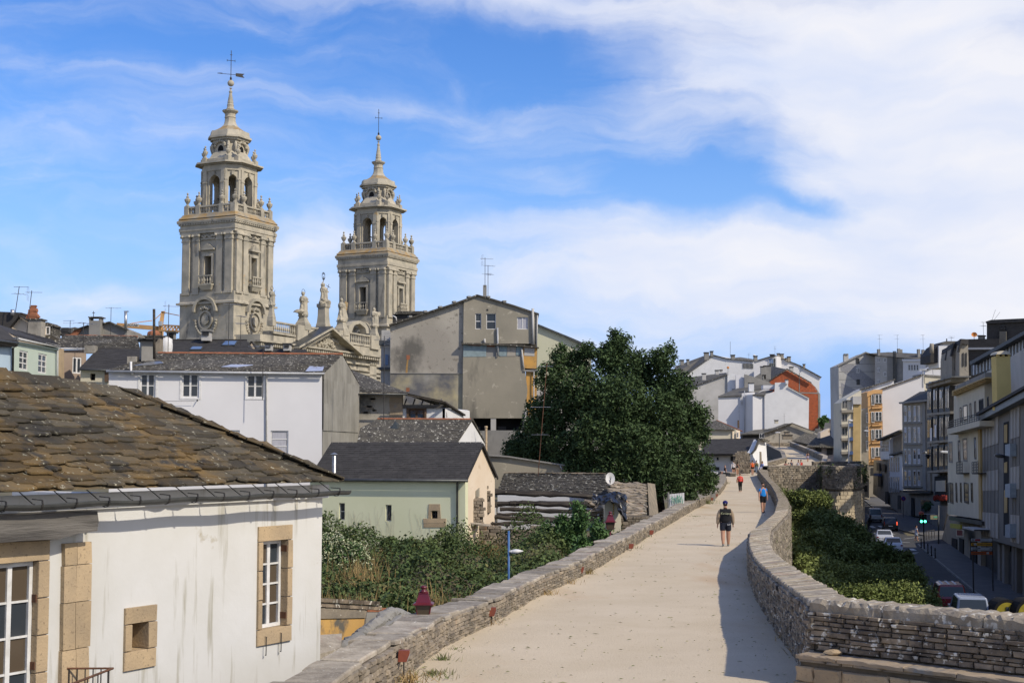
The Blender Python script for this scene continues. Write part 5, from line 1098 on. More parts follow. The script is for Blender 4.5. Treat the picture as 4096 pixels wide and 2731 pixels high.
m=MB();m.prism([U(1928,2030,77.5),U(1985,2030,77.5),U(1985,2090,77.5),U(1928,2090,77.5)],(0,.2,0));m.build('plaster_remnant',T['white_warm'],ru)
m=MB()
for x,y in((1870,2095),(1900,2092),(1935,2098)):c=U(x,y,73.2);m.box(c,(.7,.5,.05),RU(-.3,.3),.1,.1)
m.build('fallen_slab',T['coping'],ru)
PR=PX(2420,70,2490,70);m=MB();m.prism([PR.P(x,y)for x,y in[(2418,2010),(2440,1985),(2462,1978),(2484,2070),(2484,2200),(2424,2200)]],(0,2.5,0));m.build('plaster_pier',T['cream'],ru)
for i in range(6):
 m=MB();y=2005+i*9;m.prism([PR.P(2452,y,.02),PR.P(2456,y,.02),PR.P(2456,y+7,.02),PR.P(2452,y+7,.02)],(0,.03,0));C('warning_tape',(.5,.3,.06));m.build('painted_stripe',T['warning_tape'],ru)
m=MB();P=[];nx,ny=16,9
for i in range(nx+1):
 for j in range(ny+1):
  f=i/nx;g=j/ny;x=2372+135*f;y=1972+(8*math.sin(f*7))+g*(26+75*max(0,(f-.55)/.45)**1.0+20*RR());P.append(U(x+RU(-3,3),y,69.6-1.2*g+RU(-.15,.15)+.5*f))
m.add(P,[(i*(ny+1)+j,i*(ny+1)+j+1,(i+1)*(ny+1)+j+1,(i+1)*(ny+1)+j)for i in range(nx)for j in range(ny)]);pls=m.build('plastic_sheet',T['plastic'],label='torn black plastic sheeting draped over the pier of the ruined house',cat='plastic sheet')
md=pls.modifiers.new('th','SOLIDIFY');md.thickness=.02
for i in range(60):
 f=RR();x=2350+f*80;y=2000+f*40+RR()*70;m=MB();m.box(U(x,y,71+RR()*1.5),(RU(.15,.4),.3,.05),RU(-.6,.6),RU(-.4,.4),RU(-.4,.4));m.build('fallen_slate',T['schist'],ru)
rr=empty('slab_roof_shed',U(2520,2090,76),'low shed with a coarse slab roof between the ruin and the big tree','shed')
A=U(2448,2112,73);B=U(2588,2092,76);c=U(2586,1934,82);d=U(2450,1930,80);m=MB();m.add([A,B,c,d],[(0,1,2,3)]);rf=m.build('roof',T['slate_old'],rr);slates(rf,A,B,c,d,.26,(.3,.6),'schist_i',.05,200,.6,lib=slatelib('schist'))
rubble(rr,2440,2640,2060,2160,73,mx=60)
m=MB();m.prism([U(2448,1926,80.2),U(2590,1930,82.2),U(2600,2100,76),U(2640,2110,80),U(2620,1935,84)],(0,.6,-.1));m.build('end_wall',T['schist_i'],rr)
ds=empty('satellite_dish',U(2442,1945,79),'pale round satellite dish above the slab roof left of the big tree','dish');m=MB();c=U(2441,1913,79);R=Euler((math.radians(84),0,math.radians(12))).to_matrix();vs=[];n=20
for j,(r,z)in enumerate(((.02,.07),(.15,.05),(.27,0))):
 for k in range(n):a=2*math.pi*k/n;vs.append(c+R@Vector((r*1.0*math.cos(a),r*1.25*math.sin(a),-z)))
m.add(vs,[(j*n+k,j*n+(k+1)%n,(j+1)*n+(k+1)%n,(j+1)*n+k)for j in range(2)for k in range(n)]+[tuple(range(n))]);m.build('reflector',T['paint_white'],ds,smooth=True);tube(ds,'arm','iron',[c-Vector((0,0,.3)),c+Vector((0,-.35,0))],.015,5);tube(ds,'pole','iron',[c-Vector((0,0,.9)),c],.02,6)
wd=empty('white_doors',U(2705,2050,86),'pair of pale painted gate leaves with green scribbles beneath the big tree','gate')
for i in range(6):m=MB();x=2678+i*10;m.prism([U(x,2056,86),U(x+9,2054,86),U(x+9,1975-i,86),U(x,1976-i,86)],(0,.06,0));m.build('board',T['paint_white'],wd)
C('green_scribble',(.1,.4,.25));m=MB()
for k in range(7):m.tube([U(2684+k*7,1996+RU(-6,6),85.9),U(2690+k*7,1985+RU(-6,12),85.9),U(2687+k*7,2012,85.9)],.02,4)
m.build('scribble',T['green_scribble'],wd)
boxpx(wd,'post','concrete',2672,1968,2677,2060,86,.2)
sb_=empty('stone_post',U(2695,2060,82),'rounded granite post standing beside the white gate boards','post');m=MB();m.lathe(U(2697,2062,82),[(.22,-.3),(.21,.35),(.23,.4),(.2,.52),(.08,.58)],10);m.build('post',T['concrete'],sb_)
TH=math.radians(26);d1=Vector((math.sin(TH),math.cos(TH),0));d2=Vector((-math.cos(TH),math.sin(TH),0))
cath=empty('cathedral',(-22,185,0),'stone baroque cathedral with two tall bell towers and a sculpted pediment facade','cathedral')
def tower(px,Yc,py,s,label):
 """px: photo x of the front corner; py: dict of photo heights on the corner line"""
 c0=U(px,1799,Yc);Z=lambda y:U(px,y,Yc).z;k=Yc/F
 ctr=Vector((c0.x,c0.y,0))+(d1+d2)*s/2
 rot=math.atan2(d1.y,d1.x)
 def sq(m,h,z0,z1,h1=None,cx=ctr,ch=0,ch1=None):
  h1=h if h1 is None else h1;ch1=ch if ch1 is None else ch1
  def ring(h,z,ch):
   o=[]
   for a,b in((1,1),(-1,1),(-1,-1),(1,-1)):
    if ch:
     p=[(a*h,b*(h-ch)),(a*(h-ch),b*h)]
     if a*b<0:p=p[::-1]
     for u,v in p:o.append(cx+d1*u+d2*v+Vector((0,0,z)))
    else:o.append(cx+d1*a*h+d2*b*h+Vector((0,0,z)))
   return o
  A=ring(h,z0,ch);B=ring(h1,z1,ch1);n=len(A);m.add(A+B,[tuple(range(n)),tuple(range(2*n-1,n-1,-1))]+[(i,(i+1)%n,n+(i+1)%n,n+i)for i in range(n)])
 hs_=s/2;zb,zstr,zpl,zcap,zfr,zcor,zbal0,zbal1=[Z(py[i])for i in('base','string','plinth','cap','fr','cor','bal0','bal1')]
 zw0,zw1=Z(py['w0']),Z(py['w1']);
 m=MB();sh=None
 P0=ctr-d1*hs_-d2*hs_
 planes=[]
 for(o,t)in((P0,d1),(P0,d2),(P0+d1*s,d2),(P0+d2*s,d1)):
  pl=PL(o.xy,(o+t*s).xy);
  if(o+t*hs_-ctr).dot(pl.n)<0:pl.n=-pl.n
  hole=[rect(hs_-.55,zw0,hs_+.55,zw1)];wallholes(m,pl,rect(0,zstr,s,zcap+.1),hole,1.2,1.2,through=True);planes.append(pl)
 sh=m.build('tower',T['tower'],cath)
 def add(name,mm,mat='tower',**k2):return mm.build(name,T[mat],sh,**k2)
 m=MB();sq(m,hs_+.45,zb-25,zb,hs_+.45);sq(m,hs_+.25,zb,zstr-.25);sq(m,hs_+.6,zstr-.25,zstr);sq(m,hs_+.42,zstr,zstr+.12,hs_+.3);add('base_block',m)
 m=MB();sq(m,hs_+.28,zstr+.0,zpl);add('plinth',m)
 m=MB();sq(m,hs_-1.6,zstr,zcor);add('inner_core',m,'tower_dark')
 W=s
 for fi,pl in enumerate(planes):
  for u in(.62,W*.27,W*.73,W-.62):
   w=.52 if u in(.62,W-.62)else .46;pr=.34 if u in(.62,W-.62)else .24
   m=MB();m.prism([pl.at(u-w,zpl,pr),pl.at(u+w,zpl,pr),pl.at(u+w,zcap-.95,pr),pl.at(u-w,zcap-.95,pr)],-pl.n*pr);add('pilaster',m)
   m=MB();
   for j,(a,b,e)in enumerate(((zcap-.95,zcap-.8,.08),(zcap-.8,zcap-.35,.04),(zcap-.35,zcap-.02,.16))):m.prism([pl.at(u-w-e,a,pr+e),pl.at(u+w+e,a,pr+e),pl.at(u+w+e,b,pr+e),pl.at(u-w-e,b,pr+e)],-pl.n*(pr+e))
   m.lathe(pl.at(u-w,zcap-.3,pr+.12),[(.16,-.12),(.2,0),(.16,.12)],8);m.lathe(pl.at(u+w,zcap-.3,pr+.12),[(.16,-.12),(.2,0),(.16,.12)],8);add('capital',m)
   m=MB();m.prism([pl.at(u-w-.1,zpl-.25,pr+.12),pl.at(u+w+.1,zpl-.25,pr+.12),pl.at(u+w+.1,zpl,pr+.12),pl.at(u-w-.1,zpl,pr+.12)],-pl.n*(pr+.12));add('pilaster_base',m)
  c=W/2;m=MB()
  for a,b,z0,z1,e in((c-.85,c-.55,zw0,zw1+.3,.18),(c+.55,c+.85,zw0,zw1+.3,.18),(c-.85,c+.85,zw1,zw1+.3,.2),(c-1.05,c+1.05,zw1+.75,zw1+.95,.4)):m.prism([pl.at(a,z0,e),pl.at(b,z0,e),pl.at(b,z1,e),pl.at(a,z1,e)],-pl.n*e)
  m.prism([pl.at(c-1.05,zw1+.95,.36),pl.at(c+1.05,zw1+.95,.36),pl.at(c,zw1+1.6,.36)],-pl.n*.36)
  m.prism([pl.at(c-1.1,zw1+2.05,.2),pl.at(c+1.1,zw1+2.05,.2),pl.at(c+1.1,zw1+2.25,.2),pl.at(c-1.1,zw1+2.25,.2)],-pl.n*.2);add('window_frame',m)
  m=MB();z_=(zw1+2.35+zcap-.3)/2
  for q in range(11):m.ico(pl.at(c-.95+.19*q,z_+.12*math.sin(q*1.3),.08),.17,1,(1,1,.9),.2)
  add('garland',m,kind='stuff')
  if fi<2:
   m=MB();m.prism([pl.at(c-1.0,zw0-.35,.75),pl.at(c+1.0,zw0-.35,.75),pl.at(c+1.0,zw0-.15,.75),pl.at(c-1.0,zw0-.15,.75)],-pl.n*.8);m.prism([pl.at(c-1.0,zw0+.75,.75),pl.at(c+1.0,zw0+.75,.75),pl.at(c+1.0,zw0+.9,.75),pl.at(c-1.0,zw0+.9,.75)],-pl.n*.18);m.prism([pl.at(c-.7,zw0-.9,.4),pl.at(c+.7,zw0-.9,.4),pl.at(c+1,zw0-.35,.7),pl.at(c-1,zw0-.35,.7)],-pl.n*.4);add('balcony',m)
   for q in range(5):m=MB();m.lathe(pl.at(c-.8+.4*q,zw0-.15,.65),[(.09,0),(.09,.08),(.05,.14),(.12,.4),(.05,.75),(.08,.82),(.08,.92)],7);add('baluster',m)
   zm=(zb*.42+zstr*.58)-.4;R=1.05
   for nm,r0,r1,pr in(('medallion_rim',R,R*.82,.22),('medallion_disc',R*.5,.05,.26)):
    m=MB();
    for q in range(20):
     a=2*math.pi*q/20;b=2*math.pi*(q+1)/20
     m.prism([pl.at(c+r0*math.cos(a),zm+1.15*r0*math.sin(a),.28+pr),pl.at(c+r0*math.cos(b),zm+1.15*r0*math.sin(b),.28+pr),pl.at(c+r1*math.cos(b),zm+1.15*r1*math.sin(b),.28+pr),pl.at(c+r1*math.cos(a),zm+1.15*r1*math.sin(a),.28+pr)],-pl.n*pr)
    add(nm,m)
   m=MB()
   for q in range(12):
    a=math.pi*q/12;b=math.pi*(q+1)/12;r0,r1=1.85,1.5
    m.prism([pl.at(c+r0*math.cos(a),zstr-1.2+r0*math.sin(a),.8),pl.at(c+r0*math.cos(b),zstr-1.2+r0*math.sin(b),.8),pl.at(c+r1*math.cos(b),zstr-1.2+r1*math.sin(b),.8),pl.at(c+r1*math.cos(a),zstr-1.2+r1*math.sin(a),.8)],-pl.n*.6)
   add('arched_hood',m)
   m=MB()
   for q in range(17):
    a=math.pi*(1.0+q/16);m.ico(pl.at(c+1.55*math.cos(a),zm-.1+1.75*math.sin(a),.34),.2,1,(1,1,1),.2)
   for q in range(5):m.ico(pl.at(c+(q-2)*.25,zstr-.9+.12*(2-abs(q-2)),.5),.22,1,(1,1,1),.2)
   add('wreath',m,kind='stuff')
 m=MB();sq(m,hs_+.38,zcap,zcap+.35);sq(m,hs_+.46,zcap+.35,zcap+.75);sq(m,hs_+.34,zcap+.75,zcor-.55);sq(m,hs_+.48,zcor-.55,zcor-.32);sq(m,hs_+.66,zcor-.18,zcor);sq(m,hs_+.62,zcor-.32,zcor-.18);add('entablature',m)
 m=MB()
 for pl in planes:
  n=22
  for q in range(n):u=-.5+(W+1.0)*(q+.5)/n;m.prism([pl.at(u-.1,zcor-.5,.58),pl.at(u+.1,zcor-.5,.58),pl.at(u+.1,zcor-.3,.58),pl.at(u-.1,zcor-.3,.58)],-pl.n*.4)
 add('dentils',m,kind='stuff')
 m=MB();sq(m,hs_+.66,zcor,zcor+.1,hs_+.6);sq(m,hs_+.55,zcor+.1,zcor+.3,hs_+.42);sq(m,hs_+.55,zcor+.3,zcor+.6,hs_+.28);sq(m,hs_+.28,zcor+.6,zbal0+.06,hs_+.14);add('sloped_top',m,'lichen_stone')
 hb=hs_-.02;m=MB()
 for pl in planes:
  for za,zz in((zbal0,zbal0+.2),(zbal1-.2,zbal1)):m.prism([pl.at(.02,za,0),pl.at(W-.02,za,0),pl.at(W-.02,zz,0),pl.at(.02,zz,0)],-pl.n*.36)
 add('balustrade_rail',m)
 posts=(.3,W*.27,W*.73,W-.3);m=MB()
 for pl in planes:
  for a,b in zip(posts,posts[1:]):
   n=int((b-a-.5)/.27)
   for q in range(n):m.lathe(pl.at(a+.33+(b-a-.66)*(q+.5)/n,zbal0+.2,-.18),[(.07,0),(.045,.1),(.1,.32),(.045,(zbal1-zbal0)-.55),(.07,(zbal1-zbal0)-.4)],6)
 add('balusters',m,kind='stuff')
 urn_prof=[(.26,0),(.26,.12),(.12,.2),(.14,.3),(.34,.62),(.4,.85),(.36,.95),(.2,1.0),(.14,1.1),(.2,1.2),(.1,1.34),(.05,1.42),(.14,1.55),(.1,1.68),(.02,1.75)]
 um=None
 for fi,pl in enumerate(planes):
  for u in posts:
   m=MB();m.prism([pl.at(u-.32,zbal0,.06),pl.at(u+.32,zbal0,.06),pl.at(u+.32,zbal1+.08,.06),pl.at(u-.32,zbal1+.08,.06)],-pl.n*.5);add('balustrade_post',m)
   if u==posts[0]and fi%2:continue
   p=pl.at(u,zbal1+.08,-.2);m=MB();m.lathe(p,urn_prof,8);add('urn',m)
 Zf=lambda y:U(px,y,ctr.y-2.6).z;Zc=lambda y:U(px,y,ctr.y).z
 zc1=Zf(py['bel1']);za0=zbal0-.3;zar=Zf(py['arch']);hb=s*.385;ch=hb*.46
 m=MB();cor=[]
 for a,b in((1,1),(-1,1),(-1,-1),(1,-1)):
  p=[(a*hb,b*(hb-ch)),(a*(hb-ch),b*hb)]
  if a*b<0:p=p[::-1]
  cor+=[ctr+d1*u+d2*v for u,v in p]
 for i in range(8):
  A=cor[i];B=cor[(i+1)%8];L_=(B-A).length;pl=PL(A.xy,B.xy)
  if((A+B)/2-ctr).dot(pl.n)<0:pl.n=-pl.n
  wide=L_>ch*1.5;r=.82 if wide else .5;c=L_/2;
  hole=[(c-r,za0+.6)]+[(c+r,za0+.6)]+[(c+r*math.cos(t_),zar-r+r*math.sin(t_))for t_ in[math.pi*q/10 for q in range(11)]]
  wallholes(m,pl,rect(0,za0,L_,zc1-.6),[hole],.75,.75,through=True)
  mm=MB()
  for u in([.25,L_-.25]if wide else[.14,L_-.14]):
   w=.26 if wide else .13;mm.prism([pl.at(u-w,za0+.2,.16),pl.at(u+w,za0+.2,.16),pl.at(u+w,zc1-.9,.16),pl.at(u-w,zc1-.9,.16)],-pl.n*.16)
   mm.prism([pl.at(u-w-.06,zar-r-.15,.22),pl.at(u+w+.06,zar-r-.15,.22),pl.at(u+w+.06,zar-r+.05,.22),pl.at(u-w-.06,zar-r+.05,.22)],-pl.n*.22)
  mm.prism([pl.at(c-.15,zar,.25),pl.at(c+.15,zar,.25),pl.at(c+.2,zar+.45,.25),pl.at(c-.2,zar+.45,.25)],-pl.n*.25)
  add('belfry_pier',mm)
 add('belfry',m)
 m=MB();m.lathe(Vector((ctr.x,ctr.y,za0+.9)),[(.75,0),(.7,.15),(.5,.5),(.4,1.1),(.2,1.3),(.05,1.35)],12);add('bell',m,'iron');tubez=MB();tubez.bar(ctr+d1*-2.4+Vector((0,0,za0+2.4)),ctr+d1*2.4+Vector((0,0,za0+2.4)),.15);add('bell_beam',tubez,'wood_old')
 m=MB();sq(m,hb+.12,zc1-1.1,zc1-.75,ch=ch);sq(m,hb+.04,zc1-.75,zc1-.35,ch=ch);sq(m,hb+.3,zc1-.35,zc1-.2,ch=ch);sq(m,hb+.7,zc1-.2,zc1,ch=ch*1.1);add('belfry_cornice',m,'tower_dark' if False else 'tower')
 zd1=Zc(py['drum1'])-.15;zdome=Zc(py['dome0']);zr=Zc(py['ring']);zsp=Zc(py['spire']);zball=Zc(py['ball']);ztop=Zc(py['top'])
 m=MB();sq(m,hb*.93,zc1,zc1+.55,ch=hb*.42);sq(m,hb*.84,zc1+.55,zc1+1.1,hb*.74,ch=hb*.4,ch1=hb*.36);add('drum_base',m)
 m=MB();hd=hb*.60;sq(m,hb*.74,zc1+1.1,zc1+1.7,hd,ch=hb*.36,ch1=hd*.5);sq(m,hd,zc1+1.7,zd1-.7,ch=hd*.5);sq(m,hd+.12,zd1-.9,zd1-.6,ch=hd*.5);add('drum',m)
 for d,e in((d1,d2),(-d1,d2),(d2,d1),(-d2,d1)):
  m=MB();c=ctr+d*(hd+.04);zo=(zc1+zd1)/2+.0;m.prism([c+e*(.42*math.cos(2*math.pi*q/10))+Vector((0,0,zo+.55*math.sin(2*math.pi*q/10)))for q in range(10)],d*.02);add('oculus',m,'black')
  m=MB()
  for q in range(7):a=math.pi*q/6;m.ico(c+d*.15+e*(.75*math.cos(a))+Vector((0,0,zo+.5+.55*math.sin(a))),.2,1,(1,1,1),.2)
  add('oculus_garland',m,kind='stuff')
 for a,b in((1,1),(-1,1),(-1,-1),(1,-1)):
  d=(d1*a+d2*b).normalized()
  for off in(-.45,.45):
   e=Vector((-d.y,d.x,0));P=[]
   for q in range(9):
    f=q/8;rr=hd*1.0+.15+.55*math.sin(f*math.pi*.9)*(1-f)+.15*(f>.8);P.append(ctr+d*rr+e*off+Vector((0,0,zd1-.7-(zd1-zc1-1.6)*f)))
   m=MB();m.tube(P,[.16,.2,.22,.2,.16,.14,.14,.18,.22],6);add('scroll',m)
  for sg in(-1,1):
   p=ctr+(d1*a*(hb-(.35 if sg>0 else ch*.9))+d2*b*(hb-(ch*.9 if sg>0 else .35)));m=MB();m.box((p.x,p.y,zc1+.35),(.6,.6,.7),rot);add('urn_pedestal',m)
   m=MB();m.lathe(Vector((p.x,p.y,zc1+.7)),[(r_*.85,z_*.9)for r_,z_ in urn_prof],8);add('urn',m)
 m=MB();sq(m,hd+.35,zd1-.6,zd1-.35,ch=hd*.52);sq(m,hd+.62,zd1-.3,zd1-.05,ch=hd*.6);sq(m,hd+.55,zd1-.35,zd1-.3,ch=hd*.55);sq(m,hd+.4,zd1-.05,zdome-.0,hd+.3,ch=hd*.5);add('drum_cornice',m)
 r0=(hd+.28)*1.06;rg=r0*.30;H=zr-zdome;prof=[]
 for q in range(9):
  f=q/8;prof.append((rg*1.05+(r0-rg*1.05)*(1-f)**2.7,f*(H-.9)))
 m=MB();m.lathe(Vector((ctr.x,ctr.y,zdome)),prof[:4],8,rot=rot);add('dome_skirt',m,'lichen_stone');m=MB();m.lathe(Vector((ctr.x,ctr.y,zdome)),prof[3:],8,rot=rot);add('dome',m)
 m=MB();m.lathe(Vector((ctr.x,ctr.y,zr-.9)),[(rg,0),(rg*1.12,.1),(rg,.2),(rg*1.02,.55),(rg*1.5,.85),(rg*1.55,1.0),(rg*1.3,1.05),(rg*.7,1.12)],12);add('ring_moulding',m)
 z0=zr+.22;h=zsp-z0;m=MB();m.lathe(Vector((ctr.x,ctr.y,z0)),[(rg*.72,0),(rg*.78,.12),(rg*.62,.3),(rg*.62,.5),(rg*.68,.6),(rg*.55,.75),(rg*.58,.95),(rg*.5,1.2),(rg*.25,h-.25),(rg*.32,h-.15),(rg*.34,h),(rg*.16,h+.1),(rg*.14,h+.3),(rg*.3,h+.4),(rg*.2,h+.45)],10);add('spire',m)
 m=MB();rb=.42;m.ico((ctr.x,ctr.y,zball),rb,2,(1,1,1));add('ball',m,'tower',smooth=True)
 m=MB();b=Vector((ctr.x,ctr.y,zball));m.tube([b,Vector((ctr.x,ctr.y,ztop))],.045,6);m.lathe(b+Vector((0,0,.35)),[(.2,0),(.1,.15),(.16,.3),(.05,.5)],8)
 zc=ztop-(ztop-zball)*.31;ex=Vector((1,.35,0)).normalized();m.tube([Vector((ctr.x,ctr.y,zc))-ex*.5,Vector((ctr.x,ctr.y,zc))+ex*.5],.035,5)
 for sg in(-1,1):q=Vector((ctr.x,ctr.y,zc))+ex*.5*sg;m.bar(q-Vector((0,0,.14)),q+Vector((0,0,.14)),.05)
 m.bar(Vector((ctr.x,ctr.y,zc+.75))-ex*.14,Vector((ctr.x,ctr.y,zc+.75))+ex*.14,.06);add('cross',m,'iron')
 if label=='L':
  m=MB();q=Vector((ctr.x,ctr.y,zball+1.15));m.tube([q-ex*1.7,q+ex*.8],.035,5);m.prism([q+ex*.6-Vector((0,0,.2)),q+ex*1.7-Vector((0,0,.32)),q+ex*1.45,q+ex*1.7+Vector((0,0,.22)),q+ex*.6+Vector((0,0,.22))],(.02,.04,0));m.prism([q-ex*1.7+Vector((0,0,.1)),q-ex*1.1+Vector((0,0,.0)),q-ex*1.1+Vector((0,0,.1))],(.02,.04,0));add('weather_vane',m,'iron')
 return planes,Z
PYL=dict(base=1345,string=1203,plinth=1163,cap=924,fr=900,cor=872,bal0=846,bal1=810,w0=1125,w1=1017,bel1=649,arch=702,drum1=548,dome0=532,ring=447,spire=366,ball=334,top=203)
PYR=dict(base=1400,string=1300,plinth=1262,cap=1068,fr=1050,cor=1014,bal0=992,bal1=962,w0=1230,w1=1143,bel1=826,arch=872,drum1=738,dome0=726,ring=652,spire=578,ball=552,top=437)
plL,ZL=tower(924,170,PYL,7.75,'L');plR,ZR=tower(1541,200,PYR,7.75,'R')
A=Vector(U(1089,1799,171.5));B=Vector(U(1545,1799,200.5));A.z=B.z=0
FP=PL(A.xy,B.xy)
def fq(name,px,off,d,mat='tower',**k):
 m=MB();m.prism([FP.P(x,y,off)for x,y in px],-FP.n*d);return m.build(name,T[mat],cath,**k)
fq('facade_wall',[(1040,1335),(1528,1395),(1528,1640),(1040,1640)],0,5)
fq('attic_wall',[(1092,1322),(1520,1385),(1520,1425),(1092,1362)],-.4,1.5)
fq('cornice',[(1040,1358),(1100,1364),(1530,1424),(1530,1431),(1100,1371),(1040,1365)],1.1,1.4);fq('cornice_bed',[(1040,1366),(1530,1432),(1530,1442),(1040,1376)],.6,.8)
m=MB()
for i in range(60):
 f=i/60;x=1045+f*480;y=1371+f*62;m.prism([FP.P(x,y+10,.95),FP.P(x+4,y+10.5,.95),FP.P(x+4,y+.5,.95),FP.P(x,y,.95)],-FP.n*.4)
m.build('dentils',T['tower'],cath,kind='stuff')
fq('architrave',[(1040,1398),(1530,1462),(1530,1470),(1040,1406)],.35,.4);fq('architrave',[(1040,1425),(1530,1490),(1530,1494),(1040,1430)],.3,.4);fq('architrave',[(1040,1440),(1530,1502),(1530,1510),(1040,1447)],.35,.4)
for x in(1480,1200,1330):fq('pilaster',[(x,1450),(x+26,1453),(x+26,1640),(x,1640)],.35,.4)
fq('tympanum',[(1222,1380),(1330,1322),(1434,1411)],.4,.8)
def rake(a,b,w0,off,d,name,mat='tower'):
 m=MB();m.prism([FP.P(a[0],a[1],off),FP.P(b[0],b[1],off),FP.P(b[0],b[1]+w0,off),FP.P(a[0],a[1]+w0,off)],-FP.n*d);m.build(name,T[mat],cath)
rake((1198,1384),(1332,1308),9,1.8,1.8,'raking_cornice');rake((1332,1308),(1455,1415),9,1.8,1.8,'raking_cornice');rake((1208,1389),(1332,1322),5,1.3,1.0,'raking_bed');rake((1332,1322),(1442,1416),5,1.3,1.0,'raking_bed')
m=MB()
for i in range(24):
 f=i/24
 for(x0,y0,x1,y1)in((1210,1390,1328,1325),(1336,1327,1438,1414)):
  x=x0+(x1-x0)*f;y=y0+(y1-y0)*f;m.prism([FP.P(x,y+9,1.2),FP.P(x+2.8,y+9,1.2),FP.P(x+2.8,y,1.2),FP.P(x,y,1.2)],-FP.n*.4)
m.build('dentils',T['tower'],cath,kind='stuff')
m=MB()
for i in range(46):
 x=RG(1312,20);y=RU(1358,1390)if abs(x-1312)>14 else RU(1340,1390);m.ico(FP.P(x,y+(x-1312)*.12,.5),RU(.16,.36),1,(1,1,1),.25)
m.build('relief_carving',T['tower'],cath,kind='stuff')
m=MB();ra=FP.P(1198,1384,1.8);rb=FP.P(1332,1308,1.8);m.prism([ra,rb,rb-FP.n*5,ra-FP.n*5],(0,0,.12));m.build('pediment_roof',T['gutter'],cath)
m=MB();a=FP.P(1180,1382,.5);b=FP.P(1330,1310,-2.5);c=FP.P(1168,1368,-2.6);m.prism([FP.P(1166,1380,0),FP.P(1204,1385,0),FP.P(1330,1310,-3),FP.P(1186,1362,-3)],(0,0,.1));m.build('lead_roof',T['gutter'],cath)
def bal(x0,y0,x1,y1,h,n):
 m=MB()
 for dy,w in((0,6),(h-7,8)):m.prism([FP.P(x0,y0+dy,.1),FP.P(x1,y1+dy,.1),FP.P(x1,y1+dy+w,.1),FP.P(x0,y0+dy+w,.1)],-FP.n*.5)
 m.build('balustrade_rail',T['tower'],cath)
 for i in range(n):
  f=(i+.5)/n;p=FP.P(x0+(x1-x0)*f,y0+(y1-y0)*f+h-7,-.1);hh=(h-13)/5600*p.y;m=MB();m.lathe(p,[(.11,0),(.06,.08),(.15,hh*.35),(.06,hh*.75),(.11,hh)],6);m.build('baluster',T['tower'],cath)
bal(1092,1282,1188,1298,50,12);bal(1402,1328,1486,1342,46,12)
fq('balustrade_pier',[(1190,1298),(1232,1304),(1232,1366),(1190,1360)],.3,1.2);fq('balustrade_pier',[(1358,1320),(1400,1326),(1400,1380),(1358,1372)],.3,1.2);fq('balustrade_pier',[(1486,1340),(1520,1346),(1520,1400),(1486,1394)],.3,1.2)
fq('rail_run',[(1232,1304),(1275,1310),(1275,1318),(1232,1312)],.1,.5);fq('rail_wall',[(1232,1312),(1275,1318),(1275,1360),(1232,1350)],0,.5)
def pedestal(x,y0,y1,w0,w1,off=-.4):
 p=FP.P(x,y1,off);top=FP.P(x,y0,off).z;h=top-p.z;k=p.y/F;m=MB()
 a,b=w0*k/2,w1*k/2;m.lathe(p,[(b*1.3,-.6),(b*1.3,.15),(b*1.15,.2),(b*1.15,h*.25),(b*1.0,h*.35),((a+b)/2*.95,h*.6),(a*1.0,h*.85),(a*1.25,h*.9),(a*1.25,h)],4,rot=math.atan2(FP.t.y,FP.t.x));m.build('statue_pedestal',T['tower'],cath);return Vector((p.x,p.y,top))
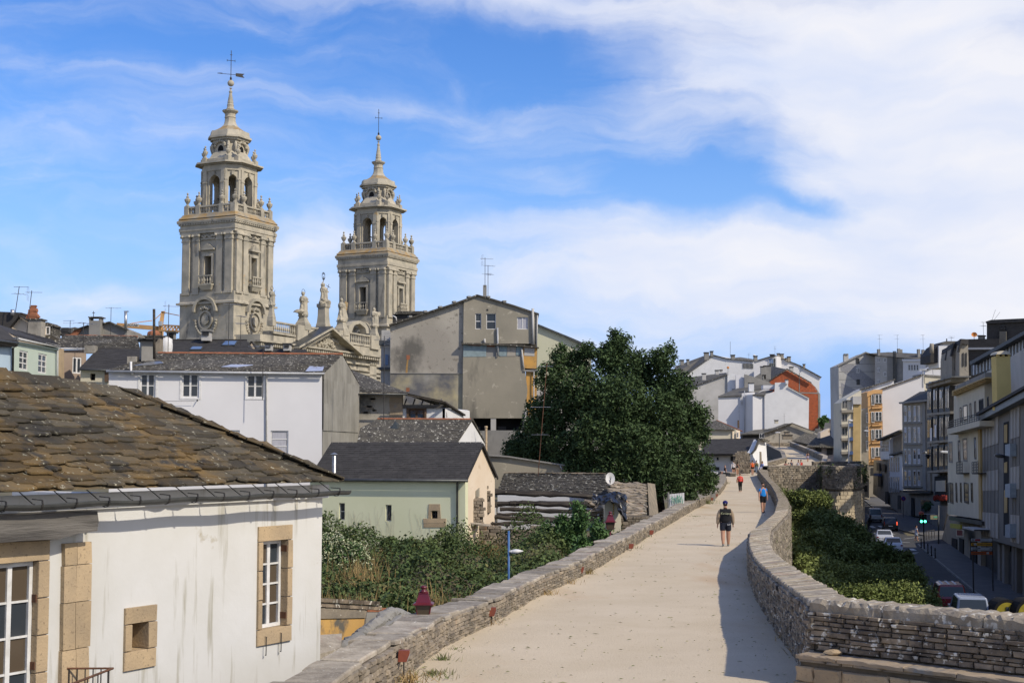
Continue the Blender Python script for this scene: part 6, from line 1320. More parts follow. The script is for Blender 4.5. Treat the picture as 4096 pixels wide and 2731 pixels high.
def statue(p,H,label,turn=0,arm=None,att=None,halo=True):
 e=empty('statue',p,label,'statue','stone saints along the cathedral skyline');u=H/1.8;t_=FP.t*math.cos(turn)+FP.n*math.sin(turn)
 m=MB();n=14;prof=[(.34,0),(.38,.08),(.33,.25),(.30,.5),(.27,.8),(.25,.98),(.29,1.15),(.30,1.32),(.22,1.46),(.09,1.52),(.085,1.56),(.12,1.62),(.135,1.7),(.11,1.8),(.04,1.85)]
 vs=[];fs=[]
 for i,(r,z)in enumerate(prof):
  for k in range(n):
   a=2*math.pi*k/n;rr=r*1.25*(1+.16*math.sin(k*2.5+z*3)*(z<1.2)+RU(-.05,.05));q=t_*(rr*math.cos(a)+.07*math.sin(z*2.2))+FP.n*(rr*.75*math.sin(a));vs.append(p+q*u+Vector((0,0,z*u)))
 fs=[(i*n+k,i*n+(k+1)%n,(i+1)*n+(k+1)%n,(i+1)*n+k)for i in range(len(prof)-1)for k in range(n)]+[tuple(range(n))]
 m.add(vs,fs);sh=p+t_*.15*u
 for sg in(-1,1):
  if arm=='up' and sg<0:m.tube([p+t_*-.24*u+Vector((0,0,1.42*u)),p+t_*-.36*u+Vector((0,0,1.68*u)),p+t_*-.05*u+Vector((0,0,2.0*u))],[.09*u,.075*u,.05*u],6)
  else:m.tube([p+t_*.25*sg*u+Vector((0,0,1.4*u)),p+t_*.36*sg*u+Vector((0,0,1.1*u))+FP.n*.1*u,p+t_*.3*sg*u+FP.n*.3*u+Vector((0,0,1.08*u))],[.09*u,.08*u,.05*u],6)
 m.build('figure',T['tower'],e)
 if halo:
  m=MB();c=p+Vector((0,0,1.8*u));
  P=[c+t_*(.25*u*math.cos(a))+Vector((0,0,.25*u*math.sin(a)))for a in[math.pi*k/8*1.0-.3 for k in range(12)]];m.tube(P,.025,5);m.build('halo',T['iron'],e)
 if att=='tablet':m=MB();c=p+t_*.62*u+Vector((0,0,1.25*u));m.prism([c+t_*-.28*u+Vector((0,0,-.35*u)),c+t_*.2*u+Vector((0,0,-.3*u)),c+t_*.38*u+Vector((0,0,.32*u)),c+t_*-.1*u+Vector((0,0,.4*u))],FP.n*.08);m.build('stone_tablet',T['lichen_stone'],e);
 if att=='tablet':m=MB();m.lathe(p+t_*.55*u,[(.2*u,0),(.28*u,.25*u),(.2*u,.6*u),(.1*u,.85*u)],8);m.build('side_figure',T['tower'],e)
 if att=='book':m=MB();c=p+t_*.45*u+Vector((0,0,1.3*u));m.box(c,(.4*u,.12*u,.3*u),math.atan2(t_.y,t_.x),0,.4);m.build('open_book',T['tower'],e)
 if att=='eagle':m=MB();c=p-t_*.55*u+Vector((0,0,.28*u));m.ico(c,.3*u,1,(1.3,.8,.6),.2);m.bar(c-t_*.15*u,c-t_*.75*u-Vector((0,0,.12*u)),.22*u,.06*u);m.build('eagle',T['tower'],e);m=MB();c=p+t_*.45*u+Vector((0,0,1.3*u));m.box(c,(.4*u,.12*u,.3*u),math.atan2(t_.y,t_.x),0,.4);m.build('open_book',T['tower'],e)
 if att=='scroll':m=MB();c=p+t_*.5*u+Vector((0,0,1.3*u));m.box(c,(.6*u,.14*u,.3*u),math.atan2(t_.y,t_.x),0,-.2);m.build('parchment',T['tower'],e)
 if att=='monstrance':
  m=MB();c=p+t_*-.05*u+Vector((0,0,2.45*u));m.tube([p+t_*-.05*u+Vector((0,0,2.0*u)),c],.04,5)
  for k in range(16):a=2*math.pi*k/16;m.bar(c+t_*.15*u*math.cos(a)+Vector((0,0,.2*u*math.sin(a))),c+t_*.27*u*math.cos(a)+Vector((0,0,.36*u*math.sin(a))),.05)
  m.build('sunburst',T['iron'],e);m=MB();q=p+t_*.38*u+Vector((0,0,1.0*u));a=q+t_*-.1*u-Vector((0,0,.3*u));b=q+t_*.42*u+Vector((0,0,.85*u));m.tube([a,b],.035,5);c=a+(b-a)*.8;m.tube([c-t_*.3*u+Vector((0,0,.08*u)),c+t_*.3*u-Vector((0,0,.08*u))],.035,5);m.build('cross_staff',T['iron'],e)
  m=MB()
  for k in range(14):m.ico(p+t_*RU(-.45,.6)*u+FP.n*RU(-.2,.3)*u+Vector((0,0,RU(-.02,.35)*u)),RU(.14,.24)*u,1,(1,1,1),.15)
  m.build('cloud_base',T['tower'],e)
 if att=='spear':m=MB();q=p+t_*.35*u+Vector((0,0,1.0*u));m.tube([q,q+t_*.28*u+Vector((0,0,.7*u))],.03,5);m.build('spear',T['iron'],e)
p=pedestal(1212,1262,1302,34,52);statue(p,3.0,'stone saint with open book and an eagle at its feet, beside the left tower',0,None,'eagle')
p=pedestal(1293,1216,1330,46,54,-1.5);statue(p,2.75,'highest central statue with a raised sunburst and a long cross staff',.1,'up','monstrance',False)
p=pedestal(1366,1283,1325,36,50);statue(p,3.0,'stone saint leaning on a big stone tablet, just left of the right tower',0,None,'tablet')
p=pedestal(1497,1306,1346,26,34);statue(p,2.6,'smallest stone saint holding out a parchment in front of the right tower shaft',.3,None,'scroll')
p=pedestal(1086,1222,1284,20,30,.2);statue(p,2.1,'half hidden stone saint with a thin spear against the left tower corner',0,None,'spear')
fq('arched_window_hood',[(1392,1330),(1398,1302),(1415,1286),(1440,1282),(1462,1292),(1474,1312),(1476,1334),(1466,1334),(1462,1312),(1440,1294),(1418,1300),(1404,1334)],.3,1.0)
SF=PL((34.0,96),(45.6,149))
def fpoly(root,name,mat,pl,px,off,d,**k):
 m=MB();m.prism([pl.P(x,y,off)for x,y in px],-pl.n*d);return m.build(name,T[mat],root,**k)
def fwin(root,pl,x0,y0,x1,y1,off=-.1,fm='paint_white',gm=('glass','glass2'),c=1,r=2,fw=.08,**k):
 return window(pl,prect(pl,x0,y0,x1,y1),root,T[fm],[T[g]for g in gm],c,r,off=off,fw=fw,**k)
def bld(label,pl,px,cat='building'):p=pl.P(px,1990);return empty(cat.replace(' ','_'),(p.x,p.y,ST),label,cat)
def lin(x,x0,y0,x1,y1):return y0+(y1-y0)*(x-x0)/(x1-x0)
a=bld('dark grey panelled building nearest on the street at the far right',SF,4000)
fpoly(a,'wall','panel_d',SF,[(3918,1660),(4230,1490),(4230,2235),(3924,2146)],0,9)
fpoly(a,'ground_floor_wall','dark',SF,[(3930,2150),(4230,2240),(4230,2520),(3922,2316)],-1.1,8)
fpoly(a,'eaves_slab','gutter',SF,[(3907,1662),(4230,1478),(4230,1520),(3912,1686)],.7,2.0)
fpoly(a,'roof_edge','slate_new',SF,[(3905,1650),(4230,1466),(4230,1478),(3905,1662)],.9,3)
tops=lambda x:lin(x,3918,1690,4096,1600);bots=lambda x:lin(x,3926,2146,4096,2190)
cols=[3928,3940,3952,3964,3980,3993]+[4040,4052,4064,4078]+[4100,4114,4130,4150,4170]
def yat(x,f):return tops(x)+(bots(x)-tops(x))*f
for i,(x0,x1)in enumerate(zip(cols,cols[1:])):
 if x1-x0>20:continue
 for(f0,f1,mt)in((.02,.235,'panel_l'),(.24,.435,'panel_d'),(.44,.60,'panel_l'),(.605,.78,'panel_d'),(.785,.98,'panel_l')):
  fpoly(a,'facade_panel',mt,SF,[(x0+1.5,yat(x0,f0)),(x1-1.5,yat(x1,f0)),(x1-1.5,yat(x1,f1)),(x0+1.5,yat(x0,f1))],.07 if mt=='panel_l' else .03,.06)
fpoly(a,'dark_bay','black',SF,[(4014,1690),(4034,1684),(4034,2150),(4014,2140)],.02,.03)
for y0,y1 in((1700,1770),(1850,1890),(1960,2050)):fpoly(a,'tan_blind','ochre_trim',SF,[(4016,y0),(4028,y0-4),(4028,y1),(4016,y1)],.05,.02)
C('bluish_banner',(.30,.36,.42),.6)
for y0,y1 in((1778,1824),(1936,1990),(2098,2150)):fpoly(a,'balcony_panel','bluish_banner',SF,[(4020,y0),(4040,y0-4),(4040,y1),(4020,y1-3)],.45,.4)
for x in(3990,4008,4046,4058,4090):fpoly(a,'ground_pier','concrete' if x<4040 else 'panel_d',SF,[(x,2175),(x+9,2178),(x+9,2420),(x,2400)],-.6,.4)
fpoly(a,'shop_front','glass',SF,[(4020,2200),(4046,2206),(4046,2380),(4020,2365)],-.9,.1)
b=bld('tall pale party wall with a yellow chimney stack and a long slanting slatted attic roof',SF,3990)
PW2=PL(SF.at(-14,0,-2.0).xy,SF.at(40,0,-2.0).xy)
fpoly(b,'party_wall','concrete_l',PW2,[(3942,1490),(4230,1310),(4230,1560),(3942,1655)],0,6)
fpoly(b,'side_wall','cream',PW2,[(3940,1492),(3992,1474),(3992,1640),(3940,1662)],.4,.5)
c=boxpx(b,'chimney','yellow_wall',3990,1425,4041,1640,97,1.0)
m=MB();m.prism([U(x,y,96.8)for x,y in[(3985,1417),(3990,1408),(4004,1403),(4024,1403),(4038,1408),(4044,1417)]],(0,1.3,0));m.build('chimney_cap',T['cream'],b)
for x in(3990,4011,4033):boxpx(b,'cap_leg','yellow_wall',x,1416,x+8,1426,96.95,.3)
boxpx(b,'chimney_vent','black',3993,1417,4038,1426,97.3,.5)
PA=PL(U(3885,1799,138).xy,U(4230,1799,92).xy)
fpoly(b,'attic_wall','dark',PA,[(3885,1450),(4230,1262),(4230,1400),(3940,1492),(3885,1500)],0,3)
for i in range(19):
 x=3892+i*13.0;y0=lin(x,3885,1452,4096,1340);y1=lin(x,3890,1500,4096,1425);fpoly(b,'attic_slat','gutter_light',PA,[(x,y0+2),(x+4,y0),(x+4,y1),(x,y1+2)],.2,.2)
fpoly(b,'attic_roof_edge','dark',PA,[(3878,1446),(4230,1248),(4230,1262),(3880,1460)],.8,1)
h=empty('slate_tower_block',U(4050,1300,200),'high slate-clad block with a flat parapet at the top right edge','building')
HPp=PX(3945,200,4300,194);fpoly(h,'wall','slate_new',HPp,[(3947,1292),(4300,1276),(4300,1700),(3947,1700)],0,8);fpoly(h,'parapet','dark',HPp,[(3942,1286),(3965,1279),(4300,1264),(4300,1278),(3945,1294)],.4,8)
fpoly(h,'vent_shaft','slate_far',HPp,[(3998,1325),(4024,1325),(4024,1400),(3998,1400)],.6,.5)
for y in(1303,1309,1315):fpoly(h,'louvre','dark',HPp,[(4000,y),(4020,y),(4020,y+4),(4000,y+4)],.3,.3)
tube(h,'guy_wire','iron',[HPp.P(3968,1280),HPp.P(3982,1238)],.02,4);tube(h,'guy_wire','iron',[HPp.P(3976,1280),HPp.P(4000,1248)],.02,4)
fpoly(h,'lower_slate_roof','slate_new',HPp,[(3836,1357),(3998,1354),(3998,1392),(3846,1388)],.8,7);fpoly(h,'white_fascia','gutter_light',HPp,[(3862,1390),(3980,1389),(3980,1397),(3862,1398)],1.0,.5);fpoly(h,'slate_wall','slate_new',HPp,[(3866,1398),(3998,1396),(3998,1560),(3866,1560)],.6,4);fpoly(h,'pale_corner','cream',HPp,[(3856,1398),(3867,1398),(3867,1455),(3856,1458)],.9,1)
fpoly(h,'roof_chimney','concrete',HPp,[(3912,1344),(3934,1344),(3934,1357),(3912,1357)],0,1);fpoly(h,'chimney_cap','dark',HPp,[(3908,1340),(3937,1340),(3937,1344),(3908,1344)],.2,1.3)
od=empty('satellite_dish',U(3897,1356,196),'bright orange satellite dish on the skyline roof at upper right','dish');m=MB();c=U(3897,1338,196);C('orange_dish',(.62,.24,.06),.6);vs=[];n=20
for r,z in((.03,.14),(.3,.09),(.5,0)):vs+=[c+Vector((r*1.0*math.cos(2*math.pi*k/n)*.84,-.2*0+z*1.0,r*.68*math.sin(2*math.pi*k/n)))for k in range(n)]
m.add(vs,[(j*n+k,j*n+(k+1)%n,(j+1)*n+(k+1)%n,(j+1)*n+k)for j in range(2)for k in range(n)]+[tuple(range(n))]);m.build('reflector',T['orange_dish'],od,smooth=True);tube(od,'pole','iron',[U(3897,1362,196),c+Vector((0,.1,0))],.04,5);tube(od,'feed_arm','iron',[c-Vector((0,0,.3)),c+Vector((0,-.5,0))],.02,4)
antenna(U(3934,1342,196),1.9,'little aerial right of the orange dish',1,.4)
dg=empty('gabled_dormers',U(3830,1500,160),'row of three dark gabled stone dormers stepping back above the black gallery facade','dormer')
for(x0,x1,yt,yb,Y)in((3838,3872,1360,1530,186),(3808,3840,1376,1535,190),(3786,3812,1392,1540,196)):
 m=MB();xm=x0+(x1-x0)*.22;m.prism([U(x0,yt+44,Y),U(xm,yt,Y),U(x1,yt+2,Y),U(x1+4,yb,Y),U(x0,yb,Y)],(1,6,0));m.build('dormer_wall',T['stonefac'],dg)
 m=MB();m.bar(U(x0-4,yt+48,Y-.3),U(xm,yt-4,Y-.3),.5,.2);m.prism([U(xm,yt-5,Y-.3),U(x1+2,yt-3,Y-.3),U(x1+2,yt+18,Y-.4),U(xm-3,yt+14,Y-.4)],(1,6,0));m.build('dormer_roof',T['slate_new'],dg)
 for q in(.35,.7):x=x0+(x1-x0)*q;m=MB();m.prism([U(x,yt+52,Y-.1),U(x+6,yt+50,Y-.1),U(x+6,yt+105,Y-.1),U(x,yt+105,Y-.1)],(0,.05,0));m.build('dormer_window',T['dark'],dg)
cb=bld('cream facade building with ochre cornice and a curved iron balcony',SF,3850)
y=lambda x,ya,yb:lin(x,3795,ya,3918,yb)
fpoly(cb,'upper_wall','cream',SF,[(3815,1572),(3938,1516),(3938,1720),(3815,1740)],-.4,9)
fpoly(cb,'roof_parapet','concrete',SF,[(3820,1544),(3940,1490),(3940,1514),(3820,1568)],-.2,9)
for i in range(3):fpoly(cb,'cornice','ochre_trim',SF,[(3808,1563+i*7),(3942,1508+i*7),(3942,1513+i*7),(3808,1569+i*7)],.30-.14*i,.6)
fpoly(cb,'wall','cream',SF,[(3792,1738),(3918,1712),(3924,2076),(3790,2056)],.1,9)
fpoly(cb,'corner_pier','ochre_trim',SF,[(3911,1712),(3919,1710),(3925,2077),(3915,2074)],.16,.2)
fpoly(cb,'balcony_slab','cream',SF,[(3788,1716),(3918,1682),(3918,1704),(3788,1738)],1.1,1.3)
m=MB()
for k in range(4):
 yy=10*k;m.bar(SF.P(3794,1690+yy*.85-3,1.05),SF.P(3916,1656+yy*.85-3,1.05),.05)
for i in range(14):x=3794+i*9.4;yb=lin(x,3794,1722,3916,1688);m.bar(SF.P(x,yb,1.05),SF.P(x,yb-38,1.05),.04)
m.build('balcony_railing',T['iron'],cb)
for(x0,x1,y0,y1)in((3824,3829,1628,1688),(3836,3852,1620,1680),(3862,3867,1612,1672),(3880,3885,1604,1662),(3898,3914,1596,1656),(3930,3935,1586,1640)):fwin(cb,SF,x0,y0,x1,y1,off=-.34,fm='dark',r=1,fw=.1,gm=('glass','black'))
for(x0,x1,y0,y1)in((3800,3815,1765,1850),(3838,3846,1760,1848),(3857,3874,1752,1845),(3903,3910,1748,1836)):fwin(cb,SF,x0,y0,x1,y1,off=.14,fm='concrete' if x1-x0>12 else 'dark',fw=.16)
for(x0,x1)in((3826,3849),(3888,3912)):
 m=MB();
 for k in range(5):m.bar(SF.P(x0,1848+k*11,.7),SF.P(x1,1845+k*11,.7),.05)
 for k in range(5):x=x0+(x1-x0)*k/4;m.bar(SF.P(x,1848,.7),SF.P(x,1892,.7),.05)
 m.prism([SF.P(x0,1892,.7),SF.P(x1,1890,.7),SF.P(x1,1894,.7),SF.P(x0,1896,.7)],-SF.n*.6);m.build('window_balcony',T['iron'],cb)
for(x0,x1)in((3794,3800),(3804,3818),(3828,3834),(3846,3852),(3862,3880),(3890,3897)):fwin(cb,SF,x0,1930,x1,2012 if x1-x0>9 else 2008,off=.14,fm='dark',r=2,fw=.08)
fpoly(cb,'ground_floor_wall','stonefac',SF,[(3792,2058),(3926,2078),(3922,2316),(3762,2176)],-.7,8)
fpoly(cb,'shop_fascia','dark',SF,[(3796,2064),(3926,2084),(3926,2100),(3796,2078)],.3,1)
C('yellow_sign',(.42,.36,.03),.6);fpoly(cb,'shop_sign','yellow_sign',SF,[(3800,2092),(3841,2097),(3841,2115),(3801,2110)],.5,.15);fpoly(cb,'awning','concrete_l',SF,[(3850,2105),(3898,2116),(3894,2122),(3850,2112)],1.2,1.2)
C('poster_red',(.18,.03,.02));q=fpoly(cb,'poster_frame','cream',SF,[(3824,2116),(3852,2118),(3852,2144),(3824,2143)],.35,.1);fpoly(cb,'poster','poster_red',SF,[(3827,2119),(3849,2121),(3849,2141),(3827,2140)],.38,.05)
for x0,x1 in((3806,3826),(3836,3852),(3880,3905)):fpoly(cb,'shop_opening','black',SF,[(x0,2150),(x1,2156),(x1,lin(x1,3806,2215,3922,2300)),(x0,lin(x0,3806,2210,3922,2300))],-.6,.15)
bg_=bld('dark building with black wooden galleries and heavy stone cornice',SF,3750)
SG=PL(U(3712,1799,188).xy,U(3800,1799,163).xy)
fpoly(bg_,'wall','stonefac',SG,[(3708,1548),(3800,1520),(3796,2110),(3714,2062)],-.9,8)
for i in range(4):
 x0=3706+i*24;x1=x0+20;yo=-7*i
 fpoly(bg_,'cornice','stonefac',SG,[(x0-3,1540+yo),(x1+6,1532+yo),(x1+6,1546+yo),(x0-3,1554+yo)],1.0,1.8);fpoly(bg_,'cornice','concrete',SG,[(x0-4,1533+yo),(x1+8,1525+yo),(x1+8,1530+yo),(x0-4,1539+yo)],1.3,2)
 for k,(ya,yb)in enumerate(((1560,1650),(1672,1762),(1790,1880))):
  fpoly(bg_,'gallery_frame','dark',SG,[(x0+2,ya+yo*.6),(x1,ya-6+yo*.6),(x1,yb+yo*.3),(x0+2,yb+4+yo*.3)],.45,1.2)
  for q in range(2):xx=x0+4+q*8;fpoly(bg_,'gallery_pane','glass' if(i+q+k)%3 else 'glass2',SG,[(xx,ya+8+yo*.6),(xx+5,ya+6+yo*.6),(xx+5,yb-14+yo*.3),(xx,yb-12+yo*.3)],.5,.04)
  fpoly(bg_,'gallery_ledge','stonefac',SG,[(x0,yb+4+yo*.3),(x1+3,yb+yo*.3),(x1+3,yb+10+yo*.3),(x0,yb+13+yo*.3)],.7,1.2)
for(x0,y0,y1)in((3733,1560,1600),(3760,1566,1590),(3738,1700,1750),(3720,1712,1765)):fpoly(bg_,'white_shutter','paint_white',SG,[(x0,y0),(x0+7,y0-2),(x0+7,y1),(x0,y1)],.56,.05)
fpoly(bg_,'recessed_porch','black',SG,[(3738,1905),(3785,1900),(3784,2000),(3738,2005)],-.2,.4);fpoly(bg_,'porch_wall','cream',SG,[(3742,1922),(3780,1920),(3780,1965),(3742,1965)],-.1,.1)
fpoly(bg_,'ground_floor','stonefac',SG,[(3722,2020),(3796,2025),(3770,2125),(3700,2075)],-.4,.6)
m=MB();C('geranium',(.22,.03,.02))
for i in range(50):m.ico(SG.P(RU(3738,3784),RU(1984,1996),.2),.22,0,(1,1,1),.3)
m.build('flower_box',T['geranium'],kind='stuff',label='red geraniums spilling along the low balcony of the black gallery building')
SP2=PL(U(3606,1799,216).xy,U(3716,1799,193).xy)
gs=empty('stone_building',(SP2.P(3660,1990).x,SP2.P(3660,1990).y,ST),'grey stone building with four rows of tall white windows','building')
fpoly(gs,'wall','stonefac',SP2,[(3608,1614),(3716,1600),(3722,1962),(3612,1958)],0,10)
fpoly(gs,'eaves','concrete',SP2,[(3594,1608),(3720,1596),(3720,1603),(3598,1615)],.8,11);m=MB();m.prism([SP2.P(3612,1606,.2),SP2.P(3680,1566,-4),SP2.P(3730,1562,-4),SP2.P(3730,1597,.2)],(2,8,0));m.build('roof',T['slate_new'],gs)
for k,(ya,yb)in enumerate(((1622,1686),(1708,1770),(1795,1855),(1880,1942))):
 for x in(3618,3634,3655,3672):fwin(gs,SP2,x,ya,x+10,yb,off=.06,r=3,fw=.14,gm=('glass','curtain','glass2'))
 fpoly(gs,'string_course','concrete',SP2,[(3610,yb+4),(3684,yb+3),(3684,yb+7),(3610,yb+8)],.2,.3)
fpoly(gs,'corner_pier','concrete',SP2,[(3688,1610),(3700,1608),(3704,1960),(3692,1960)],.15,.3);fpoly(gs,'soffit','dark',SP2,[(3612,1960),(3722,1964),(3722,1972),(3612,1968)],.3,2)
fpoly(gs,'ground_floor','stonefac',SP2,[(3612,1970),(3724,1974),(3734,2066),(3618,2060)],-.6,9);fpoly(gs,'doorway','black',SP2,[(3644,1990),(3656,1990),(3658,2062),(3644,2060)],-.5,.1);fpoly(gs,'shop_window','glass',SP2,[(3682,1998),(3718,2000),(3722,2048),(3684,2048)],-.5,.1)
C('plant_green',(.02,.06,.02));m=MB()
for i in range(40):m.ico(SP2.P(RG(3716,8),RG(2025,6),.4),.3,0,(1,1,1),.4)
m.build('shop_plant',T['plant_green'],label='dark green plant mass in front of the street corner shop window',cat='plant')
WG=PX(3495,246,3608,222)
sg=empty('gallery_house',(WG.P(3540,1990).x,WG.P(3540,1990).y,ST),'narrow houses with white glazed galleries and a rubble stone gable','house')
fpoly(sg,'stone_gable','schist_i',WG,[(3558,1755),(3608,1726),(3608,1808),(3562,1822)],-.5,6);m=MB();m.bar(WG.P(3520,1760,.5),WG.P(3612,1722,.5),1.2,.25);m.build('roof_edge',T['slate_old'],sg)
fpoly(sg,'wall','white',WG,[(3520,1758),(3560,1752),(3560,1840),(3522,1838)],0,6)
for q in range(6):fwin(sg,WG,3524+q*5.4,1764,3528.6+q*5.4,1806,off=.1,r=3,fw=.08,bars=.06)
fpoly(sg,'gallery_apron','paint_white',WG,[(3520,1810),(3558,1808),(3558,1836),(3522,1836)],.3,.5)
fpoly(sg,'lower_wall','white',WG,[(3558,1820),(3608,1806),(3612,1962),(3560,1950)],.2,6);fpoly(sg,'roof_edge','slate_old',WG,[(3556,1816),(3610,1802),(3610,1808),(3556,1822)],.9,3)
for yy in(1826,1905):
 for q in range(5):fwin(sg,WG,3562+q*9,yy,3567+q*9,yy+62,off=.28,r=3,fw=.09)
fpoly(sg,'street_wall','stonefac',WG,[(3495,1840),(3562,1838),(3566,2025),(3492,1975)],-.3,6);fpoly(sg,'street_wall','stonefac',WG,[(3560,1950),(3612,1960),(3618,2060),(3564,2030)],0,6)
for x,y0,y1 in((3506,1850,1882),(3528,1855,1885),(3512,1900,1945),(3540,1965,2015),(3590,1980,2035)):fpoly(sg,'dark_window','dark',WG,[(x,y0),(x+11,y0),(x+11,y1),(x,y1)],.1,.1)
C('blue_awning',(.05,.09,.2));fpoly(sg,'blue_awning','blue_awning',WG,[(3494,1892),(3516,1893),(3516,1903),(3494,1903)],.5,.5)
WP=PX(3528,262,3800,262);wp=empty('white_party_wall',(WP.P(3650,1900).x,WP.P(3650,1900).y,ST),'big blank white party wall rising in a slope beside the orange bay house','building')
fpoly(wp,'wall','white_clean',WP,[(3528,1555),(3692,1500),(3700,1575),(3720,1800),(3560,1800),(3532,1748)],0,5)
m=MB();m.bar(WP.P(3524,1556,.2),WP.P(3692,1498,.2),.5,.2);m.build('verge',T['slate_old'],wp)
fpoly(wp,'back_wall','white_clean',WP,[(3700,1482),(3789,1440),(3800,1560),(3700,1600)],-3,5);m=MB();m.bar(WP.P(3698,1482,-2.8),WP.P(3792,1437,-2.8),.5,.2);m.build('verge',T['slate_old'],wp)
fpoly(wp,'penthouse','cream',WP,[(3690,1502),(3770,1506),(3770,1560),(3690,1560)],-1,4);fpoly(wp,'penthouse_roof','concrete',WP,[(3680,1496),(3780,1502),(3780,1509),(3680,1502)],-.8,5);fpoly(wp,'pent_window','sky_glass',WP,[(3716,1526),(3733,1526),(3733,1545),(3716,1545)],-.95,.1)
m=MB();m.bar(WP.P(3692,1474,0),WP.P(3692,1548,0),.2);m.bar(WP.P(3676,1479,0),WP.P(3706,1479,0),.5,.3);m.build('wall_chimney',T['gutter_light'],wp)
m=MB();m.tube([WP.P(3730,1466,0),WP.P(3733,1504,0)],.06,5);m.bar(WP.P(3722,1468,0),WP.P(3752,1468,0),.15);m.build('flue',T['gutter_light'],wp)
W2=PX(3443,266,3500,266);w2=empty('white_narrow_house',(W2.P(3460,1990).x,262,ST),'narrow white house wall just left of the orange bay windows','house')
fpoly(w2,'wall','white_clean',W2,[(3443,1558),(3575,1520),(3575,1700),(3445,1700)],0,6);m=MB();m.bar(W2.P(3440,1558,.3),W2.P(3580,1517,.3),.6,.2);m.build('verge',T['slate_old'],w2)
fpoly(w2,'lower_wall','stonefac',W2,[(3443,1630),(3480,1620),(3480,2000),(3443,1985)],.5,6)
OB=PX(3470,256,3531,256);ob=empty('orange_bay_house',(OB.P(3500,1990).x,250,ST),'ochre orange clad house with stacked white bay windows','house')
fpoly(ob,'wall','bay',OB,[(3471,1568),(3494,1560),(3529,1560),(3531,1856),(3475,1858)],0,5);fpoly(ob,'top_band','bay',OB,[(3469,1572),(3494,1558),(3530,1558),(3530,1573),(3494,1574),(3469,1588)],.25,1)
for ya in(1576,1646,1716,1788):
 fwin(ob,OB,3485,ya,3497,ya+44,off=.14,r=1,fw=.12);fwin(ob,OB,3500,ya,3528,ya+38,off=.14,c=2,r=2,fw=.12)
 fpoly(ob,'bay_ledge','bay',OB,[(3488,ya+52),(3531,ya+50),(3531,ya+56),(3488,ya+58)],.35,.4)
 m=MB();
 for k in range(8):x=3500+k*4;m.bar(OB.P(x,ya+38,.4),OB.P(x,ya+48,.4),.05)
 m.bar(OB.P(3486,ya+38,.4),OB.P(3529,ya+37,.4),.07);m.build('bay_railing',T['iron'],ob)
fpoly(ob,'lower_wall','stonefac',OB,[(3476,1860),(3531,1858),(3531,1990),(3476,1985)],-.3,4)
for x in(3484,3504):fpoly(ob,'dark_window','dark',OB,[(x,1870),(x+12,1870),(x+12,1900),(x,1900)],-.2,.1)
GC=PX(3352,300,3505,300);gc=empty('grey_apartment_block',(GC.P(3420,1990).x,300,ST),'tall pale grey apartment gable with painted-on diagonal shade stripes, right of the open sky','building')
fpoly(gc,'wall','concrete_l',GC,[(3354,1462),(3460,1411),(3500,1424),(3512,1990),(3362,1990)],0,8)
m=MB();m.bar(GC.P(3350,1464,.2),GC.P(3462,1409,.2),.5,.25);m.bar(GC.P(3462,1409,.2),GC.P(3504,1424,.2),.5,.25);m.build('verge',T['concrete'],gc)
for i in range(11):y_=1455+i*31;fpoly(gc,'floor_joint','concrete',GC,[(3357,y_),(3500,y_-1),(3500,y_+.8),(3357,y_+1.8)],.03,.05)
C('grey_shade_paint',(.30,.30,.31),.9)
fpoly(gc,'painted_shade_stripe','grey_shade_paint',GC,[(3362,1456),(3415,1457),(3500,1525),(3500,1548),(3455,1548),(3363,1480)],.02,.04);fpoly(gc,'painted_shade_stripe','grey_shade_paint',GC,[(3364,1530),(3430,1562),(3440,1580),(3366,1575)],.02,.04)  # shade stripes across the gable, put in as flat grey colour
for x,y0,fm in((3424,1433,'dark'),(3424,1470,'paint_white'),(3426,1517,'dark'),(3510,1431,'dark')):
 if x<3500:fwin(gc,GC,x,y0,x+13,y0+21,off=.1,fm=fm,c=2,r=1,fw=.12)
boxpx(gc,'chimney','concrete_l',3376,1417,3394,1446,300,.9);
for x in(3376,3386):boxpx(gc,'chimney_pot','concrete',x,1414,x+7,1419,299.8,.4)
GC2=PX(3500,297,3780,285);g2=empty('grey_apartment_block',(GC2.P(3600,1990).x,292,ST),'second grey apartment range with brown slate roof, white bays and chimneys','building')
fpoly(g2,'wall','concrete_l',GC2,[(3500,1424),(3555,1424),(3760,1440),(3760,1760),(3500,1900)],0,8);fpoly(g2,'grey_wall','concrete',GC2,[(3549,1430),(3612,1430),(3612,1600),(3549,1600)],.3,.5)
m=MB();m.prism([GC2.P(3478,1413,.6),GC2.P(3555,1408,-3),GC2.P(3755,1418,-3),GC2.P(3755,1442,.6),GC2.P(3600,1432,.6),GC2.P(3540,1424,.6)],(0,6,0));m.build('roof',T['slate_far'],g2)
for x,y0 in((3509,1431),(3509,1471),(3509,1517),(3535,1431),(3535,1487)):fwin(g2,GC2,x,y0,x+12,y0+18,off=.08,fm='paint_white',c=2,r=1,fw=.12)
fpoly(g2,'white_bay','white',GC2,[(3612,1442),(3700,1442),(3700,1530),(3612,1530)],.5,1.5);fpoly(g2,'bay_cornice','white',GC2,[(3608,1436),(3706,1436),(3706,1444),(3608,1444)],.9,2)
for q in range(4):fwin(g2,GC2,3638+q*11,1458,3647+q*11,1482,off=.56,fm='paint_white',c=1,r=2,fw=.1)
for x,y0,y1 in((3512,1396,1422),(3592,1394,1412),(3601,1397,1412),(3672,1396,1430),(3690,1398,1432),(3723,1380,1412)):boxpx(g2,'chimney','concrete',x,y0,x+9,y1,290,.8)
m=MB();
for x in(3573,3578,3583):m.tube([GC2.P(x,1404,.8),GC2.P(x+1,1570,.8)],.12,5)
m.build('flue_pipe',T['gutter'],g2,kind='stuff')
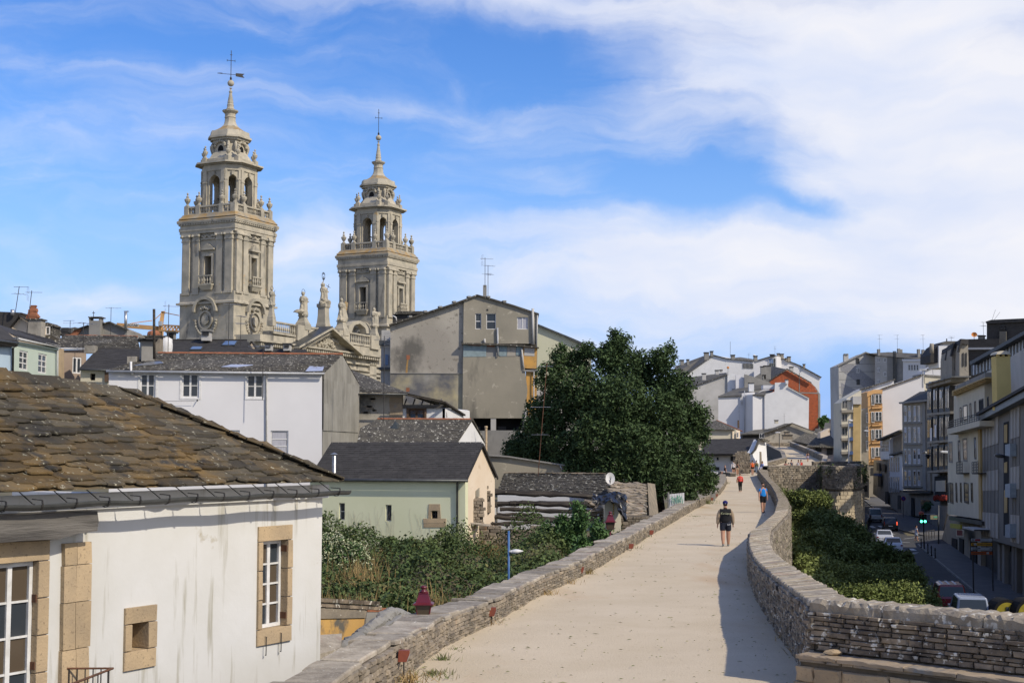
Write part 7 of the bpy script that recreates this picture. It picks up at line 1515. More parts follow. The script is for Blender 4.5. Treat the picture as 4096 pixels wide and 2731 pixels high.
for x in(3518,3590,3693):antenna(U(x,1400,290),3.2,['small aerial above the grey apartment roof, left one of three','small aerial above the grey apartment roof, middle one of three','small aerial above the grey apartment roof, right one of three'][(3518,3590,3693).index(x)],1,.3*x)
mn=empty('mansard_house',U(3770,1400,240),'pale corner block with a dark curved mansard and brown ridge on the right skyline','building')
m=MB();m.prism([U(3722,1420,240),U(3745,1385,240),U(3770,1368,240),U(3795,1368,240),U(3795,1450,240),U(3722,1450,240)],(0,6,0));m.build('mansard',T['slate_new'],mn);m=MB();m.prism([U(3755,1382,239.5),U(3790,1374,239.5),U(3836,1374,239.5),U(3836,1470,239.5),U(3755,1470,239.5)],(0,6,0));m.build('wall',T['white'],mn);m=MB();m.prism([U(3762,1376,239.3),U(3784,1364,239.3),U(3838,1364,239.3),U(3838,1377,239.3)],(0,6.4,0));m.build('roof',T['slate_far'],mn)
tube(mn,'finial','iron',[U(3787,1366,239.4),U(3787,1354,239.4)],.1,5);antenna(U(3805,1366,240),.9,'low bent aerial on the corner block ridge',1,.1);tube(mn,'chimney_pot','stonefac',[U(3727,1412,238),U(3727,1374,238)],.35,6)
LB=PX(3366,245,3445,245);lb=empty('narrow_balcony_building',(LB.P(3400,1990).x,245,ST),'narrow old building with rounded balcony slabs and olive pilaster beside the bastion','building')
fpoly(lb,'wall','cream',LB,[(3366,1610),(3392,1590),(3445,1560),(3446,2000),(3366,2000)],0,6);fpoly(lb,'pilaster','ochre_trim',LB,[(3414,1615),(3444,1612),(3440,1900),(3410,1900)],.3,.6);fpoly(lb,'cap_block','concrete_l',LB,[(3412,1585),(3446,1584),(3446,1616),(3412,1616)],.7,1.2)
fpoly(lb,'white_frame','paint_white',LB,[(3386,1594),(3412,1594),(3412,1638),(3408,1638),(3408,1599),(3386,1599)],.4,.3)
for y_ in(1640,1696,1752,1806):fpoly(lb,'balcony_slab','stonefac',LB,[(3366,y_),(3412,y_-2),(3414,y_+8),(3366,y_+10)],.9,1)
C('blue_panel',(.07,.12,.25))
for y_ in(1692,1748,1804):fpoly(lb,'blue_panel','blue_panel',LB,[(3394,y_),(3412,y_),(3412,y_+14),(3394,y_+14)],1.0,.1)
for x in(3369,3380):
 for y_ in(1602,1655,1711,1767):fwin(lb,LB,x,y_,x+9,y_+30,off=.06,fm='concrete',r=2,fw=.1)
D2=PX(3443,250,3475,250);d2b=empty('dark_narrow_house',(D2.P(3458,1990).x,234,ST),'very narrow dark house with a glazed bay left of the orange one','house')
fpoly(d2b,'wall','stonefac',D2,[(3444,1640),(3472,1632),(3476,1990),(3446,1985)],0,5)
for y_ in(1650,1706,1762):fwin(d2b,D2,3463,y_,3472,y_+40,off=.2,r=3,fw=.1)
for y_ in(1860,1900,1940):fpoly(d2b,'dark_window','dark',D2,[(3450,y_),(3470,y_),(3470,y_+25),(3450,y_+25)],.05,.1)
lp=empty('lamp_post',(U(3395,1850,183)),'slim grey lamp post rising behind the round bastion','lamp post');m=MB();m.tube([U(3396,1850,183),U(3394,1686,183)],[.11,.07],8);m.build('pole',T['gutter_light'],lp);m=MB();m.ico(U(3402,1682,183),.22,1,(1.5,1,.8));m.build('camera_head',T['paint_white'],lp);tube(lp,'arm','gutter_light',[U(3394,1684,183),U(3402,1679,183)],.05,6)
def gable(label,name,Y,px,mat,dv=(6,10,0),roofpx=None,cat='house',verge=True,roofmat='slate_far'):
 p=U(px[0][0],1900,Y);e=empty(name,(p.x,p.y,0),label,cat);m=MB();m.prism([U(x,y,Y)for x,y in px],dv);m.build('wall',T[mat],e)
 if roofpx:m=MB();m.prism([U(x,y,Y+(dy if False else 0)-.2)for x,y in roofpx],Vector(dv)*1.0);m.build('roof',T[roofmat],e)
 return e
def verge(e,Y,pts,mat='slate_old',w=.6,t=.2):
 m=MB()
 for p,q in zip(pts,pts[1:]):m.bar(U(*p,Y-.3),U(*q,Y-.3),w,t)
 m.build('verge',T[mat],e)
def roofp(e,pts,mat='slate_far',th=.25):
 m=MB();m.prism([U(x,y,Y)for x,y,Y in pts],(0,.05,-th));return m.build('roof',T[mat],e)
def stacks(e,lst,mat='concrete',Y=300,name='chimney'):
 for x0,y0,x1,y1 in lst:c=boxpx(e,name,mat,x0,y0,x1,y1,Y,1.0);boxpx(e,'chimney_cap','slate_new',x0-1.5,y0-2,x1+1.5,y0+1,Y-.15,1.3)
g1_=gable('long white gable range with a stepped slate roof on the right-centre skyline','white_house',418,[(2740,1500),(2854,1421),(2900,1432),(3000,1442),(3016,1444),(3016,1600),(2700,1600)],'white')
verge(g1_,418,[(2736,1503),(2854,1420),(2905,1433),(3016,1445)]);roofp(g1_,[(2700,1490,418),(2735,1500,418),(2854,1420,418),(2812,1424,430),(2700,1465,430)]);fpoly(g1_,'glass_block_window','glass2',PX(2970,417.9,3015,417.9),[(2971,1453),(3013,1455),(3013,1474),(2971,1472)],0,.1)
for i in range(8):fpoly(g1_,'window_bar','concrete_l',PX(2970,417.9,3015,417.9),[(2971+i*5.3,1453),(2972.2+i*5.3,1453),(2972.2+i*5.3,1474),(2971+i*5.3,1474)],.08,.1)
stacks(g1_,[(2818,1410,2836,1440),(2843,1405,2853,1425),(2723,1440,2736,1460),(2748,1438,2757,1460),(2926,1420,2940,1438),(3017,1424,3030,1445)])
roofp(g1_,[(2910,1434,418),(3016,1446,418),(3040,1440,428),(2960,1428,428)])
tube(g1_,'tall_mast','iron',[U(2921,1430,417),U(2921,1366,417)],.05,5)
g2_=gable('bluish white angled block with a glazed corner on the right-centre skyline','white_house',408,[(3016,1442),(3100,1423),(3106,1424),(3106,1620),(3016,1620)],'white_clean',(4,8,0))
verge(g2_,408,[(3014,1445),(3072,1428),(3104,1421)])
bp=PX(3072,407.9,3106,407.9);fwin(g2_,bp,3074,1432,3104,1472,off=.12,c=3,r=2,fw=.15,gm=('glass2','sky_glass'))
stacks(g2_,[(3082,1418,3098,1426)],'dark',407)
g3_=gable('large white gable falling to the right with dark chimneys, beside open sky','white_house',413,[(3104,1424),(3200,1463),(3284,1508),(3278,1530),(3280,1800),(3104,1800)],'white',(2,14,0))
verge(g3_,413,[(3104,1423),(3200,1462),(3286,1509)]);fpoly(g3_,'painted_shade_return','white_clean',PX(3104,412.8,3202,412.8),[(3106,1426),(3201,1465),(3201,1540),(3106,1500)],0,.1)  # sheet in another white laid on the gable to draw its shaded face
stacks(g3_,[(3110,1414,3119,1430),(3122,1416,3135,1434),(3143,1433,3149,1442),(3151,1427,3163,1446),(3214,1457,3221,1472)],'stonefac',412)
antenna(U(3100,1420,408),2.6,'aerial with small dish above the angled white block',1,.5);antenna(U(2995,1434,417),1.6,'tiny aerial on the long white range roof',1,.5)
m=MB();c=U(3017,1423,410);m.ico(c,.42,1,(1,.35,1));m.build('satellite_dish',T['paint_white'],label='white satellite dish between chimneys on the skyline',cat='dish')
br=gable('bare red brick gable standing in front of the white one','brick_gable',380,[(3077,1528),(3090,1512),(3148,1477),(3244,1530),(3262,1548),(3270,1560),(3272,1572),(3278,1572),(3278,1722),(3236,1722),(3236,1722),(3077,1660)],'concrete',(2,8,0))
BP2=PX(3077,379.9,3278,379.9);m=MB()
out=[(3079,1530),(3090,1514),(3148,1480),(3200,1508),(3244,1532),(3258,1548),(3272,1573),(3277,1575),(3277,1722),(3236,1722),(3079,1655)]
def inside(x,y,P):
 c=False;n=len(P)
 for i in range(n):
  (x1,y1),(x2,y2)=P[i],P[i-1]
  if(y1>y)!=(y2>y)and x<(x2-x1)*(y-y1)/(y2-y1)+x1:c=not c
 return c
yy=1482;r=0
while yy<1722:
 x=3078+(r%2)*3.5
 while x<3277:
  if inside(x+3,yy+1.5,out):m.prism([BP2.P(x,yy,.06),BP2.P(x+6.4,yy,.06),BP2.P(x+6.4,yy+2.6,.06),BP2.P(x,yy+2.6,.06)],-BP2.n*.06)
  x+=7
 yy+=3.2;r+=1
m.build('brick_face',T['brick'],br,kind='stuff')
verge(br,379.5,[(3074,1530),(3090,1512),(3148,1475),(3246,1531)]);roofp(br,[(3015,1510,380),(3077,1530,380),(3148,1477,380),(3090,1464,393),(3060,1480,393)])
stacks(br,[(3044,1466,3056,1500),(3057,1463,3083,1516),(3052,1500,3063,1520)],'concrete',376);stacks(br,[(3160,1468,3174,1484)],'concrete_l',382)
fpoly(br,'concrete_band','concrete',BP2,[(3200,1568),(3277,1570),(3277,1575),(3200,1572)],.1,.1);fpoly(br,'concrete_post','concrete',BP2,[(3273,1575),(3278,1575),(3278,1722),(3273,1722)],.1,.1);fpoly(br,'concrete_post','concrete',BP2,[(3196,1490),(3199,1490),(3199,1570),(3196,1570)],.12,.1)
antenna(U(3099,1525,376),7,'very thin aerial mast in front of the brick gable',1,.5)
wg=gable('bright white gabled house in front of the brick gable, right centre','white_house',350,[(3058,1577),(3098,1566),(3100,1530),(3150,1528),(3153,1545),(3236,1592),(3234,1740),(3058,1740)],'white',(2,10,0))
verge(wg,350,[(3152,1546),(3238,1592)],w=.3,t=.1);fpoly(wg,'left_wall','white_clean',PX(3010,349,3060,350),[(3011,1577),(3058,1577),(3058,1745),(3011,1760)],-.5,6);
roofp(wg,[(3010,1578,349.5),(3058,1578,349.5),(3100,1558,354),(3050,1564,358)]);stacks(wg,[(3143,1518,3153,1535)],'white',349)
wl=gable('white house with stacked back windows, left of the bright gabled one','white_house',354,[(2873,1582),(2966,1580),(2968,1572),(3012,1568),(3012,1745),(2873,1745)],'white_clean',(3,8,0))
roofp(wl,[(2872,1584,353.5),(2966,1581,353.5),(3010,1560,360),(3000,1548,364),(2950,1552,364)]);roofp(wl,[(3010,1560,361),(3060,1552,361),(3100,1536,364),(3012,1540,364)]);stacks(wl,[(2996,1532,3016,1565)],'white',356);fpoly(wl,'lean_to','white_clean',PX(3052,355,3100,355),[(3053,1540),(3100,1540),(3100,1556),(3053,1556)],0,3)
LW=PX(2966,353.8,3012,353.8)
for y0 in(1606,1663):fwin(wl,LW,2992,y0,3011,y0+28,off=.12,c=2,r=2,fw=.12);fwin(wl,LW,2984,y0+6,2991,y0+28,off=.12,r=1,fw=.08)
fwin(wl,LW,2984,1578,2990,1591,off=.12,r=1,fw=.1);pipe(wl,[U(2968,1580,353.4),U(2968,1620,353.4)],.1,'gutter_light');pipe(wl,[U(2978,1562,353.2),U(2979,1735,353.2)],.1,'gutter_light')
antenna(U(2957,1700,346),4.6,'dark aerial mast in front of the white house with back windows',1,.5);boxpx(wl,'short_stack','wood_brown',2951,1680,2957,1712,344,.4)
gr=gable('stained grey gable with white stacks and an orange dish, left of the white houses','grey_gable',376,[(2752,1551),(2905,1497),(2909,1500),(2910,1800),(2700,1800),(2700,1575)],'concrete_l',(2,9,0))
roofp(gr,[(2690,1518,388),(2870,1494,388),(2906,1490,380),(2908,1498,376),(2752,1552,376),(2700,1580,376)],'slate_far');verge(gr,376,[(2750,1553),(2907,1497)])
fpoly(gr,'white_return','white',PX(2909,375.5,2942,375.5),[(2910,1490),(2945,1496),(2945,1610),(2910,1570)],0,.5);fpoly(gr,'blue_return','white_clean',PX(2942,374,2980,374),[(2943,1498),(2978,1496),(2978,1590),(2943,1600)],0,.5);fpoly(gr,'grey_return','concrete',PX(2978,373,3090,373),[(2978,1496),(3006,1504),(3075,1528),(3086,1536),(3000,1590),(2978,1590)],0,.5)
stacks(gr,[(2809,1494,2824,1520),(2862,1481,2875,1498),(2881,1480,2890,1488),(2738,1492,2747,1508)],'concrete_l',375)
fwin(gr,PX(2925,375.2,2942,375.2),2928,1553,2939,1562,off=.1,c=2,r=1)
dd=empty('satellite_dish',U(2912,1485,375),'yellow-orange dish on a pole above the stained grey gable','dish');m=MB();m.ico(U(2912,1470,375),.34,2,(1,.4,1));m.build('reflector',T['orange_dish'],dd);tube(dd,'pole','iron',[U(2912,1500,375.2),U(2912,1474,375.2)],.05,5)
hr=empty('hip_roof_house',U(2880,1750,205),'cream house with a low mossy hipped roof right of the big tree','house')
m=MB();m.prism([U(2780,1716,205),U(2945,1716,205),U(2945,1800,205),U(2780,1800,205)],(0,8,0));m.build('wall',T['cream'],hr);m=MB();m.prism([U(2930,1716,204.8),U(2960,1722,206),U(2960,1800,206),U(2930,1800,204.8)],(0,6,0));m.build('side_wall',T['beige'],hr)
m=MB();pk_=U(2866,1680,210);m.add([U(2780,1718,204.4),U(2935,1718,204.4),U(2970,1727,208),pk_,U(2800,1700,212)],[(0,1,3),(1,2,3),(0,3,4)]);m.build('roof',T['slate_old'],hr);ridge(hr,pk_,U(2968,1724,208),'terracotta',.6,.1)
fwin(hr,PX(2940,204.5,2960,205.5),2945,1728,2952,1750,off=.1,r=2)
lg=empty('low_grey_gable',U(3100,1760,345),'low wide grey-brown gable with dark roof in front of the white houses','house')
m=MB();m.prism([U(3058,1735,345),U(3168,1694,345),U(3260,1730,345),U(3296,1742,345),U(3296,1830,345),U(3058,1830,345)],(2,8,0));m.build('wall',T['render'],lg);fpoly(lg,'pale_patch','concrete_l',PX(3168,344.8,3300,344.8),[(3258,1728),(3296,1744),(3296,1762),(3255,1745)],0,.2)
roofp(lg,[(2962,1735,344.5),(3055,1733,344.5),(3168,1692,344.5),(3120,1694,354),(3060,1706,354)]);verge(lg,344.5,[(3055,1734),(3168,1692),(3298,1742)]);m=MB();m.prism([U(2970,1737,346),U(3058,1737,346),U(3058,1760,346),U(2970,1760,346)],(0,3,0));m.build('recess',T['dark'],lg);fwin(lg,PX(3036,344.5,3060,344.5),3037,1733,3057,1752,off=.1,c=2,r=1)
stacks(lg,[(3101,1681,3113,1693)],'cream',346);antenna(U(3137,1692,344),2.4,'thin aerial on the low grey gable',1,.4)
ws_=empty('slate_white_house',U(2950,1850,181),'white house with a wide clean slate roof and flared gable by the walkers','house')
m=MB();m.prism([U(2800,1812,184),U(3008,1812,184),U(3008,1895,184),U(2800,1895,184)],(0,1,0));m.build('wall',T['white_clean'],ws_)
a=U(2800,1815,183);b=U(3010,1815,182);c=U(3037,1754,190);d=U(2822,1758,191);m=MB();m.prism([a,b,c,d],(0,.1,-.2));rf=m.build('roof',T['slate_new'],ws_);slates(rf,a,b,c,d,.35,(.4,.6),'slate_new',.02,jit=.02);ridge(rf,d,c,'slate_new',1.0,.1)
m=MB();m.prism([U(3009,1812,181.8),U(3020,1798,182.5),U(3038,1757,184),U(3064,1770,186),U(3070,1862,185),U(3030,1880,181)],(-.6,.8,0));m.build('flared_gable',T['white'],ws_)
m=MB();m.bar(U(3007,1814,181.5),U(3020,1798,181.8),.3,.15);m.bar(U(3020,1798,181.8),U(3038,1755,183.5),.3,.15);m.bar(U(3036,1756,183.4),U(3066,1764,185.5),.9,.25);m.build('verge',T['slate_old'],ws_)
fpoly(ws_,'stone_strip','schist_i',PX(3036,180.9,3050,181.2),[(3040,1806),(3046,1806),(3048,1868),(3040,1868)],.1,.1)
pw=PX(2840,183.9,2900,183.9);fwin(ws_,pw,2851,1825,2877,1843,off=.1,gm=('curtain','glass'),c=2,r=1);fpoly(ws_,'dark_door','dark',pw,[(2923,1825),(2936,1825),(2936,1844),(2923,1844)],.05,.1);fpoly(ws_,'lower_opening','dark',pw,[(2853,1867),(2877,1867),(2877,1880),(2853,1880)],.05,.1)
fpoly(ws_,'painted_eaves_shadow','dark',pw,[(2800,1813),(3008,1813),(3008,1822),(2800,1822)],.4,.6)  # dark strip stands in for the shadow under the eaves
sbw=empty('rubble_stub',U(2965,1890,172),'tall ruined rubble stub with a rounded top behind the walkers','wall')
rubble(sbw,2936,3000,1804,1893,172,mat='schist',mx=120,prof=lambda f:.78+.22*math.sin(math.pi*min(1,.15+f*.8)),rowh=(.14,.24),wid=(.2,.5))
C('pinkish_l',(.42,.36,.33))
ph=empty('pink_house',U(3320,1820,300),'low pinkish house with a mossy slate roof and dark windows beside the far walkway','house')
m=MB();m.prism([U(3232,1785,300),U(3356,1786,300),U(3358,1880,300),U(3232,1880,300)],(0,6,0));m.build('wall',T['pinkish_l'],ph);roofp(ph,[(3225,1784,299),(3368,1788,299),(3300,1752,308),(3262,1748,308)],'slate_old');fpoly(ph,'window','dark',PX(3300,299.8,3340,299.8),[(3308,1792),(3331,1792),(3331,1818),(3308,1818)],.0,.1);fpoly(ph,'window','dark',PX(3260,299.8,3300,299.8),[(3262,1789),(3286,1789),(3286,1806),(3262,1806)],.0,.1)
m=MB();m.bar(U(3225,1786,298.7),U(3368,1790,298.7),.6,.2);m.build('eaves',T['slate_old'],ph)
r2=empty('mossy_roofs',U(3240,1760,340),'cluster of mossy slate roofs with a squat chimney above the far walkway','house')
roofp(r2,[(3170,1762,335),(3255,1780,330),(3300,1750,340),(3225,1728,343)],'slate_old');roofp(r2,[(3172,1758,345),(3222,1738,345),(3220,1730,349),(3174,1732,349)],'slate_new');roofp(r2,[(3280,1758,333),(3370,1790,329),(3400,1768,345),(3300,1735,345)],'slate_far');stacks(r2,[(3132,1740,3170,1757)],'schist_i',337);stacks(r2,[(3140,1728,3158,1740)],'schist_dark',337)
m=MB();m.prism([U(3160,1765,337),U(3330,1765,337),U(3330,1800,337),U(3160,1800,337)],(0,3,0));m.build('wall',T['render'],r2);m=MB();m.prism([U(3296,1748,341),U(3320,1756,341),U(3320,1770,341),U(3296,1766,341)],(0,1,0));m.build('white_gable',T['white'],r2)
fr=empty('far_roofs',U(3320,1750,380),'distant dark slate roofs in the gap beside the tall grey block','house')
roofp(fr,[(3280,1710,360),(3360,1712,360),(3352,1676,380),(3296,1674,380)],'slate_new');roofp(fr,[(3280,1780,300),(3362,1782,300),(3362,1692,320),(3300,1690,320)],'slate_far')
m=MB();m.prism([U(3280,1712,361),U(3360,1712,361),U(3360,1850,361),U(3280,1850,361)],(0,6,0));m.build('wall',T['cream'],fr);m=MB();m.prism([U(3282,1730,299),U(3318,1712,299),U(3320,1740,299),U(3282,1752,299)],(0,3,0));m.build('gable',T['beige'],fr)
m=MB();m.prism([U(3280,1780,301),U(3364,1780,301),U(3364,1900,301),U(3280,1900,301)],(0,3,0));m.build('wall',T['render'],fr)
sh=empty('low_shed',U(2780,1940,120),'low dark sheds behind the parapet below the big tree','shed');boxpx(sh,'wall','concrete',2560,1900,2860,2010,104,3);boxpx(sh,'back_wall','concrete_l',2340,1700,2790,2010,140,4)
def leafmesh(name,pts,size,mat,parent=None,up=.35,asp=1.7,jit=.35,**k):
 """many small leaf faces (bent quads) at pts (N,3)"""
 N=len(pts);c=np.asarray(pts,float);org=c.mean(0);org[2]=c[:,2].min();c=c-org
 n=rng.normal(size=(N,3));n[:,2]=np.abs(n[:,2])+up;n/=np.linalg.norm(n,axis=1)[:,None]
 a=rng.normal(size=(N,3));a-=(a*n).sum(1)[:,None]*n;a/=np.linalg.norm(a,axis=1)[:,None];b=np.cross(n,a)
 s=size*(1+jit*rng.uniform(-1,1,N))[:,None];L=a*s*asp/2;W=b*s/2
 v=np.stack([c-L,c+W*.9+n*s*.08,c+L-n*s*.12,c-W*.9+n*s*.08],1).reshape(-1,3)
 me=bpy.data.meshes.new(name);me.vertices.add(4*N);me.vertices.foreach_set('co',v.ravel());me.loops.add(4*N);me.loops.foreach_set('vertex_index',np.arange(4*N,dtype=np.int32));me.polygons.add(N);me.polygons.foreach_set('loop_start',np.arange(0,4*N,4,dtype=np.int32));me.update();me.validate()
 for m in(mat if isinstance(mat,(list,tuple))else[mat]):me.materials.append(m)
 o=bpy.data.objects.new(name,me);COL.objects.link(o);pw=WL.get(parent.name)if parent else Vector((0,0,0));o.location=Vector(org)-pw;WL[o.name]=Vector(org)
 if parent:o.parent=parent
 return setp(o,**k)
def shellpts(lobes,N,fill=.35,clump=.0,cn=0):
 """points concentrated near the surfaces of ellipsoid lobes; grouped in small tufts"""
 w=np.array([l[3]**2 for l in lobes]);w=w/w.sum();out=[]
 for l,f in zip(lobes,w):
  n=max(4,int(N*f));nc=max(1,n//max(cn,1))if cn else n
  d=rng.normal(size=(nc,3));d/=np.linalg.norm(d,axis=1)[:,None];r=(1-fill*rng.random(nc)**1.6)*(1+.10*rng.normal(size=nc))
  p=d*r[:,None]*np.array([l[3],l[3]*l[5],l[3]*l[4]])+np.array(l[:3])
  if cn:p=np.repeat(p,cn,0);p=p+rng.normal(size=p.shape)*clump
  out.append(p)
 return np.concatenate(out)
def lobepx(x,y,r,Y,sz=1,sy=1):p=U(x,y,Y);return(p.x,p.y,p.z,r*Y/F,sz,sy)
TY=94
bt=empty('broadleaf_tree',U(2640,2075,TY),'big dark round broadleaf tree overhanging the left parapet, centre of the photo','tree')
spec=[(2478,1375,58,0),(2430,1430,80,0),(2300,1450,75,1),(2230,1425,38,0),(2205,1510,80,0),(2500,1470,110,0),(2600,1490,100,1),(2655,1440,62,-1),(2700,1545,95,0),(2340,1560,120,-2),(2480,1600,140,-3),(2250,1620,110,0),(2160,1640,70,1),(2200,1720,95,1),(2120,1700,40,0),(2620,1660,140,-2),(2740,1690,100,0),(2790,1660,62,0),(2800,1740,55,0),(2400,1740,140,-3),(2280,1800,110,-1),(2140,1800,70,2),(2060,1790,50,3),(2540,1800,150,-4),(2700,1820,125,-2),(2780,1880,95,-2),(2820,1930,62,-2),(2640,1900,120,-4),(2480,1890,130,-4),(2330,1880,100,-2),(2220,1850,70,1),(2740,1955,70,-3),(2600,1960,60,-3),(2690,1600,90,0),(2560,1700,120,2),(2400,1650,120,3),(2450,1400,40,0),(2462,1340,28,0),(2250,1390,22,0),(2680,1395,30,0),(2350,1400,40,0)]
lob=[lobepx(x,y,r*.80,TY+dy*.8,.95,.9)for x,y,r,dy in spec]
cr=leafmesh('crown',np.concatenate([shellpts(lob,95000,.42,.14,10)]),.115,T['leaf_tree'],bt,asp=2.2)
P2=shellpts([(l[0],l[1]+.6,l[2],l[3]*.72,l[4],l[5])for l in lob],6000,.9);leafmesh('inner_foliage',P2,.24,T['leaf_tree'],bt)
def limb(parent,pts,r,name='limb'):m=MB();m.tube(pts,r,9);return m.build(name,T['bark'],parent,smooth=True)
b=U(2640,2080,TY);limb(bt,[b-Vector((0,0,1.2)),b+Vector((.02,0,.6)),b+Vector((-.1,0,1.8)),U(2590,1900,TY),U(2540,1750,TY),U(2500,1600,TY)],[.5,.36,.33,.28,.2,.1],'trunk')
b2=U(2580,2085,TY+.4);limb(bt,[b2-Vector((0,0,1)),b2+Vector((0,0,1.0)),U(2560,1930,TY+.5),U(2480,1800,TY),U(2380,1680,TY-.3)],[.42,.3,.26,.18,.08],'trunk')
for(x0,y0,x1,y1,x2,y2)in((2600,1930,2700,1850,2780,1760),(2560,1860,2640,1720,2680,1560),(2520,1850,2400,1760,2250,1700),(2540,1760,2450,1600,2440,1450),(2500,1880,2350,1850,2200,1800),(2600,1940,2700,1920,2790,1910)):limb(bt,[U(x0,y0,TY),U(x1,y1,TY),U(x2,y2,TY)],[.18,.12,.04])
st_=empty('small_tree',U(2110,1900,99),'small dark tree leaning out left of the big one above the grey yard wall','tree')
leafmesh('crown',shellpts([lobepx(x,y,r,99)for x,y,r in((2100,1760,48),(2060,1800,45),(2040,1840,35),(2130,1820,60),(2180,1790,50),(2100,1850,50))],10000,.5,.12,7),.12,T['leaf_tree'],st_,asp=2);limb(st_,[U(2120,1930,99),U(2115,1860,99),U(2100,1790,99)],[.14,.1,.05],'trunk')
ft=empty('far_tree',U(3300,1690,350),'small pale green tree in the gap by the tall grey block','tree');leafmesh('crown',shellpts([lobepx(x,y,r,350,1)for x,y,r in((3288,1684,14),(3298,1676,12),(3306,1682,8),(3290,1696,12))],900,.7),.55,T['leaf_shrub'],ft);limb(ft,[U(3292,1740,350),U(3293,1690,350)],[.3,.15],'trunk')
def moat_tree(x,y,r,Y,label,n=15000,mat='leaf_moat'):
 c=U(x,y,Y);R=r*1.12*Y/F;e=empty('moat_tree',(c.x,c.y,ST),label,'tree','dense low trees in the ditch outside the wall')
 lob=[(c.x,c.y,c.z-R*.35,R,.62,1.0)]
 for i in range(9):
  a=RU(0,6.28);q=RU(.45,.85)*R;lob.append((c.x+q*math.cos(a),c.y+q*math.sin(a),c.z-R*.25+RU(-.25,.35)*R,R*RU(.3,.46),.9,1))
 leafmesh('crown',shellpts(lob,n,.5,.16,8),.10 if Y<110 else .14,T[mat],e,asp=1.8)
 limb(e,[Vector((c.x,c.y,ST-.2)),Vector((c.x+.1,c.y,c.z-R*.6)),Vector((c.x,c.y,c.z-R*.2))],[.22,.16,.08],'trunk')
for a in[(3180,1990,62,150,'darkest ditch tree, tucked into the corner between curtain wall and bastion'),(3250,1990,62,148,'dark ditch tree directly below the golden ashlar bastion'),(3210,2075,75,130,'ditch tree beside the weedy outer wall face, behind the bright one'),(3320,2080,85,132,'bright leaved ditch tree in front of the ashlar bastion'),(3400,2130,75,130,'ditch tree nearest the white saloon car'),(3230,2160,90,112,'ditch tree against the wall foot, in the middle of the row'),(3350,2185,100,112,'wide ditch tree in the middle of the row'),(3470,2205,85,114,'ditch tree hiding the white car roof by the crossing'),(3300,2290,110,92,'broad ditch tree behind the near parapet bend'),(3430,2300,115,94,'broad ditch tree in front of the crosswalk'),(3560,2290,95,98,'ditch tree at the kerb opposite the bollards'),(3380,2390,120,78,'ditch tree just above the coping blocks, left one'),(3520,2390,125,80,'ditch tree just above the coping blocks, middle one'),(3650,2385,95,84,'ditch tree just above the coping blocks, next to the red van'),(3590,2235,40,122,'low ditch tree right beside the half hidden white car'),(3630,2300,60,98,'smallest ditch tree at the edge of the carriageway')]:moat_tree(*a)
und=[]
for i in range(60000):
 Y=RU(40,165);f=RR();x0=RoutL.atY(min(Y,RoutL.p[-1].y))+.8;x1=KL(Y)-9-2.2*(Y<75);
 if x1>x0:x=x0+(x1-x0)*f;und.append((x,Y,ST+1.0+1.9*(1-f)*(1-abs(Y-100)/140)+.5*math.sin(x*.9+Y*.2)+RG(0,.3)))
leafmesh('undergrowth',np.array(und),.15,T['leaf_moat'],kind='stuff',label='green undergrowth filling the ditch below the wall',asp=1.6)
gp=[]
def gz(x,Y):return TG+.25*math.sin(x*.7+Y*.3)+.2*math.sin(x*1.9-Y*.8)
def hump(x,Y):return gz(x,Y)+.5+.45*math.sin(x*1.3+1.2*math.sin(Y*.45))+.3*math.sin(Y*.9+x*.5)
pts=[];dry=[];
for i in range(120000):
 Y=RU(30,71.5);xr=LfL.atY(Y)-.75;xl=-.17*Y-1.5;x=RU(xl,xr)
 z=hump(x,Y)+RG(0,.14)-RR()**2*.5
 if Y>66:z+=(Y-66)*.12*(1+.6*math.sin(x*1.7))
 pts.append((x,Y,z))
leafmesh('bramble_thicket',np.array(pts),.095,T['leaf_bramble'],kind='stuff',asp=1.5,label='dense green bramble thicket filling the garden behind the parapet')
m=MB();n=0
for i in range(30):
 for j in range(24):
  Y=29+i*1.5;xr=LfL.atY(Y)-.7;xl=-.17*Y-2;x=xl+(xr-xl)*j/23;m.v.append((x,Y,hump(x,Y)-.45))
m.f=[(i*24+j,i*24+j+1,(i+1)*24+j+1,(i+1)*24+j)for i in range(29)for j in range(23)];m.mi=[0]*len(m.f);m.build('garden_ground',T['earth'],kind='structure',smooth=True)
def grass(name,cs,n,h,sp,mat,label,cat=None,lean=.25,w=.012,kind='stuff',parent=None):
 m=MB()
 for c in cs:
  c=Vector(c)
  for i in range(n):
   a=RU(0,6.28);r=abs(RG(0,sp));p=c+Vector((r*math.cos(a),r*math.sin(a),0));hh=h*RU(.5,1.2);d=Vector((RG(0,lean),RG(0,lean),1))*hh;s=Vector((RU(-1,1),RU(-1,1),0)).normalized()*w
   m.add([p-s,p+s,p+d*.6+s*.8,p+d,p+d*.6-s*.8],[(0,1,2,4),(4,2,3)])
 return m.build(name,T[mat],parent,label=label,cat=cat,kind=kind)
cs=[]
for(x0,x1,y0,y1,Y,k)in((1440,1600,2190,2300,62,24),(1400,1480,2200,2330,52,12),(1880,2010,2160,2260,68,22),(1260,1500,2350,2395,40,10),(1700,1760,2280,2420,40,6),(2160,2330,2170,2260,66,10)):
 for i in range(k):p=U(RG((x0+x1)/2,(x1-x0)*.32),RG((y0+y1)/2+10,(y1-y0)*.3),Y+RU(-3,3));cs.append((p.x,p.y,max(p.z-.7,TG)))
grass('dry_grass',cs,40,.75,.7,'dry','tall straw coloured dry grass tufts rising from the brambles',lean=.28,w=.008)
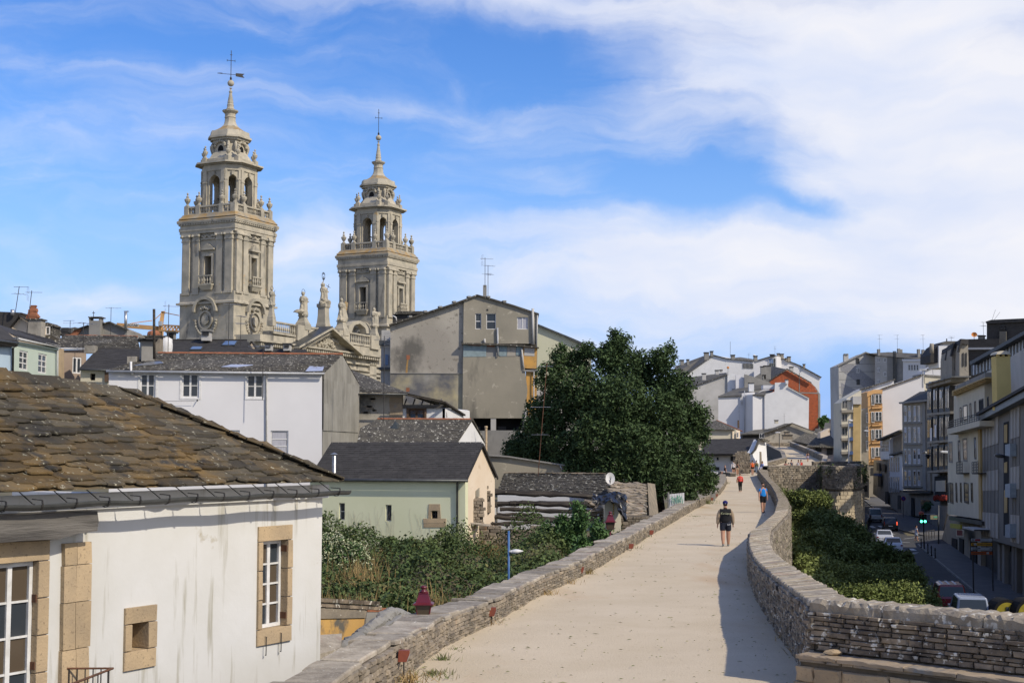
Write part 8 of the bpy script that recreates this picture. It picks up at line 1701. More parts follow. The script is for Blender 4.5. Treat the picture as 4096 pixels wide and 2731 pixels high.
fb=empty('blossom_bush',U(1360,2330,58),'big bush covered with cream blossom beside the near white house','bush');L_=[lobepx(x,y,r,56)for x,y,r in((1330,2240,70),(1400,2230,60),(1320,2310,70),(1390,2300,65),(1440,2250,38),(1350,2190,40),(1300,2190,45))]
leafmesh('foliage',shellpts(L_,9000,.5),.10,T['leaf_shrub'],fb);leafmesh('blossom',shellpts(L_,14000,.2,.1,5),.06,T['flower'],fb)
iv=empty('ivy_bush',U(1300,2160,68),'dark green climbing bush at the foot of the green house left corner','bush');leafmesh('foliage',shellpts([lobepx(x,y,r,67)for x,y,r in((1285,2140,38),(1320,2170,40),(1400,2180,38),(1560,2180,34),(1640,2190,34),(1720,2190,32),(1800,2180,34))],11000,.6),.10,T['leaf_bramble'],iv)
for i,(x,y,h,Y,lab)in enumerate(((2110,2240,60,66,'bright green young shrub below the charred beams, left one'),(2190,2180,70,66,'bright green shrub in front of the charred beams, left of the tallest'),(2250,2170,95,65,'bright green shrub in front of the charred beams, the wide middle one'),(2310,2140,120,65,'tallest bright green shrub in front of the charred beams'),(2390,2180,80,64,'green shrub at the foot of the plaster pier by the maroon lantern'),(2330,2240,70,60,'low green shrub just behind the parapet right of the blue post'))):
 c=U(x,y,Y);e=empty('shrub',(c.x,c.y,c.z-1),lab,'shrub');lob=[]
 for k in range(9):
  f=k/8;lob.append(lobepx(x+RU(-38,38)*(1.1-f),y+30-f*(h+25),34*(1.15-f*.6),Y+RU(-.4,.4),1.2))
 leafmesh('foliage',shellpts(lob,5000,.6,.10,6),.085,T['leaf_shrub'],e,asp=2.4);limb(e,[c-Vector((0,0,1.2)),U(x,y-h*.3,Y),U(x+3,y-h*.8,Y)],[.06,.04,.015],'stem')
def weeds():
 for(x,y,n,h,sp,mat,lab)in[(1735,2700,60,.10,.30,'weed','flat green weed patch on the sand by the nearest red light'),(1768,2645,26,.16,.10,'weed','spiky little weed between the sand and the parapet foot'),(1820,2600,30,.05,.22,'weed','flat green weed streak on the sand near the second coping slabs'),(2180,2380,50,.16,.25,'dry','dry tuft at the third red light'),(2260,2335,50,.16,.3,'dry','dry tuft by the parapet just past the third red light'),(2830,2015,90,.34,.45,'weed','big green weed tuft at the parapet foot under the tree'),(2900,1935,60,.3,.35,'weed','green tuft where the left parapet bulges'),(2780,2065,40,.05,.35,'weed','flat weed patch on the sand left of the capped man'),(1640,2730,50,.2,.25,'dry','dry grass at the foot of the nearest red light'),(3225,2620,50,.18,.2,'dry','dry tuft at the right parapet foot near the bench corner'),(3170,2560,40,.15,.2,'dry','smaller dry tuft at the right parapet foot'),(2420,2240,40,.2,.25,'dry','dry tuft in front of the fifth red light'),(2520,2195,40,.2,.25,'weed','green tuft by the far left parapet lights'),(1950,2500,30,.14,.18,'dry','dry tuft at the foot of the second red light'),(2350,2297,36,.22,.22,'dry','dry tuft at the foot of the fourth red light')]:
  p=G(x,y);e=grass('weed_tuft',[(p.x,p.y,p.z)],n*2,h,sp,mat,lab,None,lean=.6,w=.008,kind='stuff')
weeds()
cs=[]
for i in range(70):
 P_,t_=RoutL.at(RoutL.L*RU(.2,.6));n_=Vector((-t_.y,t_.x,0));cs.append((P_.x-n_.x*-.1+.1,P_.y,RU(-1.5,.9)))
grass('wall_weeds',cs,12,.35,.12,'weed','weeds hanging from the outer face of the right parapet wall',lean=.8)
cs=[]
for i in range(26):P_,t_=BL.at(BL.L*RU(.1,.95));n_=Vector((-t_.y,t_.x,0));cs.append((P_.x-n_.x*.15,P_.y-n_.y*.15,RC((1.2,.6,.2,-.2,1.5))))
leafmesh('wall_plants',np.concatenate([np.array(c)+rng.normal(size=(60,3))*np.array([.3,.15,.35])for c in cs]),.14,T['leaf_bramble'],kind='stuff',label='dark plants rooted in the joints of the bastion wall')
m=MB()
for i in range(750):
 Y=22+RR()**1.6*60;xl=LfL.atY(Y);xr=Redge.atY(Y);f=RR()**2.6;x=xl+(xr-xl)*(f if RR()<.8 else 1-f*.3);s=RU(.012,.035)
 a=RU(0,3.14);d=Vector((math.cos(a),math.sin(a),0))*s*RU(1,2.6);e_=Vector((-d.y,d.x,0)).normalized()*s*.35;c=Vector((x,Y,.028+.03*max(0,1-f*9)));m.add([c-d,c+e_+Vector((0,0,.012)),c+d,c-e_],[(0,1,2,3)])
m.build('leaf_litter',T['weed'],kind='stuff',label='scattered twigs and leaf litter on the sandy walkway')
def skinmesh(pts,edges,rad,sub=2):
 me=bpy.data.meshes.new('skin');me.from_pydata([tuple(p)for p in pts],edges,[]);o=bpy.data.objects.new('tmp_skin',me);COL.objects.link(o)
 md=o.modifiers.new('s','SKIN');md.use_smooth_shade=True
 for i,r in enumerate(rad):
  sv=me.skin_vertices[0].data[i];sv.radius=(r,r)if not isinstance(r,(tuple,list))else r;sv.use_root=(i==0)
 o.modifiers.new('d','SUBSURF').levels=sub;o.modifiers['d'].render_levels=sub
 bpy.context.view_layer.update();dg=bpy.context.evaluated_depsgraph_get();out=bpy.data.meshes.new_from_object(o.evaluated_get(dg));bpy.data.objects.remove(o);out.shade_smooth();return out
def person(loc,rz,label,H=1.75,top=(.1,.1,.1),bottom=(.02,.02,.03),sleeve='short',legs='shorts',hair='hair',sw=.25,arms=(.15,-.15),bulk=1,face=False,cap=None,shoe=(.12,.12,.12),sit=False,longhair=False,beard=False,sleevecol=None,elbow=(.15,.15),hood=False,group=None,skirt=None,hands=False,armout=.0):
 e=empty('person',loc,label,'person',group,rz);WL[e.name]=Vector((0,0,0));u=H/1.75;V=lambda x,y,z:Vector((x,y,z))*u
 hipz=.92 if not sit else .50;sh_=hipz+.50;
 hip=[V(s*.085*bulk,0,hipz)for s in(-1,1)];kn=[];an=[];toe=[]
 for s,f in((0,1),(1,-1)):
  a=sw*f
  if sit:k=hip[s]+V(0,-.42,-.02);q=k+V(0,-.10,-.42)
  else:
   k=hip[s]+V(0,-math.sin(a)*.44,-math.cos(a)*.44);bend=.0 if f>0 else .35*abs(sw)/.25;q=k+V(0,-math.sin(a-bend)*.42,-math.cos(a-bend)*.42)
  kn.append(k);an.append(q);toe.append(q+V(0,-.17,-.035))
 dz=(min(p.z for p in an)-.075*u)if not sit else 0
 sh=lambda p:p-Vector((0,0,dz))
 hip=[sh(p)for p in hip];kn=[sh(p)for p in kn];an=[sh(p)for p in an];toe=[sh(p)for p in toe]
 pel=sh(V(0,0,hipz+.04));wst=sh(V(0,0,hipz+.16));ch=sh(V(0,.0,hipz+.38));nk=sh(V(0,0,hipz+.52));nk2=sh(V(0,-.01,hipz+.60));hd=sh(V(0,-.02,hipz+.70));hd2=sh(V(0,-.015,hipz+.79))
 sho=[sh(V(s*.185*bulk**.5,0,hipz+.47))for s in(-1,1)];el=[];wr=[];hn=[]
 for i,s in enumerate((-1,1)):
  a=arms[i];o=.16+armout;p=sho[i]+V(s*math.sin(o)*.29,-math.sin(a)*.29,-math.cos(a)*math.cos(o)*.29);q=p+V(s*.02,-math.sin(a+elbow[i])*.26,-math.cos(a+elbow[i])*.26);el.append(p);wr.append(q);hn.append(q+(q-p).normalized()*.085*u)
 P=[pel,wst,ch,nk,nk2,hd,hd2];E=[(0,1),(1,2),(2,3),(3,4),(4,5),(5,6)];R=[(.155*bulk,.11*bulk),(.13*bulk,.10*bulk),(.16*bulk,.115*bulk),(.075,.07),(.058,.06),(.078,.092),(.066,.08)]
 for i in(0,1):
  b=len(P);P+=[hip[i],kn[i],kn[i]+(an[i]-kn[i])*.35,an[i],toe[i]];E+=[(0,b),(b,b+1),(b+1,b+2),(b+2,b+3),(b+3,b+4)];R+=[.10*bulk**.6,.068*bulk**.5,.070*bulk**.5,.045,.037]
  b=len(P);P+=[sho[i],el[i],el[i]+(wr[i]-el[i])*.3,wr[i],hn[i]];E+=[(2,b),(b,b+1),(b+1,b+2),(b+2,b+3),(b+3,b+4)];R+=[.06,.045,.045,.028,(.042,.022)]
  if hands:
   h=b+4;dr=(hn[i]-wr[i]).normalized()
   for k in range(4):
    o=Vector((0,1,0))*(.03-.02*k)*u;c=len(P);P+=[hn[i]+dr*.035*u+o,hn[i]+dr*(.078-.006*abs(k-1.5))*u+o*1.1+Vector((-.012*(1 if i else -1),0,0))];E+=[(h,c),(c,c+1)];R+=[.010,.008]
   c=len(P);P+=[hn[i]-dr*.01*u+Vector((0,-.045,0))*u,hn[i]+dr*.03*u+Vector((0,-.06,0))*u];E+=[(h,c),(c,c+1)];R+=[.011,.009]
 R=[tuple(x*u*1.12 for x in r)if isinstance(r,tuple)else r*u*1.12 for r in R]
 def part(name,me,mat):o=bpy.data.objects.new(name,me);COL.objects.link(o);me.materials.clear();me.materials.append(mat);o.parent=e;return o
 part('body',skinmesh(P,E,R),T['skin'])
 def cm(nm,c):return C('cloth_%s_%d'%(nm,int(sum(c)*997)+len(label)),c,.85,bump=.3,bs=30)
 P=[pel-Vector((0,0,.10 if not sit else -.0))*u,wst,ch,sh(V(0,0,hipz+.47)),nk+Vector((0,0,.015)),sho[0]+Vector((0,0,.0)),sho[1]];E=[(0,1),(1,2),(2,3),(3,4),(3,5),(3,6)];R=[(.20*bulk,.155*bulk),(.185*bulk,.15*bulk),(.205*bulk,.155*bulk),(.16*bulk**.6,.125),(.10,.095),(.10,.10),(.10,.10)]
 tm=cm('top',top);part('shirt',skinmesh(P,E,[tuple(x*u for x in r)for r in R]),tm)
 for i in(0,1):
  a=[ch+(sho[i]-ch)*.6,sho[i]+Vector((0,0,.005)),el[i]];r=[.09,.10,.078]
  if sleeve=='short':a[2]=sho[i]+(el[i]-sho[i])*.62;r[2]=.085
  if sleeve=='long':a+=[wr[i]];r+=[.062]
  if sleeve=='none':continue
  part('sleeve',skinmesh(a,[(k,k+1)for k in range(len(a)-1)],[x*u*(1.1 if bulk>1.1 else 1)for x in r]),cm('sl',sleevecol or top))
 bm_=cm('bt',bottom)
 P=[pel+Vector((0,0,.13))*u,pel-Vector((0,0,.05))*u];E=[(0,1)];R=[(.175*bulk,.135*bulk),(.185*bulk,.14*bulk)]
 for i in(0,1):
  f={'shorts':.8,'mini':.42,'long':1}[legs];b=len(P);P+=[hip[i]+(kn[i]-hip[i])*.12,hip[i]+(kn[i]-hip[i])*f*.6,hip[i]+(kn[i]-hip[i])*f];E+=[(1,b),(b,b+1),(b+1,b+2)];R+=[.125*bulk**.6,.112*bulk**.5,.112*bulk**.5 if legs!='long' else .085]
  if legs=='long':P+=[kn[i]+(an[i]-kn[i])*.5,kn[i]+(an[i]-kn[i])*.97];E+=[(b+2,b+3),(b+3,b+4)];R+=[.08,.07]
 part('trousers' if legs=='long' else 'shorts',skinmesh(P,E,[tuple(y*u for y in x)if isinstance(x,tuple)else x*u for x in R]),bm_)
 if skirt:m=MB();m.lathe(pel-Vector((0,0,.36)),[(.26*u,0),(.2*u,.25),(.16*u,.38)],14,1,.8);o=m.build('skirt',cm('sk',skirt),None,smooth=True,local=True);o.parent=e
 for i in(0,1):part('shoe',skinmesh([an[i]-Vector((0,-.04,.025))*u,an[i]-Vector((0,.06,.04))*u,toe[i]-Vector((0,.03,.002))],[(0,1),(1,2)],[.05*u,.05*u,.042*u]),cm('sh',shoe))
 def blob(name,c,r,sc,mat,sub=2):m=MB();m.ico(c,r*u,sub,sc);o=m.build(name,mat,None,smooth=True,local=True);o.parent=e;return o
 hc=(hd+hd2)/2
 if not cap:blob('hair',hc+Vector((0,.04,.045))*u,.10,(.92,.92,.92)if hair!='bald' else(.7,.7,.5),T['hair_g']if hair in('grey','bald')else T['hair'])
 else:
  blob('hair',hc+Vector((0,.02,-.01))*u,.10,(.9,.98,.8),T['hair']);blob('cap',hc+Vector((0,.0,.05))*u,.112,(.93,1.05,.85),cm('cap',cap));m=MB();m.lathe(hc+Vector((0,-.12,.035))*u,[(.075,0),(.078,.008),(.06,.012)],14,1,1);o=m.build('cap_brim',cm('cap',cap),None,local=True);o.parent=e
  m=MB();m.box(hc+Vector((0,.117,.02))*u,(.03,.006,.014));o=m.build('cap_badge',T['paint_white'],None,local=True);o.parent=e
 if longhair:m=MB();m.tube([hc+Vector((0,.04,.05))*u,hc+Vector((0,.075,-.1))*u,hc+Vector((0,.08,-.28))*u],[.09*u,.095*u,.04*u],8);o=m.build('long_hair',T['hair'],None,smooth=True,local=True);o.parent=e
 if beard:blob('beard',hc+Vector((0,-.055,-.07))*u,.06,(.95,.7,.9),T['hair'])
 if face:
  for s in(-1,1):blob('eye',hc+Vector((s*.032,-.085,.0))*u,.011,(1,.6,.7),T['black'],1);blob('ear',hc+Vector((s*.083,.0,-.01))*u,.022,(.4,.8,1.2),T['skin'],1)
  blob('nose',hc+Vector((0,-.10,-.025))*u,.016,(.8,1,1.3),T['skin'],1)
  if not beard:blob('mouth',hc+Vector((0,-.088,-.058))*u,.014,(1.5,.5,.4),T['terracotta'],1)
 if hood:blob('hood',nk2+Vector((0,.075,-.03))*u,.11,(1.1,.6,.7),tm)
 e['_hc']=0;del e['_hc']
 return e,dict(nk=nk,ch=ch,pel=pel,wr=wr,el=el,hc=hc,u=u,wst=wst)
p=G(2903,2184);e,J=person(p,math.pi-.08,'heavy man in a navy cap and black and tan jacket walking away along the path',1.72,(.012,.012,.014),(.018,.022,.035),'long','shorts',sw=.14,arms=(.22,-.05),bulk=1.32,cap=(.012,.012,.11),shoe=(.22,.24,.24),sleevecol=(.36,.27,.18),hands=True,elbow=(.1,.2),armout=.10)
def tex_on(e,s,x,y,z,size,mat,rzl=math.pi,shear=.2):
 o=text(s,(0,0,0),size,mat,e,shear=shear);o.location=(x,y,z);o.rotation_euler=(math.pi/2,0,rzl);return o
tex_on(e,'Yankees',0,J['ch'].y+.205,J['ch'].z-.0,.125,T['flower']);tex_on(e,'NY',-.12,J['pel'].y+.19,J['pel'].z-.10,.09,T['paint_white'],shear=0)
for w in J['wr'][:1]:m=MB();m.lathe(w-Vector((0,0,.012)),[(.034,0),(.036,.012),(.034,.024)],10);o=m.build('wristwatch',T['black'],None,local=True);o.parent=e
p=G(3053,2051);e,J=person(p,.12,'bearded man in bright blue t-shirt and black shorts walking towards the camera',1.78,(.01,.22,.62),(.012,.012,.013),'short','shorts',sw=.16,arms=(.05,-.12),bulk=1.05,face=True,beard=True,hands=True,shoe=(.06,.04,.04))
m=MB();m.box(J['pel']+Vector((.16,0,-.18)),(.01,.09,.12));o=m.build('shorts_stripe',T['paint_white'],None,local=True);o.parent=e
p=G(2961,1966);e,J=person(p,math.pi,'woman in coral red top and black trousers walking away with a tan bag',1.62,(.72,.09,.07),(.01,.01,.011),'long','long',hair='grey',sw=.10,arms=(.1,.1),elbow=(.5,.5),bulk=1.12,shoe=(.4,.2,.15))
m=MB();m.box((.27,.02,J['pel'].z+.06),(.10,.22,.24),0,.1);m.bar((.25,.1,J['nk'].z-.1),(-.14,.12,J['wst'].z+.1),.03);C('tan_bag',(.38,.22,.13));o=m.build('shoulder_bag',T['tan_bag'],None,local=True);o.parent=e
GR='people gathered on the far walkway'
def P_(x,y):return G(x,y)
person(P_(3010,1900),math.pi,'runner in a neon orange top and black shorts walking away, bare legs',1.78,(.85,.14,.03),(.012,.012,.012),'short','mini',sw=.12,group=GR)
person(P_(3003,1896)+Vector((-.35,.6,0)),math.pi,'tall person in dark clothes just left of the orange top',1.76,(.02,.02,.022),(.02,.02,.025),'long','long',group=GR)
person(P_(3021,1895)+Vector((.3,.8,0)),math.pi,'person in olive jacket and jeans just right of the orange top',1.68,(.08,.09,.05),(.12,.16,.22),'long','long',group=GR)
person(P_(2934,1902),math.pi-.2,'person in a white hooded sweatshirt and black shorts beside the seat wall',1.76,(.62,.60,.58),(.015,.015,.015),'long','mini',hood=True,group=GR)
person(P_(2949,1902),math.pi-.1,'person in a black top and beige shorts behind the white hoodie',1.68,(.02,.02,.022),(.42,.33,.24),'short','mini',longhair=True,group=GR)
person(P_(2956,1894),math.pi*.9,'person all in black, half hidden at the rubble stub',1.6,(.015,.015,.015),(.015,.015,.015),'long','long',group=GR)
q=P_(2913,1903);person(Vector((q.x-.3,q.y+.4,q.z-.02)),-math.pi*.45,'bald man in a black shirt sitting on the low seat wall',1.74,(.015,.016,.02),(.5,.5,.5),'short','shorts',hair='bald',sit=True,sw=0,group=GR)
q=U(3049,1872,178);person(Vector((q.x,q.y,zg(178)+.25)),-math.pi*.35,'dark haired woman in a pale blue shirt sitting at the end of the right parapet',1.66,(.25,.33,.62),(.3,.3,.4),'long','long',sit=True,longhair=True,sw=0,group=GR)
person(P_(3231,1846),math.pi*1.05,'woman in a black top and lilac skirt on the far stretch of walkway',1.66,(.02,.018,.02),(.4,.36,.45),'none','mini',longhair=True,skirt=(.34,.31,.42),sw=.1,group=GR)
for i,(x,top,hh,lab,kw)in enumerate(((3142,(.35,.18,.15),1.55,'seated woman with brown hair, left of the group behind the bastion parapet',dict(longhair=True)),(3165,(.03,.06,.10),1.75,'seated man in a dark blue shirt behind the bastion parapet',{}),(3193,(.62,.60,.58),1.72,'person in a white shirt behind the bastion parapet',{}),(3203,(.55,.03,.03),1.74,'person in a red shirt behind the bastion parapet',{}),(3153,(.5,.42,.36),1.4,'child in a pale top low behind the bastion parapet',{}))):
 YY=YB+8+i*1.2;q=U(x,1799,YY);person(Vector((q.x,q.y,BT-.75 if x not in(3153,)else BT-.9)),math.pi+.5*math.sin(i*2.1),lab,hh,top,(.1,.1,.12),'short','long',sit=True,sw=0,group='people sitting behind the bastion parapet',**kw)
q=Zp(3666,2163,ST+.13);person(q,math.pi*.55,'pedestrian in a pale blue dress at the kerb beside the traffic light',1.68,(.45,.5,.58),(.45,.5,.58),'short','mini',skirt=(.42,.47,.55),sw=.12)
q=Zp(3487,1990,ST+.13);person(q,math.pi,'distant pedestrian in a pale blue shirt up the street',1.75,(.4,.48,.58),(.1,.1,.12),'short','long',sw=.2)
KA=math.atan2(1,.208)-math.pi/2
def car(loc,label,paint,kind='saloon',L=4.3,W=1.76,H=1.45,rz=None,cat='car',lit=False,stripes=False):
 rz=KA if rz is None else rz;e=empty('parked_car' if not lit else 'driving_car',loc,label,cat,None,rz);WL[e.name]=Vector((0,0,0))
 pm=M('car_paint_'+kind,paint,rough=.25,spec=.6);
 if kind=='van':prof=[(-L/2,.35),(-L/2,.95),(-L/2+.06,1.15),(-L/2+.16,H),(L*.12,H),(L*.27,H*.93),(L*.38,H*.58),(L/2-.08,.82),(L/2,.6),(L/2,.3)]
 elif kind=='suv':prof=[(-L/2,.38),(-L/2,.9),(-L/2+.1,1.0),(-L/2+.32,H),(L*.08,H),(L*.24,H*.66),(L/2-.12,.92),(L/2,.7),(L/2,.35)]
 else:prof=[(-L/2,.3),(-L/2,.72),(-L/2+.1,.94),(-L*.34,.99),(-L*.20,H),(L*.06,H),(L*.22,.98),(L/2-.2,.82),(L/2,.6),(L/2,.28)]
 m=MB();n=len(prof);rows=[]
 for s,wf in((-1,1),(-.9,1),(0,1),(.9,1),(1,1)):
  for y,z in prof:
   tum=.0 if z<.95 else(z-.95)/(H-.95+.01)*.16
   k=abs(s);x=s*(W/2-tum*(k>.1));dz=-.035*(k>.95)*(z>.9);yy=y*(1-.02*(k>.95));m.v.append((x,yy,z+dz-(0.02*(k>.95))))
 for a in range(4):
  for j in range(n-1):m.f.append((a*n+j,(a+1)*n+j,(a+1)*n+j+1,a*n+j+1));m.mi.append(0)
  m.f.append((a*n+n-1,(a+1)*n+n-1,(a+1)*n,a*n));m.mi.append(0)
 m.f+=[tuple(range(n)),tuple(range(5*n-1,4*n-1,-1))];m.mi+=[0,0]
 def b(name,mm,mat,**k):o=mm.build(name,mat,None,local=True,**k);o.parent=e;return o
 o=b('body',m,pm);bv=o.modifiers.new('b','BEVEL');bv.width=.05;bv.segments=2
 def pan(name,pts,mat,th=.012):m=MB();pts=[Vector(p)for p in pts];nr=(pts[1]-pts[0]).cross(pts[2]-pts[0]).normalized();m.prism([p+nr*.012 for p in pts],-nr*th*2);return b(name,m,mat)
 gl=T['glass'];W2=W/2-.14
 rear={'van':((-L/2+.05,1.08),(-L/2+.14,H-.12)),'suv':((-L/2+.13,1.04),(-L/2+.30,H-.08)),'saloon':((-L*.33,1.0),(-L*.215,H-.05))}[kind]
 (y0,z0),(y1,z1)=rear;pan('rear_window',[(-W2+.02,y0-.012,z0),(W2-.02,y0-.012,z0),(W2-.1,y1-.012,z1),(-W2+.1,y1-.012,z1)],gl)
 for s in(-1,1):
  ya,yb=y1+.25,(L*.20 if kind!='saloon' else L*.15);xx=W/2-.02;xt=W/2-.15
  q=[(s*xx,ya-.15,1.02),(s*xx,yb,1.02),(s*xt,yb-.35,H-.08),(s*xt,ya+.05,H-.08)];
  if s>0:q=q[::-1]
  pan('side_window',q[::-1],gl)
  for yw in(-L*.31,L*.31):
   m=MB();m.tube([(s*(W/2-.2),yw,.32),(s*(W/2+.0),yw,.32)],.32,14);w=b('wheel',m,T['black']);m=MB();m.tube([(s*(W/2-.02),yw,.32),(s*(W/2+.015),yw,.32)],.19,10);q=m.build('rim',T['alu'],None,local=True);q.parent=w
  m=MB();zt=.78 if kind=='saloon' else .95;m.box((s*(W/2-.14),-L/2-.005,zt),(.2 if kind=='saloon' else .12,.04,.12 if kind=='saloon' else .42));b('tail_light',m,emit('lit_tail_lamp',(1,.12,.05),1.2)if(lit and s>0)else C('tail_lamp',(.25,.012,.01),.3))
  m=MB();m.box((s*(W/2+.06),L*.17,1.0),(.14,.1,.12));b('wing_mirror',m,pm)
 m=MB();m.box((0,-L/2-.012,.62 if kind!='saloon' else .68),(.52,.02,.11));b('number_plate',m,T['paint_white'])
 m=MB();m.box((0,-L/2-.02,.42),(W*.94,.10,.2));b('bumper',m,pm if kind=='saloon' else T['dark'])
 if stripes:
  for s in(-.5,-.1,.3):m=MB();m.box((s,-.2,H-.01),(.13,L*.55,.03));b('roof_bar',m,T['paint_white'])
 return e
def onroad(px,Y):x=(px-CX)/F*Y;return Vector((x,Y,ST))
car(onroad(3855,81),'silver blue van parked nearest, just behind the coping blocks',(.30,.34,.42),'van',4.2,1.85,1.85,cat='van')
car(onroad(3776,89),'dark red van with pale roof bars parked in front of the silver one',(.17,.012,.015),'van',4.1,1.8,1.78,cat='van',stripes=True)
car(onroad(3524,153),'silver saloon car driving up the street towards the crossroads',(.48,.50,.53),'saloon',4.6,1.78,1.45,cat='car')
car(onroad(3548,178),'black estate car with one lit brake light at the crossroads',(.012,.012,.013),'suv',4.5,1.8,1.6,lit=True)
car(onroad(3490,198),'cream white van with dark rear window beyond the black car',(.55,.52,.44),'van',4.6,1.85,1.95,cat='van')
car(onroad(3558,140),'white car almost hidden by the ditch trees at the crossing',(.7,.7,.7),'saloon',4.2,1.74,1.45)
def lantern(base,H,label,s=1,head=True):
 e=empty('lantern',base,label,'lantern');b=Vector(base);m=MB();m.lathe(b,[(.05*s,0),(.05*s,H-.05)],8);m.build('post',T['maroon'],e,smooth=True);z=b+Vector((0,0,H))
 m=MB();m.lathe(z,[(.2*s,0),(.24*s,.03*s),(.33*s,.42*s)],4);m.build('glass_housing',T['glass_b'],e)
 for k in range(4):a=2*math.pi*(k+.5)/4;m=MB();m.bar(z+Vector((.24*s*math.cos(a),.24*s*math.sin(a),.03*s)),z+Vector((.335*s*math.cos(a),.335*s*math.sin(a),.42*s)),.02*s);m.build('corner_bar',T['maroon'],e)
 m=MB();m.lathe(z,[(.45*s,.42*s),(.45*s,.45*s),(.33*s,.49*s),(.2*s,.75*s),(.22*s,.77*s),(.2*s,.79*s)],4);m.build('roof_cap',T['maroon'],e);m=MB();m.lathe(z,[(.16*s,.79*s),(.09*s,.86*s),(.06*s,.90*s),(.11*s,.93*s),(.12*s,.96*s),(.06*s,1.0*s),(.01*s,1.01*s)],12);m.build('finial',T['maroon'],e,smooth=True);return e
z0=U(1694,2470,27.5);lantern((z0.x,z0.y,-1.5),z0.z+1.5-.0,'maroon enamel lantern just behind the left parapet near the white house',.62)
z0=U(2441,2118,62);lantern((z0.x,z0.y,-1.5),z0.z+1.5,'maroon lantern in front of the pale plaster pier of the ruin',.8)
bp_=empty('blue_post',U(2035,2350,40),'slim chipped blue post carrying a small white street lamp head','lamp post');m=MB();m.tube([Vector((*U(2035,2330,40).xy,-1.5)),U(2035,2122,40)],.032,10);m.build('pole',T['blue_post'],bp_,smooth=True)
m=MB();m.tube([U(2036,2206,40),U(2046,2205,40)],.04,8);m.build('bracket',T['gutter_light'],bp_)
a=U(2042,2212,40);m=MB();vs=[];n=12
for i in range(9):
 f=i/8;w=(.03+.10*math.sin(math.pi*min(1,f*.9+.12)))*(1-.35*f**3);
 for k in range(n):t_=2*math.pi*k/n;vs.append(a+Vector((f*.36,w*math.cos(t_),.045+.02*f+(.055 if math.sin(t_)>0 else .06)*math.sin(t_)*w*12*.8)))
m.add(vs,[(i*n+k,i*n+(k+1)%n,(i+1)*n+(k+1)%n,(i+1)*n+k)for i in range(8)for k in range(n)]+[tuple(range(n)),tuple(range(8*n,9*n))]);m.build('lamp_head',T['paint_white'],bp_,smooth=True)
labs=['nearest red box light on its thin post, at the bottom of the left parapet','second red box light along the left parapet','third red box light along the left parapet, by a dry tuft','fourth red box light along the left parapet','fifth red box light along the left parapet, opposite the ruin','sixth small red box light along the left parapet','seventh tiny red box light, left of the capped man','farthest tiny red box light, under the tree']
for(x,yt,yb),lab in zip(((1585,2598,2735),(1945,2428,2500),(2166,2325,2368),(2307,2266,2308),(2512,2174,2202),(2595,2120,2148),(2842,1990,2006),(2861,1975,1992)),labs):
 g_=G(x,yb);g_=g_+Vector((.12,0,0));e=empty('path_light',g_,lab,'path light','red box lights along the left parapet');top=U(x,yt,g_.y).z;s=max(.14,min(.2,(45/F*g_.y)))if x>1700 else .17
 h=min(.66,top-g_.z);m=MB();m.tube([g_,g_+Vector((0,0,h-.15))],.013,6);m.build('post',T['iron'],e);m=MB();c=g_+Vector((0,0,h-.09));v=[(-.09,-.07,-.09),(.05,-.07,-.09),(.09,-.07,.03),(.09,-.07,.09),(-.08,-.07,.09)];m.prism([c+Vector(p)for p in v],(0,.14,0));m.build('lamp_box',T['red_lamp'],e);m=MB();m.prism([c+Vector((.052,-.055,-.085)),c+Vector((.094,-.055,.025)),c+Vector((.094,.055,.025)),c+Vector((.052,.055,-.085))],(.004,0,-.002));m.build('lens',T['curtain'],e)
tl=empty('traffic_light',Zp(3697,2195,ST+.13),'black traffic light on a pole showing two green signals','traffic light');b=Zp(3697,2195,ST+.13);YT=b.y
m=MB();m.tube([b,U(3694,2085,YT)],.07,8);m.build('pole',T['black'],tl);m=MB();m.tube([U(3688,2055,YT),U(3740,2056,YT)],.04,6);m.build('cross_arm',T['gutter_light'],tl)
for x in(3684,3699):
 m=MB();c=U(x,2073,YT);m.box(c,(.32,.25,.85));hb_=m.build('signal_head',T['black'],tl)
 for k,(y_,mt)in enumerate(((2064,'black'),(2073,'black'),(2084,'g'))):
  c=U(x,y_,YT)-Vector((0,.13,0));m=MB();m.ico(c,.12 if mt=='g' else .1,2,(1,.35,1));m.build('lens',emit('green_signal_light',(.08,1,.55),6.0)if mt=='g' else T['dark'],hb_)
C('warm_red_sign',(.35,.09,.06));m=MB();m.lathe(U(3684,2052,YT)-Vector((0,.1,.2)),[(.02,-.0),(.26,.1),(.26,.3),(.02,.42)],10);m.build('round_beacon',T['warm_red_sign'],tl)
for i,(x,y)in enumerate(((3685,2190),(3712,2212),(3726,2222),(3741,2232))):
 b=Zp(x,y,ST+.13);e=empty('bollard',b,['first','second','third','fourth'][i]+' black bollard from the traffic light towards the camera','bollard','black bollards on the right pavement');m=MB();m.lathe(b,[(.09,0),(.09,.08),(.05,.12),(.045,.7),(.07,.74),(.07,.8),(.04,.84),(.06,.9),(.02,.97)],8);m.build('post',T['black'],e)
for(x,y,h,lab)in((3758,2180,1.0,'dark'),):
 pass
rl2=empty('railing',Zp(3720,2155,ST+.13),'low dark pedestrian railing at the crossing corner','railing')
a=Zp(3705,2158,ST+.13);b=Zp(3738,2152,ST+.13);m=MB()
m.bar(a+Vector((0,0,.95)),b+Vector((0,0,.95)),.05);m.bar(a+Vector((0,0,.2)),b+Vector((0,0,.2)),.04);m.build('rail',T['iron'],rl2)
for k in range(4):q=a+(b-a)*k/3;m=MB();m.bar(q,q+Vector((0,0,1.0)),.07);m.build('post',T['iron'],rl2)
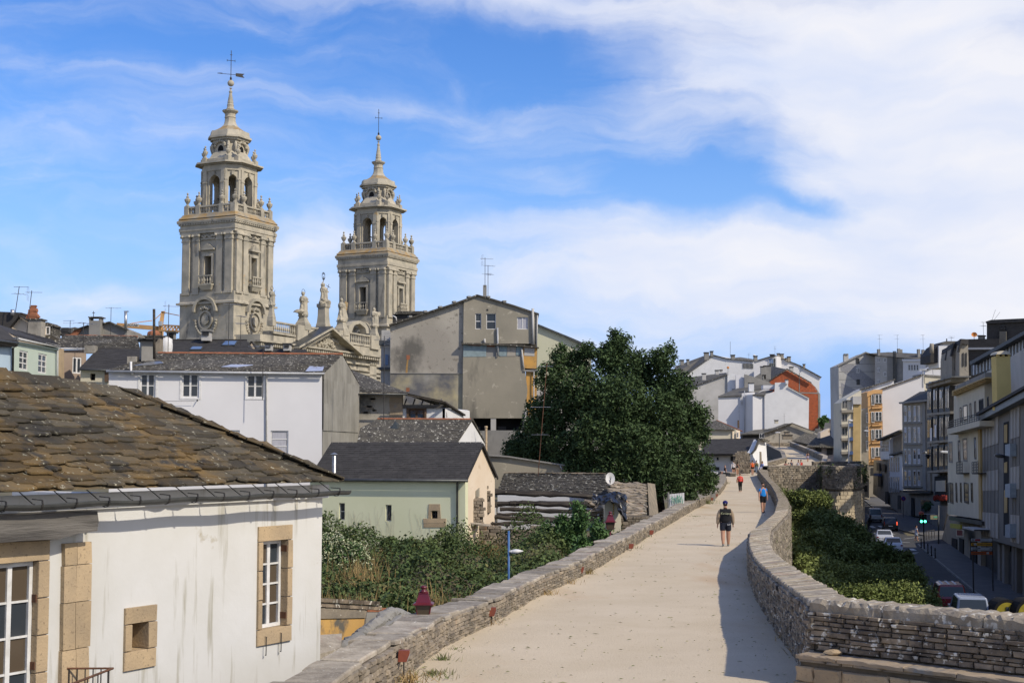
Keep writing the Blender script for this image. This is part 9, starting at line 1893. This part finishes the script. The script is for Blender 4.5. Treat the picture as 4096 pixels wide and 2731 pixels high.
rl3=empty('railing',Zp(3478,2120,ST+.13),'tall dark railing on the pavement beside the bastion foot','railing');a=Zp(3468,2124,ST+.02);b=Zp(3490,2080,ST+.02)
for k in range(12):q=a+(b-a)*k/11;m=MB();m.bar(q,q+Vector((0,0,1.1)),.05);m.build('bar',T['black'],rl3)
m=MB();m.bar(a+Vector((0,0,1.1)),b+Vector((0,0,1.1)),.06);m.bar(a+Vector((0,0,.15)),b+Vector((0,0,.15)),.05);m.build('rail',T['black'],rl3)
ds_=empty('direction_sign',Zp(3928,2330,ST+.1),'direction sign with white, yellow, white and orange plates above the pavement','sign');YS=100
C('sign_white',(.36,.38,.38),.5);C('sign_yellow',(.45,.24,.02),.5);C('sign_orange',(.42,.09,.02),.5);C('sign_red',(.35,.03,.03),.5)
m=MB();
for x in(3890,3968):m.tube([Vector((*U(x,2200,YS+.1).xy,ST)),U(x,2150,YS+.1)],.05,6)
m.build('posts',T['iron'],ds_)
for(y0,y1,mt,tx)in((2153,2164,'sign_white',[('\u2196',3891,.18),('\u25a0\u25a0\u25a0',3910,.14)]),(2170,2182,'sign_yellow',[('\u2196',3891,.18),('\u25a3',3901,.17)]),(2188,2200,'sign_white',[('A CORU\u00d1A',3907,.10),('MADRID',3904,.10),('\u2192',3963,.2)]),(2205,2217,'sign_orange',[('\u25a3',3951,.17),('\u2192',3962,.18)])):
 m=MB();m.prism([U(3885,y0,YS),U(3969,y0,YS),U(3969,y1,YS),U(3885,y1,YS)],(0,.05,0));pl_=m.build('plate',T[mt],ds_)
 if mt=='sign_white' and y0>2180:
  text('A CORU\u00d1A',U(3906,2191,YS-.03),.105,T['black'],pl_);text('MADRID',U(3901,2197.5,YS-.03),.095,T['black'],pl_);text('\u2192',U(3962,2194,YS-.03),.2,T['black'],pl_)
 elif mt=='sign_white':
  text('\u2196',U(3892,2158,YS-.03),.2,T['black'],pl_);m=MB();m.prism([U(3900,2155,YS-.02),U(3921,2155,YS-.02),U(3921,2162,YS-.02),U(3900,2162,YS-.02)],(0,.01,0));m.build('red_field',T['sign_red'],pl_)
 else:
  xs=(3892,3901)if mt=='sign_yellow' else(3962,3951);m=MB();yc=(y0+y1)/2;m.prism([U(xs[1]-5,yc-4,YS-.02),U(xs[1]+5,yc-4,YS-.02),U(xs[1]+5,yc+4,YS-.02),U(xs[1]-5,yc+4,YS-.02)],(0,.01,0));m.build('pictogram_field',T['sign_white'],pl_);text('\u2196' if mt=='sign_yellow' else '\u2192',U(xs[0],yc,YS-.03),.18,T['black'],pl_)
  m=MB();
  for k in range(9):x0=3912+k*6 if mt=='sign_yellow' else 3888+k*6;m.prism([U(x0,yc-1.5,YS-.02),U(x0+4,yc-1.5,YS-.02),U(x0+4,yc+1.5,YS-.02),U(x0,yc+1.5,YS-.02)],(0,.01,0))
  m.build('worn_lettering',T['wood_brown'],pl_)
for(x,y0,y1,kd,lab)in((3613,1993,2068,'no','round blue and red no-parking sign on a grey pole up the street'),(3548,1953,1990,'tri','triangular warning sign up the street')):
 b=Zp(x,y1,ST+.13);e=empty('road_sign',b,lab,'sign');m=MB();m.tube([b,U(x,y0,b.y)],.05,6);m.build('pole',T['gutter'],e);c=U(x,y0,b.y)-Vector((0,.08,0))
 if kd=='no':
  C('sign_blue',(.02,.04,.22));m=MB();m.tube([c,c-Vector((0,.03,0))],.36,18);m.build('rim',T['sign_red'],e);m=MB();m.tube([c-Vector((0,.035,0)),c-Vector((0,.05,0))],.27,18);m.build('face',T['sign_blue'],e);m=MB();m.bar(c-Vector((.2,.06,.2)),c+Vector((.2,-.06,.2)),.07,.02);m.build('bar',T['sign_red'],e)
 else:m=MB();m.prism([c+Vector((-.5,0,-.3)),c+Vector((.5,0,-.3)),c+Vector((0,0,.5))],(0,.03,0));m.build('rim',T['sign_red'],e);m=MB();m.prism([c+Vector((-.32,-.02,-.2)),c+Vector((.32,-.02,-.2)),c+Vector((0,-.02,.32))],(0,.03,0));m.build('face',T['sign_white'],e)
yp=empty('street_sign',Zp(3752,2160,ST+.13),'pale yellow shop blade sign beside the side street corner','sign');YY=150;m=MB();m.prism([U(3722,2060,YY),U(3752,2060,YY),U(3752,2076,YY),U(3722,2076,YY)],(0,.15,0));C('pale_sign',(.28,.26,.15));m.build('panel',T['pale_sign'],yp);tube(yp,'post','gutter',[U(3754,2020,YY),Vector((*U(3754,2160,YY).xy,ST))],.08,6);m=MB();m.prism([U(3735,2064,YY-.03),U(3749,2064,YY-.03),U(3749,2070,YY-.03),U(3735,2070,YY-.03)],(0,.02,0));m.build('green_field',T['green_scribble'],yp)
for(x0,y0,x1,y1,Y,lab)in((3978,1820,4045,1828,98,'flat grey street lamp head in front of the dark panelled building'),(3762,1806,3820,1810,150,'flat grey street lamp head in front of the cream building'),(3688,1808,3722,1812,165,'flat grey street lamp head in front of the black galleries'),(3456,1722,3488,1726,228,'small street lamp head by the orange bay house')):
 a=U(x0,y0,Y);b=U(x1,y1,Y+2);e=empty('street_lamp',b,lab,'street lamp');m=MB();c=a;d=(b-a);m.tube([a,a+d*.15,a+d*.45,a+d*.55],[.05,.14,.15,.06],8);m.build('lamp_head',T['gutter_light'],e);m=MB();m.tube([a+d*.5,b+d*.2],.04,6);m.build('arm',T['gutter'],e)
bl=empty('bracket_lantern',U(3712,1822,168),'small dark bracket lantern on the black gallery building','lantern');m=MB();m.lathe(U(3712,1834,168),[(.1,0),(.25,.3),(.45,.32),(.1,.55)],6);m.build('lantern_head',T['black'],bl)
for(x,y)in((3320,1733),):pass
pl2=empty('path_lamp',U(3117,1790,300),'small white lamp head on a thin pole beside the far walkway','lamp post');m=MB();m.tube([U(3117,1790,300),U(3117,1733,300)],.09,6);m.build('pole',T['gutter'],pl2);m=MB();m.ico(U(3111,1730,300),.5,2,(1.3,.8,.28));m.build('lamp_head',T['paint_white'],pl2)
for i,(x,lab)in enumerate(((4030,'black recycling container with a yellow half-moon side, left of the pair'),(4120,'second yellow and black recycling container cut by the right edge'))):
 YB_=78+i*-1.0;c=U(x,2480,YB_);e=empty('recycling_bin',(c.x,c.y,ST),lab,'container');w=1.5;m=MB();n=14;bot=ST+.1
 top=U(x,2396,YB_).z;r=.75;cz=top-r
 arc=[(r*math.cos(math.pi*k/n),cz+r*math.sin(math.pi*k/n))for k in range(n+1)]
 m.prism([Vector((c.x+a,YB_,z))for a,z in arc]+[Vector((c.x-r*.9,YB_,bot)),Vector((c.x+r*.9,YB_,bot))],(0,1.3,0));m.build('container_body',T['black'],e)
 C('bin_yellow',(.30,.24,.02),.5);m=MB();m.prism([Vector((c.x+a*.84,YB_-.03,cz+(z-cz)*.84-.05))for a,z in arc],(0,.03,0));m.build('yellow_side',T['bin_yellow'],e);m=MB();m.box((c.x,YB_-.06,cz-.1),(.14,.06,.9));m.build('upright',T['gutter'],e)
